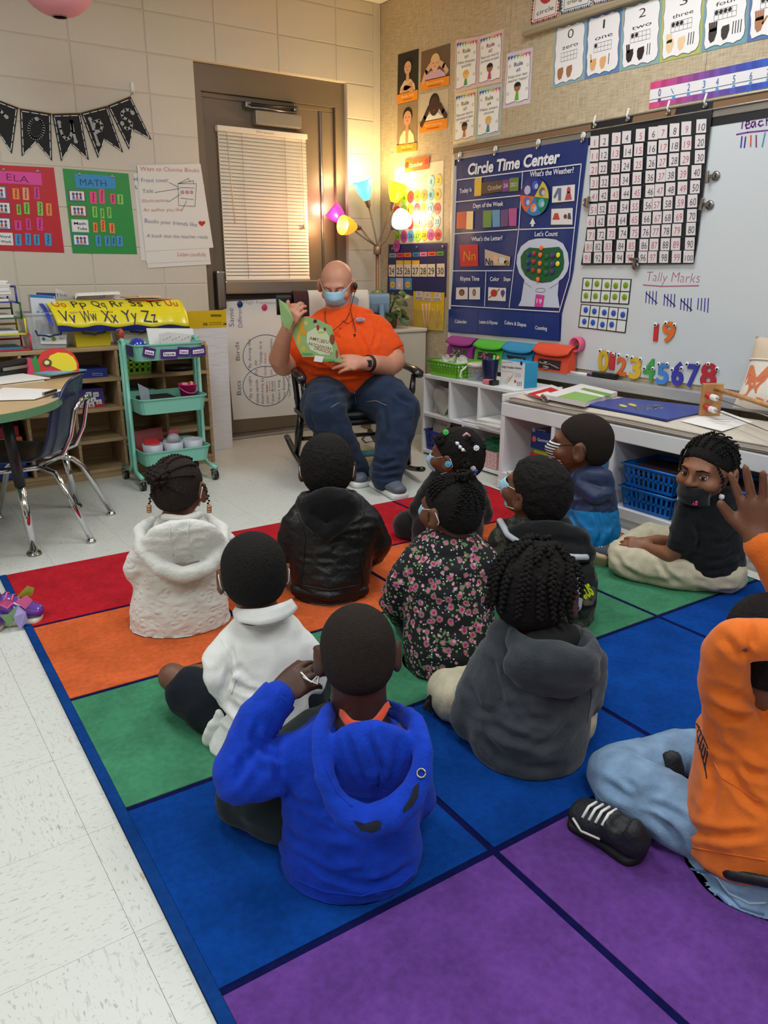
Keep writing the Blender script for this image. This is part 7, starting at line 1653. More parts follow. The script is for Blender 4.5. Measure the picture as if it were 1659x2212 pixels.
def cuff(p,a,b,r,m,name='cuff',th=.0):
    A,B_ =p.B(*a),p.B(*b); ax =nrm(B_-A); L =np.linalg.norm(B_-A); rr =p.m(r,A); q =MB(); q.lathe(A,[(rr*.93,0),(rr,L*.12),(rr*1.01,L*.5),(rr,L*.9),(rr*.95,L),(rr*.78,L*.98),(rr*.7,L*.7)],m,28,ax,capb=False,capt=False); return q.build(name,p.t)
# ================================================================== THE CHILDREN ON THE RUG
def away(x,y,d,z=RZ):
    g =G(x,y,z); n =nrm((g-CAM)*[1,1,0]); q =g+n*d; q[2] =0; return q
def lift(p,a):
    out =[]
    for x,y,dd,r in a: q =p.B(x,y,dd); q[2] =max(q[2],p.m(r,q)*.86+RZ); out.append(q)
    return out
def garment(name,p,rows,arms,m,k=.03,cap=.4,fold=None,vox=.007,extra=None,flat=RZ+.002,cut=None,ka=.016):
    sd =Sdf()
    if rows: P,rx,ry =p.torso_pts(rows); sd.loft(P,rx,ry,p.r,k,cap=cap)
    for a in arms:
        pts =lift(p,a); sd.loft(pts,[p.m(r,q) for (x,y,dd,r),q in zip(a,pts)],k=ka or k)
    if extra: extra(sd)
    if cut: cut(sd)
    return sdf_obj(name,sd,m,p.t,vox,2,fold,flat)
def under(p,rows,limbs,s=.74):
    """the body inside the clothes, one continuous volume with head and hands"""
    if rows: P,rx,ry =p.torso_pts(rows); p.body.loft(P,np.array(rx)*s,np.array(ry)*s,p.r,.03,cap=.3)
    for a in limbs:
        pts =lift(p,a); p.body.loft(pts,[p.m(r,q)*s for (x,y,dd,r),q in zip(a,pts)],k=.02)
def hood(p,rim,m,lining=None,r2=1.35,vox=.006,name='hood',drop=(0,14,-.006),fold=None):
    sd =Sdf(); pts =[p.B(x,y,dd) for x,y,dd,r in rim]; rr =[p.m(r,q) for (x,y,dd,r),q in zip(rim,pts)]
    sd.loft(pts,rr,k=.008)
    pts2 =[p.B(x+drop[0],y+drop[1],dd-drop[2]) for x,y,dd,r in rim]; sd.loft(pts2,np.array(rr)*r2,k=.012)
    if lining:
        x,y,dd,hx,hy,th,tilt =lining; c =p.B(x,y,dd); R =np.array([p.r,p.n*math.cos(tilt)+p.up*math.sin(tilt),p.up*math.cos(tilt)-p.n*math.sin(tilt)]).T; sd.ell(c,(p.m(hx,c),th,p.m(hy,c)),R,.015)
    return sdf_obj(name,sd,m,p.t,vox,2,fold)
def headpx(p,x,y,dd,hw,yaw,pitch=0,roll=0,neck=None,neck_r=None,hair=.004):
    c =p.B(x,y,dd); sc =(p.m(hw,c)-hair)/.0715; p.head(c,p.headframe(yaw,pitch,roll),sc,neck_to=p.B(*neck) if neck else None,neck_r=neck_r or .042*sc); return sc
WR =lambda a=.003,f=18: [('r',(f,f,f*1.6),a*1.15),('n',(f*.5,f*.5,f*.5),a),('r',(f*2.3,f*2.3,f*2.3),a*.35)]
# ---- boy in the royal blue hoodie
p =Person('boy in royal blue hoodie seated nearest the purple squares, hand raised to his ear',away(765,1952,.115),skin=SK[0],vox=.005)
rows =[(762,1893,0,138,.118),(757,1830,.0,151,.12),(757,1750,.01,147,.105),(760,1680,.02,143,.095),(762,1628,.03,130,.085),(775,1572,.04,80,.06)]
LA =[(650,1632,.02,52),(590,1662,.0,54),(520,1685,-.01,52),(505,1660,.0,46),(560,1555,.05,45),(598,1512,.07,38)]
RA =[(868,1635,.03,50),(890,1720,.07,50),(850,1790,.17,44),(800,1780,.25,36)]
under(p,rows,[LA,RA,[(690,1880,.05,80),(535,1765,.12,66),(690,1800,.32,48)],[(840,1880,.05,80),(850,1790,.28,62),(720,1820,.36,46)]])
headpx(p,772,1405,.05,82,-4,6,0,(775,1575,.035),.05)
wr =p.B(598,1508,.075); tip =p.B(668,1452,.09)
p.hand(wr,tip-wr,-p.n*.7+p.up*.7-p.r*.3,1.0,.35,.05,-1,.35,fold=[.5,.38,.4,.55])
p.hand(p.B(800,1780,.25),p.n*.3-p.r,p.up,.95,.4,side=1)
p.done(); p.hair(HRb,.0028,amp=.0006,freq=220); mk_ =p.mask(loops=(0,0))
q =MB(); q.tube([p.B(655,1462,.075),p.B(668,1470,.06),p.B(686,1478,.05),p.L(-.07,.03,-.02)],.0016,M_loop,6); q.tube([p.B(650,1452,.08),p.B(672,1474,.06),p.L(-.062,.04,-.05)],.0016,M_loop,6); q.build('ear_loop',mk_)
M_bluef =cloth('fleece_blue',(12,56,176),.5,170,sheen=.05,var=.12)
ho =garment('hoodie',p,rows,[LA,RA],M_bluef,fold=WR(.003,16)+[(p.r-p.up,.03,.003,p.B(540,1660,0),.06),('c',[[(625,1798),(671,1838),(737,1880),(786,1890)],[(651,1842),(704,1884),(770,1909),(836,1908)],[(638,1745),(687,1785),(737,1811)],[(895,1864),(852,1893),(803,1912)],[(612,1690),(640,1730),(690,1752)],[(548,1590),(572,1625),(612,1640)],[(516,1630),(524,1665),(512,1690)],[(560,1560),(545,1600),(552,1640)],[(600,1600),(598,1650),(604,1705)]],9,-.006),('c',[[(640,1820),(700,1862),(770,1886)],[(668,1770),(720,1798),(760,1832)],[(536,1600),(560,1640),(590,1650)]],11,.005)],vox=.0055)
hd =hood(p,[(728,1512,.06,5),(712,1524,.01,8),(694,1550,-.05,12),(688,1595,-.1,13),(699,1655,-.128,14),(718,1706,-.142,15),(748,1742,-.156,17),(795,1758,-.166,18),(845,1742,-.166,18),(886,1704,-.156,17),(908,1660,-.14,15),(916,1600,-.11,13),(900,1552,-.06,12),(866,1526,.01,8),(838,1515,.06,5)],M_bluef,(802,1640,-.092,106,98,.034,.12),1.45,drop=(2,24,.012),fold=WR(.002,20)+[('c',[[(748,1583),(772,1650),(786,1690)],[(796,1590),(826,1660),(815,1720)],[(858,1600),(850,1660),(836,1700)]],8,-.006)])
t =cloth('tee_orange',(222,72,34),.25,200); strip(p,[(736,1546,-.02),(760,1576,-.075),(808,1574,-.078),(840,1528,-.02)],[(738,1532,-.012),(764,1556,-.064),(806,1553,-.066),(836,1516,-.012)],t,'shirt_collar',.008)
cuff(p,(566,1545,.055),(606,1500,.078),44,M_bluef)
seamline(ho,[(603,1575),(598,1620),(602,1690),(606,1712)]); seamline(hd,[(800,1560),(812,1620),(826,1690),(815,1735)],.002); seamline(hd,[(690,1600),(704,1660),(728,1712),(760,1742)],.0016); seamline(ho,[(640,1900),(700,1925),(780,1935),(860,1915),(895,1885)],.002)
M_dk =cloth('trouser_dark',(18,30,32),.2,200,sheen=.1)
garment('trousers',p,None,[[(690,1870,.05,92),(600,1800,.09,84),(530,1752,.12,62),(545,1745,.16,56),(690,1800,.34,54)],[(815,1880,.05,70),(820,1800,.28,56),(720,1820,.38,48)]],M_dk,fold=WR(.002))
q =MB(); c,n_ =on(hd,910,1671,.003)
if c is not None: a_,b_,_ =frame(n_); q.tube([c+(a_*math.cos(t_)+b_*math.sin(t_))*.007 for t_ in np.linspace(0,6.3,15)],.0018,M_steel,6); q.build('eyelet',hd)
M_felt =mat('felt_dark',(20,24,40),.95)
patch(hd,[(762,1772),(790,1780),(815,1771),(824,1776),(822,1790),(802,1798),(780,1793)],M_felt,name='felt_patch'); patch(hd,[(906,1690),(902,1722),(890,1742),(872,1756),(870,1748),(886,1724),(894,1700)],M_felt,name='felt_patch')

# ---- child in the charcoal hoodie
p =Person('child with short twisted braids in charcoal hoodie and khaki trousers',away(1150,1686,.12),skin=SK[0])
rows =[(1140,1618,0,118,.12),(1140,1560,0,132,.122),(1150,1490,.01,130,.105),(1158,1440,.02,132,.095),(1165,1400,.03,118,.08),(1180,1365,.04,60,.055)]
LA =[(1058,1432,.02,42),(1035,1495,.01,48),(1022,1548,.01,46),(1060,1570,.07,40),(1110,1560,.2,32)]
RA =[(1265,1428,.02,42),(1262,1500,.05,44),(1230,1560,.15,38),(1180,1560,.25,30)]
under(p,rows,[LA,RA]); headpx(p,1158,1276,.045,86,14,12,0,(1178,1372,.03),.045,.012)
p.done(); p.hair(HRc,.011,amp=.0022,freq=90,front=.05)
M_gr =cloth('fleece_charcoal',(56,60,65),.5,190,sheen=.2,var=.25,vscale=18)
ho =garment('hoodie',p,rows,[LA,RA],M_gr,fold=WR(.0035,15)+[('c',[[(1057,1410),(1080,1490),(1085,1526)],[(1121,1518),(1146,1548),(1190,1562)],[(1046,1592),(1088,1637),(1143,1659),(1213,1653)],[(1013,1479),(1035,1529),(1068,1543)],[(1230,1560),(1200,1600),(1150,1615)],[(1060,1560),(1100,1590),(1150,1600)]],10,-.007),('c',[[(1060,1580),(1110,1612),(1180,1630)],[(1105,1500),(1130,1535),(1170,1545)]],11,.005)],vox=.0062)
hood(p,[(1118,1345,.06,5),(1104,1356,.02,8),(1110,1368,-.05,11),(1146,1388,-.092,12),(1199,1408,-.108,12),(1262,1413,-.096,12),(1284,1392,-.05,10),(1268,1368,.02,8),(1240,1352,.06,5)],M_gr,(1190,1446,-.078,102,76,.044,.3),1.7,drop=(0,20,.0),fold=WR(.0022))
seamline(ho,[(1040,1405),(1052,1440),(1075,1475),(1082,1510)]); seamline(ho,[(1270,1440),(1278,1500),(1268,1560)])
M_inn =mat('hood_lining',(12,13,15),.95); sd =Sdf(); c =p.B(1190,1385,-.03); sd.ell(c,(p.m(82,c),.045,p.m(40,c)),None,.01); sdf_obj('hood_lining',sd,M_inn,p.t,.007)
M_kh =cloth('khaki',(190,180,154),.25,160,sheen=.1)
LL =[(1075,1600,.05,62),(985,1520,.10,52),(968,1490,.13,46),(1005,1560,.17,44),(1090,1600,.3,38)]
garment('trousers',p,None,[LL,[(1215,1610,.05,66),(1230,1560,.25,54),(1100,1590,.32,40)]],M_kh,fold=WR(.0025)+[(p.r,.03,.003,p.B(985,1520,.05),.06)])
shoe('shoe',p.t,p.B(985,1576,.10),p.B(908,1512,.11),p.n*.7+p.r*.35-p.up*.2,mat('canvas_black',(26,24,24),.8),mat('sole_dark',(44,38,36),.7),.036,.06,sole_t=.02)
q =MB()
for i in range(4):
    for j in range(3):
        c =p.B(930+i*14,1520+i*11+j*13-12,.083); q.box(c,(.016,.004,.012),mat('tread',(30,26,26),.7),np.array([p.r,p.n,p.up]).T@np.array(Matrix.Rotation(.7,3,'Y')))
tag(q.build('sole_tread',p.t),kind='stuff')
bm_ =0
for i,(az,el) in enumerate([(a,e) for e in (75,45,18) for a in range(-160,181,40)]):
    a,e =math.radians(az),math.radians(el); d =np.array([math.sin(a)*math.cos(e),-abs(math.cos(a))*math.cos(e) if el < 40 else -math.cos(a)*math.cos(e),math.sin(e)])
    if d[1] > .55 and d[2] < .7: continue
    s0 =p.surf(d,.012); s1 =p.surf(nrm(d+np.array([.12*math.sin(i*2),-.25,-.55])),.02); s2 =s1+np.array([0,0,-.035])*p.hs+p.hR@np.array([.25*d[0],-.1,0])*.04
    q =MB(); braid(q,[s0,s0*.5+s1*.5+p.hR@nrm(d)*.006,s1,s2],.0088*p.hs,HR,n=max(6,int(np.linalg.norm(s2-s0)/.0055)),seg=7); q.build('braid',p.t)

# ---- boy in the white polo
p =Person('boy in white polo shirt and dark shorts seated behind the blue hoodie',away(570,1655,.11),skin=SK[1])
rows =[(570,1598,0,118,.112),(572,1545,0,96,.105),(573,1475,.01,92,.098),(572,1415,.02,96,.09),(570,1378,.025,84,.072),(570,1335,.03,60,.055)]
LA =[(500,1398,.02,38),(474,1425,.01,36),(468,1460,-.01,31),(494,1496,-.0,32)]; LAf =LA+[(560,1520,.2,24),(600,1500,.28,18)]
RA =[(645,1395,.02,38),(668,1425,.02,36),(672,1470,.03,34),(655,1500,.08,34)]; RAf =RA+[(600,1520,.2,24),(580,1500,.28,18)]
LL =[(520,1575,.04,62),(430,1500,.1,50),(372,1462,.14,38),(380,1470,.18,34),(500,1560,.3,28)]
under(p,rows,[LAf,RAf,LL,[(640,1590,.05,60),(690,1520,.22,40),(590,1560,.34,28)]],.8)
headpx(p,548,1236,.04,70,-3,8,0,(565,1345,.03),.045,.006)
p.done(); p.hair(HR,.006,amp=.0006,freq=200); p.mask(loops=(1,1),drop=.012)
M_wp =cloth('pique_white',(226,226,222),.25,260,sheen=.1,var=.03)
ho =garment('polo_shirt',p,rows,[LA,RA],M_wp,fold=WR(.003,14)+[('c',[[(500,1392),(504,1430),(488,1468),(480,1500)],[(518,1440),(498,1458),(490,1490)],[(505,1475),(530,1490),(560,1496)],[(468,1528),(492,1556),(525,1578)],[(500,1515),(530,1545),(560,1556)],[(520,1560),(548,1585),(590,1592)]],7,-.007),('c',[[(485,1520),(515,1555),(550,1570)],[(508,1455),(530,1470)]],8,.005)])
strip(p,[(504,1322,.03),(514,1342,-.045),(565,1350,-.078),(618,1336,-.06),(642,1314,.01)],[(512,1310,.03),(524,1316,-.03),(567,1314,-.056),(608,1302,-.045),(628,1294,.02)],M_wp,'collar',.006)
seamline(ho,[(478,1380),(498,1420),(508,1470),(500,1500)],.0014); seamline(ho,[(515,1348),(565,1357),(620,1344)],.0014)
M_sh =cloth('shorts_navy',(16,22,30),.2,200,sheen=.05)
garment('shorts',p,None,[[(525,1585,.04,74),(455,1525,.08,62),(412,1495,.115,53)],[(640,1590,.05,70),(676,1530,.2,52)]],M_sh,fold=WR(.002))
sd =Sdf(); sd.loft([p.B(488,1545,-.02),p.B(462,1585,-.01),p.B(450,1600,0)],[p.m(26,p.B(480,1560,0)),p.m(22,p.B(480,1560,0)),p.m(14,p.B(480,1560,0))],.012,p.r,.02); sdf_obj('shirt_tail',sd,M_wp,p.t,.006,fold=WR(.003))

# ---- girl in the white knit hoodie
p =Person('girl in cream knitted hoodie with braided bun and beaded braids',away(392,1376,.12),skin=SK[1])
rows =[(392,1352,0,106,.125),(390,1320,0,104,.122),(392,1260,.01,95,.105),(394,1200,.02,92,.095),(394,1160,.03,82,.08),(385,1122,.04,42,.055)]
LA =[(318,1180,.02,30),(300,1228,.02,30),(318,1256,.08,28),(370,1260,.2,22)]; RA =[(478,1175,.02,30),(488,1225,.03,31),(470,1262,.1,28),(410,1260,.22,22)]
under(p,rows,[LA,RA]); headpx(p,386,1052,.04,54,22,6,0,(380,1125,.035),.042,.006)
p.done(); hr_ =hair_mat('hair_brownblack',(34,25,21),150,1.); p.hair(hr_,.004,amp=.001,freq=120,front=.066); p.mask(loops=(0,1),m=mat('mask_white',(214,214,216),.7))
M_cr =cloth('cream_knit',(210,208,200),.6,120,sheen=.5,var=.05)
def knit_mat():
    m,nt,b =nodemat('cream_cable',.95); tc =N(nt,'ShaderNodeTexCoord'); v =N(nt,'ShaderNodeTexVoronoi',Scale=34.); v.feature ='SMOOTH_F1'; n =N(nt,'ShaderNodeTexNoise',Scale=240.,Detail=3.)
    mp =N(nt,'ShaderNodeMapping'); mp.inputs['Scale'].default_value =(1,1,1.5); nt.links.new(tc.outputs['Object'],mp.inputs['Vector']); nt.links.new(mp.outputs[0],v.inputs['Vector']); nt.links.new(tc.outputs['Object'],n.inputs['Vector'])
    a =N(nt,'ShaderNodeMath',operation='SUBTRACT'); a.inputs[1].default_value =.36; nt.links.new(v.outputs['Distance'],a.inputs[0]); ab =N(nt,'ShaderNodeMath',operation='ABSOLUTE'); nt.links.new(a.outputs[0],ab.inputs[0])
    ad =N(nt,'ShaderNodeMath',operation='MULTIPLY_ADD'); ad.inputs[1].default_value =.12; nt.links.new(n.outputs[0],ad.inputs[0]); nt.links.new(ab.outputs[0],ad.inputs[2])
    bp =N(nt,'ShaderNodeBump',Strength=.9,Distance=.011); nt.links.new(ad.outputs[0],bp.inputs['Height']); nt.links.new(bp.outputs[0],b.inputs['Normal'])
    b.inputs['Base Color'].default_value =(*lin((210,208,200)),1); b.inputs['Sheen Weight'].default_value =.5; return m
M_cab =knit_mat()
garment('hoodie',p,rows,[LA,RA],M_cab,fold=WR(.003,16),cap=.3)
hd =hood(p,[(330,1120,.03,7),(302,1142,-.04,9),(305,1185,-.095,9),(345,1224,-.126,11),(398,1238,-.134,12),(452,1220,-.124,11),(484,1178,-.09,9),(482,1138,-.03,8),(448,1114,.03,7)],M_cr,(396,1176,-.094,88,66,.036,.35),1.3,drop=(0,7,.004),fold=WR(.0022,25))
seamline(hd,[(366,1125),(368,1165),(374,1200)],.0022); seamline(hd,[(408,1125),(406,1165),(416,1205)],.0022)
sd =Sdf(); sd.loft([p.B(355,1118,-.045),p.B(400,1122,-.05),p.B(430,1112,-.03)],p.m(9,p.B(390,1120,0)),k=.01); sdf_obj('neck_band',sd,M_cr,p.t,.005)
sd =Sdf(); sd.loft([p.B(290,1366,0),p.B(340,1380,-.08),p.B(395,1384,-.122),p.B(450,1378,-.09),p.B(500,1362,-.0)],p.m(9,p.B(390,1370,0)),k=.01); sdf_obj('hem_band',sd,cloth('hem_cream',(216,208,198),.3,160),p.t,.006)
sd =Sdf(); bc_ =p.B(343,1030,-.035); q =MB()
for i in range(7):
    r_ =.034*(1-.11*i)*p.hs*1.05; pts =[bc_+p.r*r_*math.cos(a)+p.up*(r_*math.sin(a)*.9)-p.n*(.008*i)+p.n*.012 for a in np.linspace(0,math.tau*.95,14)]; braid(q,pts,.0105,hr_,seg=7)
q.ball(bc_,(.03,.03,.03),hr_,12,8); q.build('hair_bun',p.t)
for a0,a1 in (((-.2,.6,.7),(-.5,-.7,.5)),((.1,.6,.75),(-.35,-.75,.55)),((.4,.5,.7),(-.2,-.85,.5)),((.7,.1,.6),(-.05,-.95,.4)),((.8,-.3,.3),(-.1,-.95,.25)),((.55,-.8,-.3),(-.3,-.9,.3)),((.1,-.95,-.45),(-.4,-.85,.25)),((-.4,-.85,-.4),(-.55,-.75,.3))):
    q =MB(); ts =np.linspace(0,1,8); braid(q,[p.surf(nrm(np.array(a0)*(1-t)+np.array(a1)*t),.007) for t in ts],.0062,hr_,seg=6); q.build('cornrow',p.t)
for x0,y0,x1,y1,dd in ((335,1048,322,1100,-.02),(438,1045,452,1100,-.03)):
    q =MB(); braid(q,[p.B(x0,y0,dd),p.B((x0+x1)/2-(4 if x0 < 400 else -4),(y0+y1)/2,dd-.02),p.B(x1,y1,dd-.025)],.0062,hr_,seg=6); q.build('side_braid',p.t)
    for i in range(3): q =MB(); q.lathe(p.B(x1,y1-6+i*5.5,dd-.025),[(.003,-.004),(.0075,-.003),(.0075,.003),(.003,.004)],mat('bead_copper',(176,122,88),.25,.3),10); q.build('bead',p.t)

# ---- boy in the black leather jacket
p =Person('boy in black leather jacket with soft black hood seated on the orange squares',away(705,1308,.12),skin=SK[0])
rows =[(712,1280,0,80,.12),(712,1245,0,86,.12),(714,1190,.01,92,.105),(716,1140,.02,95,.095),(716,1105,.03,84,.08),(712,1070,.04,50,.055)]
LA =[(640,1130,.02,32),(622,1190,.03,32),(625,1235,.07,30),(680,1235,.2,24)]; RA =[(790,1125,.02,32),(812,1175,.05,31),(800,1195,.12,29),(745,1200,.25,22)]
under(p,rows,[LA,RA]); headpx(p,707,1008,.035,58,3,2,0,(712,1075,.03),.045,.012)
p.done(); p.hair(HRc,.012,amp=.0015,freq=120,line=[(-.12,-.085),(-.05,-.075),(-.02,-.045),(.004,-.01),(.03,.018),(.055,.036),(.075,.055),(.12,.065)]); p.mask()
M_lea =mat('black_leather',(16,16,18),.42,bump=.5,scale=90,spec=.4)
ho =garment('leather_jacket',p,rows,[LA,RA],M_lea,fold=[('r',(20,20,40),.003),('n',(10,10,10),.004),('r',(44,44,80),.0012)],vox=.006,cap=.3)
sd =Sdf(); sd.loft([p.B(640,1275,-.06),p.B(712,1288,-.122),p.B(785,1275,-.06)],p.m(13,p.B(712,1280,0)),k=.01); sdf_obj('waistband',sd,M_lea,p.t,.006)
M_bkf =cloth('black_jersey',(12,12,14),.5,180,sheen=.15)
hd =hood(p,[(676,1062,.05,4),(655,1068,.01,6),(650,1082,-.06,9),(668,1118,-.1,10),(704,1148,-.118,10),(742,1122,-.106,10),(772,1080,-.06,9),(764,1066,.01,6),(742,1060,.05,4)],M_bkf,(712,1094,-.078,64,48,.042,.35),1.4,drop=(0,8,.0),fold=WR(.0025,26))
M_ls =mat('leather_seam',(8,8,9),.4)
seamline(ho,[(642,1110),(660,1160),(655,1230),(648,1265)],.002,M_ls); seamline(ho,[(790,1100),(775,1160),(782,1230),(785,1262)],.002,M_ls); seamline(ho,[(640,1262),(712,1275),(785,1262)],.002,M_ls)
garment('trousers',p,None,[[(670,1280,.06,50),(660,1250,.28,40),(710,1260,.4,30)],[(755,1280,.06,50),(775,1250,.26,40),(715,1255,.4,30)]],M_dk)

# ---- girl in the floral blouse
p =Person('girl in black floral blouse with cornrows tied at the crown',away(962,1482,.12),skin=SK[1])
rows =[(972,1425,0,96,.12),(972,1385,0,100,.12),(968,1310,.01,95,.105),(966,1240,.02,92,.095),(968,1195,.03,80,.08),(972,1160,.04,40,.05)]
LA =[(898,1212,.02,34),(868,1262,.02,34),(852,1300,.05,32),(872,1328,.1,28),(930,1320,.22,22)]; RA =[(1040,1212,.02,34),(1052,1275,.05,34),(1030,1310,.12,30),(980,1320,.24,22)]
under(p,rows,[LA,RA]); headpx(p,972,1098,.04,57,-48,4,0,(972,1165,.035),.043,.006)
p.done(); p.hair(HR,.005,amp=.001,freq=120,front=.07); p.mask(loops=(1,0))
def floral():
    m,nt,b =nodemat('floral_print',.85); tc =N(nt,'ShaderNodeTexCoord'); prev =None
    wob =N(nt,'ShaderNodeTexNoise',Scale=120.,Detail=2.); nt.links.new(tc.outputs['Object'],wob.inputs['Vector'])
    for sc,off,r0,col,rn in ((110.,3.1,.26,(222,214,210),.5),(95.,7.7,.2,(120,160,190),.62),(80.,1.3,.3,(110,150,90),.45),(42.,0.,.42,(96,130,76),.3),(42.,0.,.34,(198,96,140),.3),(42.,0.,.2,(150,44,90),.3),(60.,5.2,.3,(214,150,170),.45)):
        mp =N(nt,'ShaderNodeMapping'); mp.inputs['Location'].default_value =(off,off*.7,off*1.3); nt.links.new(tc.outputs['Object'],mp.inputs['Vector']); v =N(nt,'ShaderNodeTexVoronoi',Scale=sc); nt.links.new(mp.outputs[0],v.inputs['Vector'])
        w =N(nt,'ShaderNodeMath',operation='MULTIPLY_ADD'); w.inputs[1].default_value =.35; nt.links.new(wob.outputs[0],w.inputs[0]); nt.links.new(v.outputs['Distance'],w.inputs[2])
        lt =N(nt,'ShaderNodeMath',operation='LESS_THAN'); lt.inputs[1].default_value =r0+.17; nt.links.new(w.outputs[0],lt.inputs[0])
        sp =N(nt,'ShaderNodeSeparateColor'); nt.links.new(v.outputs['Color'],sp.inputs[0]); gt =N(nt,'ShaderNodeMath',operation='GREATER_THAN'); gt.inputs[1].default_value =rn; nt.links.new(sp.outputs[0],gt.inputs[0])
        mu =N(nt,'ShaderNodeMath',operation='MULTIPLY'); nt.links.new(lt.outputs[0],mu.inputs[0]); nt.links.new(gt.outputs[0],mu.inputs[1])
        mx =N(nt,'ShaderNodeMix',data_type='RGBA')
        if prev is None: mx.inputs[6].default_value =(*lin((16,16,22)),1)
        else: nt.links.new(prev.outputs[2],mx.inputs[6])
        mx.inputs[7].default_value =(*lin(col),1); nt.links.new(mu.outputs[0],mx.inputs[0]); prev =mx
    nt.links.new(prev.outputs[2],b.inputs['Base Color']); return m
garment('floral_blouse',p,rows,[LA,RA],floral(),fold=WR(.0035,15)+[((0,0,1),.06,.003,p.B(970,1290,-.1),.12)],cap=.3)
garment('trousers',p,[(960,1468,.02,92,.11),(962,1445,.02,94,.11)],[[(910,1460,.1,40),(880,1420,.2,34),(950,1420,.35,26)],[(1010,1460,.1,40),(1020,1420,.3,34),(960,1420,.4,26)]],M_dk,cap=.25)
for i in range(11):
    a =-1.25+2.5*i/10; d0 =np.array([math.sin(a)*.95,.55*math.cos(a),.18+.32*math.cos(a)]); d1 =np.array([.12*math.sin(a),-.45,.86])
    q =MB(); braid(q,[p.surf(nrm(d0*(1-t)+d1*t),.008) for t in np.linspace(0,1,9)],.0068,HR,seg=6); q.build('cornrow',p.t)
for i in range(9):
    a =-1.3+2.6*i/8; d0 =np.array([math.sin(a)*.9,-.65,-.45]); d1 =np.array([.15*math.sin(a),-.62,.75]); q =MB(); braid(q,[p.surf(nrm(d0*(1-t)+d1*t),.008) for t in np.linspace(0,1,9)],.0068,HR,seg=6); q.build('cornrow',p.t)
q =MB(); c =p.surf((0,-.5,.87),.014)
for i in range(5): braid(q,[c+p.hR@np.array([.02*math.cos(a+i),.02*math.sin(a+i),.004*i]) for a in np.linspace(0,4.6,9)],.0078,HR,seg=6)
q.ball(c,.016,HR,10,6); q.build('hair_knot',p.t)

# ---- girl with hair clips, all in black
p =Person('girl in black with flower hair clips seated near the reader',away(962,1192,.11),skin=SK[1])
rows =[(965,1172,0,74,.11),(966,1140,0,78,.11),(972,1095,.01,72,.1),(975,1060,.02,66,.085),(978,1040,.03,54,.07),(982,1022,.035,30,.045)]
LA =[(925,1068,.0,22),(905,1100,.02,22),(905,1125,.08,20),(940,1125,.16,16)]; RA =[(1030,1066,.03,22),(1042,1110,.05,22),(1000,1130,.15,18)]
under(p,rows,[LA,RA]); headpx(p,985,983,.02,49,-62,-2,0,(984,1030,.02),.042,.012)
p.done(); p.hair(HRc,.012,amp=.002,freq=90,front=.05); p.mask(loops=(1,0),drop=.01)
M_bk2 =cloth('sweat_black',(16,16,18),.4,190,sheen=.2)
garment('sweatshirt',p,rows,[LA,RA],M_bk2,fold=WR(.003,20))
garment('leggings',p,None,[[(930,1160,.03,42),(880,1150,.05,32),(875,1165,.07,28),(930,1180,.15,24)],[(1000,1165,.06,42),(930,1150,.25,30),(960,1170,.35,22)]],M_bk2)
def flower(px,dd,col,r=.014,lab=None,nmv=None):
    c =p.B(*px,dd); n =nrm(nmv if nmv is not None else (CAM-c)); a,b_,_ =frame(n); q =MB()
    for i in range(8): t =i*math.tau/8; q.ball(c+(a*math.cos(t)+b_*math.sin(t))*r*.62,(r*.36,r*.36,r*.3),mat('clip_%d_%d' % col[:2],col,.25,coat=.4),8,5)
    q.ball(c+n*.003,r*.34,mat('clip_%d_%d' % col[:2],col,.25,coat=.4),8,5); return q.build('flower_clip',p.t)
flower((968,1003),-.083,(80,170,214)); flower((963,934),-.03,(70,206,90),.013); flower((1029,968),-.07,(226,228,236),.013); flower((1022,1012),-.075,(206,206,210),.012)
q =MB()
for x,y in ((988,958),(994,966),(1000,972)): q.ball(p.B(x,y,-.095),.0075,mat('clip_white',(226,226,230),.25),8,5)
q.tube([p.B(984,955,-.094),p.B(1005,975,-.09)],.003,mat('clip_white',(226,226,230),.25),6); q.build('hair_barrette',p.t)
q =MB(); q.tube([p.B(1000,942,-.08),p.B(1008,936,-.08),p.B(1015,942,-.075)],.005,mat('clip_pink',(214,160,160),.3),6); q.build('hair_barrette',p.t)
for x,y in ((1020,1020),(1028,1018),(1025,1024)): q =MB(); q.ball(p.B(x,y,-.08),.0085,mat('clip_navy',(30,60,150),.25,coat=.3),8,6); q.build('hair_bobble',p.t)
for px,dd,r in (((1040,966),-.02,.02),((950,950),-.03,.022),((1015,950),-.05,.02),((1005,1000),-.075,.022)):
    q =MB(); c =p.B(*px,dd)
    for i in range(9): a =i*.75; q.ball(c+p.r*r*.5*math.cos(a)+p.up*r*.5*math.sin(a)-p.n*.004*i/3,r*.5,HRc,8,5)
    q.build('hair_puff',p.t)

# ---- boy in the camouflage jacket
p =Person('boy in camouflage jacket with black hood and neon lettering',away(1180,1362,.12),skin=SK[1])
rows =[(1178,1335,0,98,.12),(1178,1290,0,100,.12),(1172,1235,.01,95,.105),(1165,1185,.02,90,.095),(1158,1152,.03,78,.08),(1150,1122,.035,40,.05)]
LA =[(1090,1165,.02,32),(1078,1215,.03,32),(1085,1250,.09,30),(1130,1250,.2,24)]; RA =[(1235,1195,.02,34),(1255,1260,.0,36),(1245,1320,.04,34),(1180,1320,.2,26)]
under(p,rows,[LA,RA]); headpx(p,1155,1060,.03,62,-58,-14,0,(1152,1125,.03),.046,.014)
p.done(); p.hair(HRc,.016,amp=.003,freq=75,line=[(-.12,-.08),(-.05,-.066),(-.02,-.035),(.008,-.0),(.03,.02),(.05,.04),(.065,.062),(.12,.075)]); p.mask(loops=(1,0))
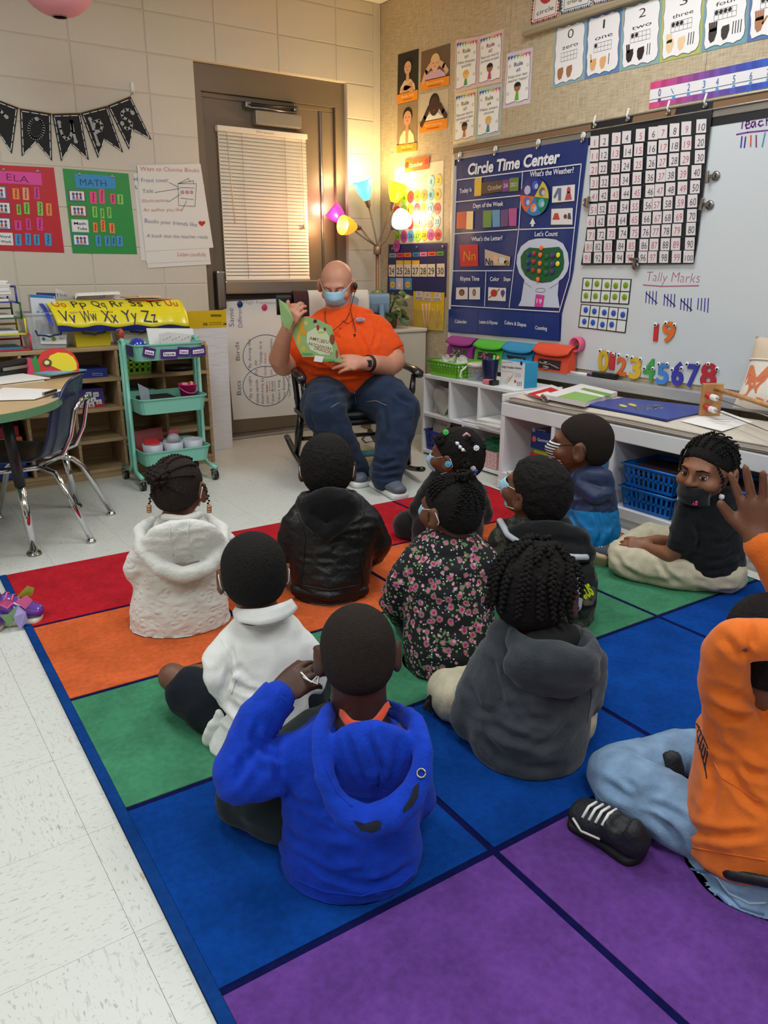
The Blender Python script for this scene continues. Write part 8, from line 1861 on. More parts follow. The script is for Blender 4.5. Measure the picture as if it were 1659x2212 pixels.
def camo():
    m,nt,b =nodemat('camouflage',.85); tc =N(nt,'ShaderNodeTexCoord'); prev =None
    for i,(sc,thr,col) in enumerate(((14.,.54,(70,74,60)),(17.,.56,(34,36,30)),(21.,.58,(92,84,68)),(12.,.6,(20,22,22)))):
        mp =N(nt,'ShaderNodeMapping'); mp.inputs['Location'].default_value =(i*3.3,i*1.7,i*5.1); nt.links.new(tc.outputs['Object'],mp.inputs['Vector']); n =N(nt,'ShaderNodeTexNoise',Scale=sc,Detail=2.); nt.links.new(mp.outputs[0],n.inputs['Vector'])
        gt =N(nt,'ShaderNodeMath',operation='GREATER_THAN'); gt.inputs[1].default_value =thr; nt.links.new(n.outputs[0],gt.inputs[0]); mx =N(nt,'ShaderNodeMix',data_type='RGBA')
        if prev is None: mx.inputs[6].default_value =(*lin((44,48,40)),1)
        else: nt.links.new(prev.outputs[2],mx.inputs[6])
        mx.inputs[7].default_value =(*lin(col),1); nt.links.new(gt.outputs[0],mx.inputs[0]); prev =mx
    nt.links.new(prev.outputs[2],b.inputs['Base Color']); return m
M_camo =camo()
ho =garment('camouflage_jacket',p,rows,[LA,RA],M_camo,fold=WR(.003,18),cap=.3)
M_hb =cloth('hood_black',(15,16,18),.4,200,sheen=.15); M_gs =cloth('grey_jersey',(168,172,176),.3,200)
hd =hood(p,[(1085,1128,.02,10),(1110,1158,-.06,16),(1170,1180,-.1,18),(1230,1190,-.1,16),(1272,1190,-.06,12)],M_hb,(1185,1160,-.06,86,36,.045,.4),1.3,drop=(0,6,0),fold=WR(.003,24))
P_ =[]
for (x0,y0),(x1,y1) in zip([(1080,1124),(1098,1156),(1138,1182),(1190,1196),(1240,1203)],[(1098,1156),(1138,1182),(1190,1196),(1240,1203),(1274,1203)]):
    for i in range(5):
        c_ =[on(q_,x0+(x1-x0)*i/5,y0+(y1-y0)*i/5,.001)[0] for q_ in (hd,ho)]; c_ =[v for v in c_ if v is not None]
        if c_: P_.append(min(c_,key=lambda v: np.linalg.norm(v-CAM)))
q =MB(); q.tube(P_,.0105,M_gs,10,flat=.8); q.build('hood_edging',p.t)
sd =Sdf(); sd.loft([p.B(1215,1225,-.108),p.B(1225,1270,-.105),p.B(1235,1310,-.1)],[p.m(36,p.B(1215,1250,0)),p.m(30,p.B(1215,1250,0)),p.m(22,p.B(1215,1250,0))],.02,p.r,.02); sdf_obj('grey_panel',sd,M_gs,p.t,.006,fold=WR(.002))
sv =None
sd =Sdf(); sd.loft([p.B(1258,1235,-.06),p.B(1262,1290,-.06),p.B(1250,1335,-.04)],[p.m(26,p.B(1260,1290,0))]*3,k=.01); sv =sdf_obj('sleeve',sd,M_camo,p.t,.006,fold=WR(.003,20))
ontext(sv,'GENIUS',(1241,1304),(1283,1282),26,mat('neon_yellow',(214,232,20),.5),.003,.05)
garment('trousers',p,None,[[(1130,1340,.06,50),(1110,1290,.25,40),(1170,1310,.38,30)],[(1225,1345,.06,52),(1230,1300,.22,42),(1180,1310,.38,30)]],M_dk)

# ---- boy in the navy and blue windbreaker
p =Person('boy in navy and bright blue windbreaker seated by the bench cubbies',away(1285,1188,.1),skin=SK[1])
rows =[(1282,1172,0,52,.1),(1280,1145,0,58,.105),(1274,1105,.0,58,.095),(1266,1070,.0,60,.085),(1262,1040,.0,54,.075),(1258,1012,.0,28,.045)]
LA =[(1232,1060,-.02,22),(1222,1098,.0,22),(1215,1125,.05,20),(1190,1140,.1,16)]; RA =[(1300,1062,.02,22),(1305,1100,.05,22),(1250,1120,.12,18)]
under(p,rows,[LA,RA]); headpx(p,1256,958,.0,50,-82,0,0,(1258,1018,0),.043,.004)
p.done(); p.hair(HRb,.004,amp=.0006,freq=200)
def stripe():
    m,nt,b =nodemat('mask_stripes',.8); tc =N(nt,'ShaderNodeTexCoord'); w =N(nt,'ShaderNodeTexWave',Scale=28.); w.bands_direction ='Z'; nt.links.new(tc.outputs['Object'],w.inputs['Vector']); cr =N(nt,'ShaderNodeValToRGB'); cr.color_ramp.interpolation ='CONSTANT'; cr.color_ramp.elements[1].position =.5
    cr.color_ramp.elements[0].color =(*lin((24,24,34)),1); cr.color_ramp.elements[1].color =(*lin((214,214,216)),1); nt.links.new(w.outputs[0],cr.inputs[0]); nt.links.new(cr.outputs[0],b.inputs['Base Color']); return m
p.mask(stripe(),loops=(1,0),lm=mat('loop_dark',(40,24,26),.8))
M_nw =mat('nylon_navy',(26,44,82),.45,bump=.2,scale=40,sheen=.1); M_bw =mat('nylon_blue',(16,124,190),.42,bump=.2,scale=40)
zc0 =p.B(1270,1098,-.1)[2]
ho =garment('windbreaker',p,rows,[LA,RA],M_nw,fold=WR(.003,22)+[('c',[[(1310,1100),(1330,1140),(1320,1175)],[(1230,1110),(1260,1150),(1262,1180)],[(1285,1105),(1300,1150),(1290,1180)],[(1222,1060),(1236,1090),(1232,1120)]],5,-.006)],vox=.006,cap=.25)
ho.data.materials.append(M_bw)
_w =origin(ho)
for f_ in ho.data.polygons:
    c_ =np.array(f_.center)+_w
    if c_[2] < zc0+.02*math.sin(c_[0]*9+c_[1]*7) and np.linalg.norm((c_-p.P0)[:2]) < .16: f_.material_index =1
hood(p,[(1228,1012,.03,8),(1248,1040,-.06,10),(1285,1066,-.085,12),(1312,1060,-.06,11),(1310,1022,.0,9)],M_nw,(1280,1038,-.04,44,36,.045,.3),1.4,drop=(0,7,0),fold=WR(.0022,24))
garment('trousers',p,None,[[(1260,1175,.03,34),(1190,1165,.06,26),(1200,1180,.15,22)],[(1300,1178,.06,34),(1240,1160,.2,26),(1230,1170,.3,20)]],M_dk)

# ---- girl in the black polo looking at the camera
p =Person('girl in black polo and khaki trousers turned to look at the camera',away(1515,1285,.1),skin=SK[2],vox=.005)
rows =[(1532,1226,0,72,.098),(1530,1195,0,74,.1),(1528,1140,.0,72,.09),(1530,1105,.0,68,.08),(1534,1082,.0,58,.07),(1538,1062,.0,30,.045)]
LA =[(1492,1108,-.04,30),(1478,1150,-.06,30),(1470,1178,-.07,27)]; LAf =LA+[(1445,1198,-.08,20),(1415,1190,-.05,16),(1392,1180,-.02,12)]
RA =[(1560,1110,.05,30),(1540,1160,.08,28),(1510,1180,.1,24)]; RAf =RA+[(1460,1175,.08,18),(1420,1168,.03,15),(1398,1170,.0,12)]
LL =[(1560,1262,-.02,40),(1450,1240,-.05,38),(1350,1212,-.02,34),(1345,1195,.02,28),(1430,1215,.12,24)]; RL =[(1560,1255,.08,40),(1460,1185,.22,34),(1400,1160,.22,28),(1330,1208,.1,22),(1302,1214,.08,18)]
under(p,rows,[LL,RL,LA,RA],.74); under(p,None,[LAf[2:],RAf[2:]],.9)
headpx(p,1530,1012,.0,56,-152,6,3,(1538,1070,.0),.042,.006)
p.hand(p.B(1394,1180,-.02),-p.r+p.up*.1-p.n*.1,p.up*.6-p.n*.7,.92,.45,.05,-1,.4); p.hand(p.B(1398,1172,.0),-p.r-p.up*.25-p.n*.2,p.up*.8-p.n*.3,.92,.5,.05,1,.4)
p.done(); p.eyes((-.3,.0),.44); p.brows(HR); p.hair(HR,.0035,amp=.0012,freq=110,front=.056)
for i in range(9):
    a =-1.1+2.2*i/8; d0 =np.array([math.sin(a)*.85,.62,.52+.12*math.cos(a)]); d1 =np.array([math.sin(a)*.75,-.55,.6]); q =MB(); braid(q,[p.surf(nrm(d0*(1-t)+d1*t),.008) for t in np.linspace(0,1,9)],.0062,HR,seg=6); q.build('cornrow',p.t)
q =MB(); q.tube([p.L(-.015,.094,-.049),p.L(0,.098,-.0485),p.L(.015,.094,-.049)],[.002,.003,.002],mat('lips',(120,66,58),.4),6); q.build('lips',p.t)
p.mask(cloth('mask_black',(20,20,22),.2,200),loops=(1,1),drop=.034,lm=mat('loop_black',(24,24,26),.8))
q =MB(); c =p.L(-.026,.098,-.072)
for i in range(5): a =i*1.256; q.ball(c+p.hR@np.array([.008*math.cos(a),.002,.006*math.sin(a)]),(.006,.004,.005),mat('flower_pink',(214,60,120),.5),8,5)
q.build('mask_flower',p.t)
for d0,d1,l in (((-.55,.75,.3),(-.8,.5,-.35),.05),((.35,.82,.45),(.62,.66,-.2),.03),((.75,.5,.4),(.9,.2,-.3),.05),((.6,.1,.8),(.95,-.2,-.1),.06),((.2,-.3,.95),(.85,-.5,-.2),.06),((.5,.6,.6),(.85,.45,.1),.03),((-.1,.3,.95),(-.75,-.2,.3),.05),((-.6,.2,.75),(-.95,.1,.0),.05)):
    q =MB(); pts =[p.surf(nrm(np.array(d0)*(1-t)+np.array(d1)*t),.01) for t in np.linspace(0,1,7)]; pts +=[pts[-1]+np.array([0,0,-l*.5]),pts[-1]+np.array([0,0,-l])]; braid(q,pts,.0068,HR,seg=6); q.build('braid',p.t)
    if d0[0] < -.5 and d0[1] > .7:
        q =MB(); q.ball(pts[-1]-[0,0,.006],(.01,.01,.011),mat('bobble_white',(222,214,214),.3),10,6); q.build('hair_bobble',p.t)
M_bp =cloth('polo_black',(17,18,21),.3,220,sheen=.15)
garment('polo_shirt',p,rows,[LA,RA],M_bp,fold=WR(.003,20)+[('c',[[(1590,1190),(1560,1208),(1520,1212)],[(1585,1215),(1550,1230),(1510,1232)],[(1500,1130),(1512,1165),(1505,1195)],[(1590,1150),(1565,1170),(1540,1175)]],6,-.006)],cap=.2)
sd =Sdf(); sd.loft([p.B(1505,1074,-.02),p.B(1530,1084,-.05),p.B(1560,1074,-.03),p.B(1568,1062,.02)],[p.m(8,p.B(1530,1070,0))]*4,k=.01); sdf_obj('collar',sd,M_bp,p.t,.005)
garment('trousers',p,[(1540,1268,.0,70,.105),(1535,1250,.02,50,.07)],[[(1565,1262,-.02,42),(1450,1243,-.05,41),(1352,1214,-.02,36),(1345,1195,.02,30),(1430,1215,.12,26)],[(1560,1255,.08,44),(1460,1185,.22,38),(1400,1160,.22,31),(1335,1205,.1,25)]],M_kh,fold=WR(.003,18)+[('c',[[(1350,1232),(1400,1252),(1465,1258)],[(1470,1262),(1440,1240),(1425,1215)],[(1330,1200),(1345,1225),(1370,1240)],[(1500,1270),(1540,1282),(1580,1278)]],6,-.006)],cap=.3)
shoe('shoe',p.t,p.B(1318,1222,.03),p.B(1262,1205,.03),p.n*.9+p.up*.45+p.r*.3,mat('canvas_navy',(60,62,76),.8),mat('sole_gum',(176,152,120),.7),.036,.055,sole_t=.022)
# ---- boy in the orange long sleeved shirt, arm over his head and hand raised
p =Person('boy in orange long sleeved shirt and light jeans raising one hand, arm over his head',away(1640,1975,.12),skin=SK[1],vox=.005)
rows =[(1632,1822,0,140,.122),(1628,1760,0,130,.116),(1625,1690,.01,122,.105),(1630,1600,.02,116,.095),(1640,1550,.03,105,.085),(1655,1500,.04,70,.06)]
LA =[(1590,1590,-.02,62),(1568,1500,-.05,54),(1566,1412,-.09,50),(1592,1386,-.11,47),(1690,1384,-.1,44),(1760,1375,-.05,38)]
RA =[(1740,1560,.08,60),(1760,1420,.1,56),(1720,1300,.09,48),(1668,1200,.08,40),(1652,1180,.08,38)]
under(p,rows,[LA,RA],.68)
headpx(p,1656,1392,.03,90,-24,6,0,(1662,1510,.03),.05,.008)
wr =p.B(1640,1165,.08); p.limb([p.B(1668,1210,.08),wr],[.03,.026],scale=1.); p.hand(wr,p.B(1634,1040,.08)-wr,p.n*.9+p.r*.3,1.12,.1,.22,1,.75,fold=[.06,.08,.1,.14])
p.hand(p.B(1772,1374,-.045),p.r+p.n*.6,p.up,1.,.4)
p.hair(HR,.008,amp=.001,freq=160)
M_or =cloth('jersey_orange',(218,108,36),.25,230,sheen=.15,var=.06)
ho =garment('shirt',p,rows,[LA,RA],M_or,fold=WR(.003,12)+[('c',[[(1529,1548),(1557,1609),(1623,1664),(1659,1678)],[(1560,1374),(1595,1412),(1630,1424)],[(1600,1500),(1640,1525),(1657,1555)],[(1545,1480),(1580,1500),(1610,1495)],[(1532,1520),(1575,1545),(1620,1548)],[(1492,1790),(1557,1806),(1640,1800)],[(1530,1640),(1545,1700),(1535,1760)],[(1575,1650),(1610,1720),(1650,1750)],[(1612,1345),(1622,1385),(1610,1420)]],11,-.008),('c',[[(1550,1585),(1590,1635),(1640,1655)],[(1555,1500),(1590,1520),(1620,1520)]],12,.006)],vox=.006,cap=.12,flat=None)
M_jean =cloth('denim_light',(122,150,180),.4,260,sheen=.1,var=.22,vscale=22)
LL =[(1620,1925,-.02,84),(1470,1830,.0,74),(1345,1745,.04,66),(1325,1712,.08,58),(1400,1760,.17,50),(1440,1745,.22,44)]; RL =[(1660,1890,.08,80),(1560,1720,.22,64),(1500,1640,.25,50),(1455,1690,.24,46),(1340,1800,.1,42)]
under(p,[(1640,1900,.02,100,.1),(1635,1860,.02,104,.11)],[LL,RL],.66); p.done()
je =garment('jeans',p,[(1632,1922,-.01,148,.125),(1640,1885,.0,138,.12),(1645,1850,.01,120,.1)],[LL,RL],M_jean,fold=WR(.003,16)+[('c',[[(1290,1680),(1345,1716),(1412,1736),(1482,1770)],[(1327,1788),(1402,1844),(1463,1877)],[(1350,1690),(1380,1712),(1440,1715)],[(1480,1850),(1450,1820),(1440,1780)],[(1500,1880),(1560,1930),(1620,1950)],[(1400,1760),(1450,1800),(1478,1835)]],10,-.007),('c',[[(1300,1720),(1370,1760),(1440,1800)]],14,.005)],vox=.006,cap=.35)
sd =Sdf(); sd.loft([p.B(1525,1868,-.085),p.B(1580,1890,-.118),p.B(1660,1906,-.13),p.B(1750,1905,-.09)],[p.m(14,p.B(1640,1890,0))]*4,.008,p.up,.01); sdf_obj('belt',sd,mat('belt_black',(20,20,24),.5),p.t,.005)
def seam(pts,nm='seam'):
    q =MB(); q.tube([p.B(*v) for v in pts],.0022,mat('denim_seam',(84,112,148),.8),6); q.build(nm,p.t)
M_js =mat('denim_seam',(84,112,148),.8); M_jl =mat('denim_light_seam',(160,180,200),.8)
for pts in ([(1262,1690),(1330,1760),(1400,1830),(1480,1880)],[(1476,1870),(1500,1880),(1540,1885)],[(1540,1880),(1560,1920),(1600,1960),(1650,1975)],[(1470,1930),(1520,1940),(1550,1932),(1590,1972)]): seamline(je,pts,.002,M_js)
for pts in ([(1496,1660),(1470,1710),(1436,1760)],[(1545,1890),(1575,1930),(1620,1952),(1655,1950)]): seamline(je,pts,.0022,M_jl)
seamline(ho,[(1520,1600),(1560,1680),(1640,1730)],.0016); seamline(ho,[(1495,1830),(1560,1842),(1655,1858)],.0014)
M_sn =mat('sneaker_black',(20,24,28),.6,bump=.4,scale=160); M_sws =mat('sneaker_white',(214,208,200),.5)
sh1 =shoe('shoe',p.t,G(1404,1868,.012),G(1228,1752,.012),-p.n*.35+p.up*.9,M_sn,mat('sole_black',(14,16,20),.6),.042,.06,sole_t=.024)
seamline(sh1,[(1238,1768),(1256,1795),(1296,1812)],.003,M_sws,'white_trim')
patch(sh1,[(1318,1826),(1352,1838),(1392,1862),(1378,1862),(1348,1848)],M_sws,.003,'side_emblem',2)
shoe('shoe',p.t,G(1450,1720,.012),G(1398,1625,.012),p.up,M_sn,M_sws,.04,.06,sole_t=.02)
for i in range(6): seamline(ho,[(1500+4*i,1556+i*7),(1512+3.5*i,1572+i*9),(1503+i*4,1590+i*13),(1514+i*2.5,1606+i*15)],.0012,mat('print_navy',(36,36,54),.8),'printed_line')

# ---- child at the left edge: purple shoes
g0 =G(38,1352); p =Person('child in purple shiny shoes with pink ribbon laces sitting at the rug corner',g0-np.array([.16,-.02,0])*[1,1,0],skin=SK[1],vox=.009)
fx =nrm(G(105,1330)-G(0,1352)); M_pp =mat('shoe_purple',(98,52,150),.18,coat=.6); M_pso =mat('sole_cream',(206,196,176),.6)
h1 =G(-36,1350); t1 =G(108,1338); sh_ =shoe('shoe',p.t,h1,t1,(0,0,1),M_pp,M_pso,.044,.085,sole_t=.022,stripe=mat('ribbon_pink',(206,92,140),.5))
h2 =G(-110,1358); t2 =G(20,1362); sh2 =shoe('shoe',p.t,h2,t2,(0,0,1),M_pp,M_pso,.044,.085,sole_t=.022,stripe=mat('ribbon_pink',(206,92,140),.5))
c =(h1*.45+t1*.55)+[0,0,.085]; up =np.array([0,0,1.]); vw =nrm((CAM-c)*[1,1,0])
def ribbon(pts,col,nm='ribbon'):
    q =MB(); q.poly([c+fx*x+up*z+vw*y for x,y,z in pts],mat(nm+'_%d_%d' % col[:2],col,.3,coat=.3),.002); q.build(nm,sh_)
ribbon([(-.005,.03,.0),(.03,.045,.02),(.045,.05,-.0),(.02,.05,-.025)],(206,88,140)); ribbon([(.0,.02,.01),(.035,.03,.045),(.055,.035,.035),(.045,.03,.008)],(150,150,30)); ribbon([(-.005,.03,-.0),(-.03,.045,.022),(-.055,.05,.01),(-.03,.05,-.012)],(206,88,140)); ribbon([(.0,.04,-.01),(-.03,.06,-.025),(-.055,.065,-.02),(-.03,.07,-.065),(-.008,.055,-.04)],(110,150,100)); ribbon([(.0,.04,-.01),(.02,.06,-.03),(.022,.065,-.06),(-.004,.07,-.08),(-.018,.06,-.04)],(150,140,190))
a1,a2 =h1+fx*.05+[0,0,.085],h2+fx*.05+[0,0,.085]; lg =nrm((a1-a2)*[1,1,0]-fx*((a1-a2)@fx)); hp =(a1+a2)/2*[1,1,0]-fx*.5; ctr =hp
for a,s_ in ((a1,1),(a2,-1)): p.body.loft([a-[0,0,.05],a+[0,0,.01]-fx*.012,a-fx*.09+[0,0,.09],a-fx*.2+lg*.03*s_+[0,0,.18],hp+lg*.07*s_+[0,0,.09]],[.028,.026,.038,.046,.066],k=.02)
p.body.loft([hp+[0,0,.09],hp+[0,0,.25],hp+[0,0,.37]],[.105,.1,.09],[.085,.075,.06],lg,.03,cap=.4)
for s_ in (1,-1): p.body.loft([hp+lg*.11*s_+[0,0,.35],hp+lg*.16*s_+fx*.03+[0,0,.2],hp+lg*.13*s_+fx*.2+[0,0,.2]],[.03,.026,.02],k=.02); p.hand(hp+lg*.13*s_+fx*.2+[0,0,.2],fx-up*.4,up,.95,.3,side=s_)
R =np.array([np.cross(fx,up),fx,up]).T; p.head(hp+[0,0,.5],R,1.,neck_to=hp+[0,0,.37]); p.eyes(); p.done()
p.hair(HR,.008); sd =Sdf(); sd.loft([hp+[0,0,.1],hp+[0,0,.22],hp+[0,0,.37]],[.125,.115,.09],[.11,.095,.07],lg,.03,cap=.3)
for s_ in (1,-1): sd.loft([hp+lg*.1*s_+[0,0,.34],hp+lg*.15*s_+[0,0,.25]],[.045,.045],k=.03); sd.loft([hp+lg*.07*s_+[0,0,.1],hp+lg*.09*s_+fx*.2+[0,0,.17]],[.075,.06],k=.03)
sdf_obj('dress',sd,cloth('dress_pink',(190,110,150),.3,200),p.t,.009,2,WR(.003),RZ)
# ================================================================== ROCKING CHAIR AND READER
def garment0(name,p,rows,arms,m,**k): return garment(name,p,rows,arms,m,**k)
cf =nrm([-.28,-.96,0]); cs_ =np.array([-cf[1],cf[0],0.])   # forward, towards image right is -? (checked below)
if cs_@_r < 0: cs_ =-cs_
CO =np.array([-.955,-1.10,0.])
def RC_(s,f,z): return CO+cs_*s+cf*f+np.array([0,0,z])
rk =thing('rocking_chair','black and blue painted wooden rocking chair with padded seat','rocking chair',CO)
M_bkp =mat('black_paint',(20,20,22),.25,coat=.3); M_bgp =mat('bluegrey_paint',(108,134,152),.4); M_teal =mat('teal_paint',(84,150,152),.4)
p =MB()
def seatf(u,v): s,f =(u-.5)*.52,(v-.5)*.48; return RC_(s,f+.0,.335-.006*math.cos(s*9)*math.cos(f*8))
p.box(RC_(0,0,.31),(.54,.5,.03),M_bkp,np.array([cs_,cf,[0,0,1]]).T,.012); p.build('seat',rk)
p =MB(); p.box(RC_(0,.0,.345),(.5,.47,.038),mat('seat_pad',(26,27,30),.35,bump=.3,scale=40,coat=.2),np.array([cs_,cf,[0,0,1]]).T,.017); p.build('seat_cushion',rk)
for s in (-1,1):
    m =M_bkp
    p =MB(); p.tube([RC_(s*.25,-.2,.31),RC_(s*.27,-.25,.6),RC_(s*.28,-.31,.88)],.016,M_bkp if s < 0 else M_bgp,10); p.build('back_post',rk)
    p =MB(); p.tube([RC_(s*.24,.2,.3),RC_(s*.25,.21,.17),RC_(s*.26,.22,.055)],[.02,.024,.016],m,10); p.build('leg',rk)
    p =MB(); p.tube([RC_(s*.24,-.19,.3),RC_(s*.25,-.22,.17),RC_(s*.26,-.25,.05)],[.02,.024,.016],m,10); p.build('leg',rk)
    p =MB(); p.tube([RC_(s*.265,f,.022+.32*f*f) for f in np.linspace(-.5,.42,16)],.019,m,8,flat=.75); p.build('rocker',rk)
    p =MB(); p.tube([RC_(s*.25,.16,.33),RC_(s*.295,.17,.45),RC_(s*.305,.165,.54)],[.014,.018,.013],m,10); p.build('arm_post',rk)
    p =MB(); p.tube([RC_(s*.275,-.27,.575),RC_(s*.305,-.05,.57),RC_(s*.315,.14,.562),RC_(s*.32,.2,.55),RC_(s*.32,.215,.53)],[.022,.026,.03,.03,.02],m,12,flat=.6); p.build('armrest',rk)
p =MB()
def rail(u,v): s =(u-.5)*.66; return RC_(s,-.315-.05*math.cos(s*4)+.012*math.cos(v*math.tau),.885+.055*math.sin(v*math.tau)+.012*math.cos(s*9)*0)
p.grid(rail,20,14,M_bkp); 
for e in (0,1): p.add([rail(e,j/13) for j in range(13)],[tuple(range(13))],M_bkp)
o =p.build('top_rail',rk)
p =MB(); p.grid(lambda u,v: rail(.5+.5*u*1.0,v)+cs_*.001+(rail(.5+.5*u,v)-rail(.5+.5*u,.0))*.0+nrm(rail(.6,v)-RC_((.6-.5)*.66,-.315-.05,.885))*.002,12,14,M_bgp); p.build('painted_rail_end',rk)
for i in range(5): s =-.18+.09*i; p =MB(); p.tube([RC_(s,-.22,.32),RC_(s*1.1,-.29,.6),RC_(s*1.15,-.355,.85)],.009,M_bkp,8); p.build('spindle',rk)
p =MB(); p.tube([RC_(-.255,.21,.13),RC_(-.1,.21,.132),RC_(-.02,.21,.132),RC_(.1,.21,.132),RC_(.255,.21,.13)],[.013,.016,.019,.016,.013],M_teal,12); p.build('rung',rk)
p =MB(); p.tube([RC_(-.25,-.23,.14),RC_(.25,-.23,.14)],.012,M_bkp,10); p.build('rung',rk)
# throw blanket over the back
tw =thing('throw_blanket','cream throw with grey whale and dark red edge draped over the chair back','blanket',RC_(0,-.36,.6))
def thr(u,v):
    s =-.235+.44*u; a =v*3.6; 
    if v < .3: return RC_(s,-.30-.05*math.cos(s*4)+.028-.0*v,.62+v/.3*.28)
    if v < .7: t =(v-.3)/.4*math.pi; return RC_(s,-.315-.05*math.cos(s*4)+.043*math.cos(t),.90+.062*math.sin(t))
    return RC_(s,-.315-.05*math.cos(s*4)-.043-.01*(v-.7),.9-(v-.7)/.3*.3)
M_thr =mat('throw_cream',(214,206,188),.95,bump=.5,scale=90); M_thd =mat('throw_dark',(66,34,34),.95,bump=.5,scale=90)
p =MB(); p.grid(lambda u,v: thr(.2+.8*u,v),20,26,M_thr); o =p.build('fabric',tw); o.modifiers.new('s','SOLIDIFY').thickness =.006
p =MB(); p.grid(lambda u,v: thr(.2*u,v),8,26,M_thd); o =p.build('edge_band',tw); o.modifiers.new('s','SOLIDIFY').thickness =.006
p =MB(); w_ =[(.74+.12*math.cos(a),.31+.045*math.sin(a)*(1.3 if math.cos(a) > 0 else .7)) for a in np.linspace(0,math.tau,22)[:-1]]; p.add([thr(u,v)+cf*.005 for u,v in w_],[tuple(range(21))],mat('whale_grey',(150,158,168),.95)); p.build('whale_motif',tw)
p =MB(); w_ =[(.4+.05*math.cos(a),.22+.05*math.sin(a)) for a in np.linspace(0,math.tau,16)[:-1]]; p.add([thr(u,v)+cf*.005 for u,v in w_],[tuple(range(15))],mat('motif_grey',(184,186,190),.95)); p.build('motif',tw)
# lamp cord on the floor
q =MB(); q.tube([np.array([lx,ly,.012]),G(800,930,.006),G(790,940,.006),G(782,948,.006),G(790,956,.006),G(812,952,.006),G(830,940,.006)],.004,M_black,6); tag(q.build('lamp_cord'),'thin black cord on the floor behind the rocking chair','cord')

p =Person('bald man in orange polo and jeans reading aloud in the rocking chair, wearing a mask',CO,skin=SK[3],vox=.0055)
rows =[(752,828,-.02,92,.15),(748,806,-.03,104,.165),(745,770,-.045,106,.165),(742,738,.0,96,.135),(740,714,.04,92,.108),(738,694,.055,72,.085),(730,672,.07,38,.058)]
LA =[(665,718,.03,33),(644,748,-.02,34),(638,768,-.05,32)]; LAf =LA+[(612,788,-.1,27),(603,775,-.15,25),(612,735,-.24,19),(620,712,-.28,15)]
RA =[(812,716,.04,34),(830,742,.0,35),(838,758,-.01,34)]; RAf =RA+[(848,780,-.05,30),(835,793,-.12,26),(805,786,-.24,21),(785,785,-.29,16)]
LL =[(712,855,-.05,54),(700,872,-.26,50),(703,895,-.42,46),(720,925,-.43,40),(748,985,-.34,34),(768,1030,-.30,29)]; RL =[(800,852,-.05,54),(835,866,-.2,52),(860,885,-.30,46),(856,920,-.36,41),(845,985,-.44,36),(836,1036,-.49,31)]
under(p,rows,[],.8); under(p,None,[LL,RL],.8); under(p,None,[LAf[2:],RAf[2:]],.9); under(p,None,[LA,RA],.75)
c =p.B(727,612,.055); R =p.headframe(190,24,0); p.head(c,R,1.16,neck_to=p.B(730,672,.07),neck_r=.062)
p.body.ell(p.L(0,-.01,-.06),np.array([.06,.055,.035])*1.2,R,.03)
# hands: image-left one grips the book top, thumb up; image-right one holds the lower corner
w1 =p.B(621,708,-.285); p.hand(w1,p.B(634,676,-.3)-w1,-p.n*.8-p.r*.5,1.42,.55,.05,-1,.15,fold=[.75,.6,.55,.5])
p.body.loft([p.B(622,690,-.29),p.B(622,668,-.3),p.B(622,652,-.3)],[.0145,.0125,.0105],k=.008)
w2 =p.B(784,785,-.292); p.hand(w2,p.B(735,783,-.33)-w2,-p.n*.75+p.up*.55,1.42,.3,.08,1,.3,fold=[.35,.3,.3,.35])
p.done(); p.brows(mat('brow_grey',(150,120,104),.8)); p.mask(loops=(1,1),top=.004,hgt=.092)
for x in (-1,1):
    q =MB(); cc =p.L(x*.028,.0735,-.001); r =.0155*1.16; q.ball(cc,(r,r,r*.95),SK[3],14,10); q.build('eyelid',p.t)
    q =MB(); q.tube([p.L(x*.016,.087,-.007),p.L(x*.028,.0895,-.0095),p.L(x*.041,.083,-.006)],.0012,mat('lash',(70,50,44),.8),5); q.build('lash',p.t)
M_op =cloth('polo_orange',(224,78,18),.25,260,sheen=.1,var=.05)
ps =garment0('polo_shirt',p,rows,[LA,RA],M_op,fold=WR(.003,12)+[('c',[[(761,690),(788,712),(812,738)],[(650,785),(685,800),(735,806)],[(672,814),(731,812),(815,806)],[(808,700),(814,725),(806,752)],[(700,700),(712,720),(736,730)],[(775,720),(790,750),(800,780)],[(690,770),(720,786),(770,790)]],4.5,-.009)],vox=.007,cap=.14,flat=None)
for cp_ in ([(700,668),(706,662),(716,676),(728,692),(719,704),(708,695),(702,682)],[(762,664),(768,672),(766,688),(752,700),(740,694),(748,680)]):
    pa =patch(ps,cp_,M_op,.007,'collar',3)
    if pa: seamline(ps,cp_+cp_[:1],.0026,M_op,'collar_edge',.005)
cuff(p,(828,744,.0),(842,766,-.015),37,M_op,'sleeve_hem'); cuff(p,(645,752,-.02),(637,774,-.055),35,M_op,'sleeve_hem')
q =MB(); c_ =p.B(778,691,-.085); nn =nrm(CAM-c_); a_,b_,_ =frame(nn)
q.lathe(c_,[(.001,.0),(.026,.0),(.026,.003),(.001,.003)],mat('badge_white',(206,210,220),.6),28,nn,1.,.42); q.lathe(c_+nn*.001,[(.001,.0),(.023,.0),(.023,.003),(.001,.003)],mat('badge_blue',(40,70,130),.6),28,nn,1.,.36); bd =q.build('chest_emblem',p.t)
v_,f_ =textmesh('Gators',.02); x0,x1 =v_[:,0].min(),v_[:,0].max(); rt_ =nrm(np.cross((0,0,1),nn)); up_ =np.cross(nn,rt_); q =MB(); q.add([c_+nn*.0045+rt_*(-.019+.038*(x-x0)/(x1-x0)+.1*y*.01)+up_*(-.004+.009*y/.72) for x,y in v_],f_,ink((226,226,230))); tag(q.build('lettering',bd,fix=False),kind='stuff')
for b2 in ((735,708),(733,722)): q =MB(); q.ball(p.B(*b2,-.12),.0045,mat('button_o',(190,70,30),.4),8,6); q.build('button',p.t)
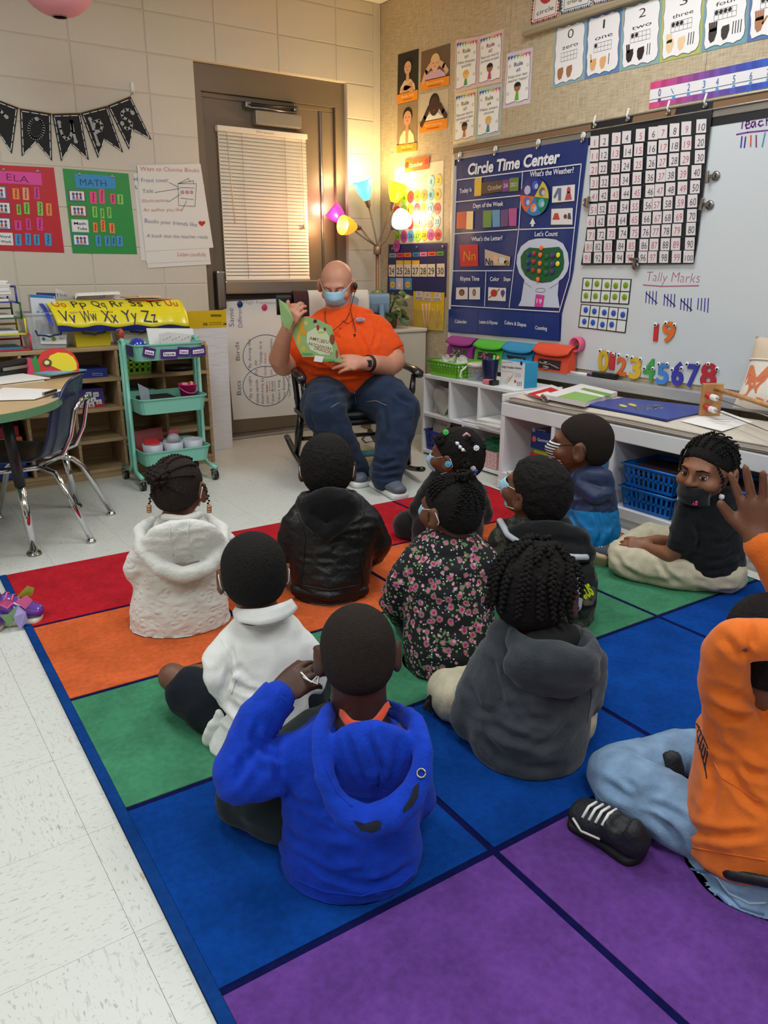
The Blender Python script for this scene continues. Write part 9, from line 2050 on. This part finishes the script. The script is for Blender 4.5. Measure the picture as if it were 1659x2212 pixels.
M_dj =cloth('denim_dark',(30,44,66),.4,260,sheen=.08,var=.28,vscale=16)
jn =garment0('jeans',p,[(752,865,-.02,92,.14),(752,846,-.02,94,.15)],[LL,RL],M_dj,fold=WR(.004,12)+[('c',[[(830,876),(836,930),(824,985)],[(900,880),(890,940),(872,1000)],[(798,1012),(828,1020),(866,1012)],[(800,1026),(830,1034),(862,1028)],[(742,1010),(762,1020),(782,1018)],[(665,880),(680,930),(700,970)],[(735,872),(755,862),(775,862)],[(850,850),(870,862),(890,872)],[(745,960),(752,990),(770,1005)],[(806,990),(830,1002),(856,994)],[(690,860),(720,850),(745,846)]],5,-.01)],vox=.0075,flat=.02)
M_rs =mat('runner_grey',(84,92,104),.6,bump=.3,scale=150); M_rw =mat('runner_sole',(214,212,208),.5)
h,t_ =G(806,1046),G(872,1082); s1 =shoe('shoe',p.t,h,t_,(0,0,1),M_rs,M_rw,.05,.09,sole_t=.03,stripe=mat('lace_black',(24,24,26),.8))
q =MB(); d_ =nrm(t_-h); sd_ =np.cross(d_,(0,0,1)); sd_ =sd_ if sd_@(CAM-h) > 0 else -sd_; q.poly([h+d_*.1+sd_*.047+[0,0,.035],h+d_*.15+sd_*.048+[0,0,.035],h+d_*.13+sd_*.034+[0,0,.1],h+d_*.11+sd_*.034+[0,0,.1]],mat('runner_rust',(150,64,40),.6),.003,sd_); q.build('side_panel',s1)
h,t_ =G(745,1036),G(790,1056); shoe('shoe',p.t,h,t_,(0,0,1),M_rs,M_rw,.05,.09,sole_t=.03,stripe=_M['lace_black'])
M_jns =mat('denim_stitch',(120,120,110),.8)
for pts in ([(762,826),(766,850),(770,872)],[(715,880),(735,868),(765,868)],[(790,868),(812,866),(835,876)]): seamline(jn,pts,.0022,M_jns)
seamline(ps,[(820,672),(812,700),(806,730)],.0016); seamline(ps,[(736,700),(734,730)],.002)
# watch, ring, earpiece, cable
q =MB(); wa =p.B(797,785,-.262); ax =nrm(p.B(785,785,-.29)-p.B(805,786,-.24)); q.lathe(wa-ax*.012,[(.041,0),(.0435,.004),(.0435,.02),(.041,.024)],mat('watch_strap',(22,22,24),.5),24,ax,capb=False,capt=False); wo =q.build('wrist_watch',p.t)
q =MB(); wc_ =wa+nrm(CAM-wa)*.046; q.box(wc_,(.03,.012,.036),M_black,np.array([nrm(np.cross((0,0,1),nrm(CAM-wa))),nrm(CAM-wa),[0,0,1]]).T,.005); q.build('watch_face',wo)
q =MB(); rc =p.B(757,797,-.335); q.tube([rc+p.r*.0*0+p.n*.0+p.up*.013*math.sin(a)-p.n*.012*math.cos(a) for a in np.linspace(0,6.3,14)],.0022,mat('gold',(206,166,84),.2,1.),6); q.build('ring',p.t)
q =MB(); ec =p.L(-.088,.012,-.008); q.ball(ec,(.012,.014,.02),M_black,10,8); ea =q.build('earpiece',p.t)
q =MB(); q.tube([p.L(-.086,.02,-.03),p.B(757,668,-.03),p.B(762,692,-.09),p.B(768,712,-.135),p.B(767,728,-.155),p.B(773,752,-.18),p.B(785,790,-.2)],.0022,M_black,6); q.build('cable',ea)
q =MB(); q.tube([p.B(766,722,-.155),p.B(767,740,-.172)],.006,M_black,8); q.build('cable_remote',ea)
q =MB(); q.tube([p.B(702,672,-.0),p.B(702,690,-.09),p.B(708,708,-.14)],.002,M_black,6); q.tube([p.B(756,672,-.01),p.B(748,690,-.1),p.B(730,706,-.15),p.B(712,720,-.19)],.002,M_black,6); q.build('lanyard',p.t)
man =p
# picture book
bkp =thing('picture_book','green picture book Amy Wu and the Patchwork Dragon held open by the reader','book',p.B(685,780,-.34))
f0_ =lambda x,y: p.B(x,y,-.335+(716-x)*.0007)
nb =nrm(np.cross(f0_(720,705)-f0_(640,690),f0_(650,770)-f0_(640,690))); nb =nb if nb@(CAM-f0_(690,740)) > 0 else -nb
cov =[(628,715),(633,698),(647,686),(664,684),(690,692),(716,705),(724,735),(739,784),(712,779),(680,771),(653,771),(640,745)]
q =MB(); q.poly([f0_(*v) for v in cov],mat('cover_green',(142,178,116),.3,coat=.3),.003,nb); q.build('front_cover',bkp)
q =MB(); q.poly([f0_(*v)-nb*.005 for v in [(634,716),(640,698),(664,688),(690,695),(714,708),(735,780),(655,767)]],M_paperw,.012,nb); q.build('pages',bkp)
q =MB(); q.poly([p.B(602,646,-.36),p.B(620,657,-.34),p.B(634,690,-.335),p.B(626,712,-.33),p.B(614,706,-.34),p.B(607,690,-.35)],mat('cover_green',(142,178,116),.3),.004); q.build('back_cover',bkp)
q =Plate(lambda x,y: f0_(x,y),nb,.0008); m3 =lambda x,y: (580+x/2.975,550+y/2.975)
q.poly([m3(*v) for v in ((248,500),(300,470),(360,480),(400,540),(415,620),(390,645),(330,640),(270,610),(245,560))],(200,214,176),1)
for s_,a,e,h_ in (('AMY WU',(262,545),(385,572),9),('and the',(322,560),(360,572),3.5),('PATCHWORK',(258,582),(408,618),8.5),('DRAGON',(295,608),(402,640),8.5)): q.text(s_,m3(*a),m3(*e),h_*.82,(150,50,84),2,.005)
for (cx,cy,rx,ry,col) in ((210,470,18,48,(206,160,50)),(195,540,14,44,(214,170,60)),(232,500,16,20,(206,150,60)),(410,545,18,34,(140,70,50)),(225,605,16,22,(196,180,60)),(300,430,12,14,(60,40,40)),(302,445,7,8,(222,180,150)),(318,470,9,20,(150,50,60)),(340,500,26,8,(196,186,90)),(250,640,40,8,(90,150,90)),(380,680,50,8,(100,156,100)),(440,640,8,28,(150,80,60)),(362,480,8,12,(110,50,40)),(240,440,14,16,(200,190,100))):
    q.poly([m3(cx+rx*math.cos(a),cy+ry*math.sin(a)) for a in np.linspace(0,math.tau,15)[:-1]],col,1.4)
q.build('cover_print',bkp)
q =MB(); q.poly([f0_(*m3(*v))+nb*.003 for v in ((300,648),(358,655),(345,692),(292,685))],M_paperw,.001,nb); q.build('paper_tab',bkp)
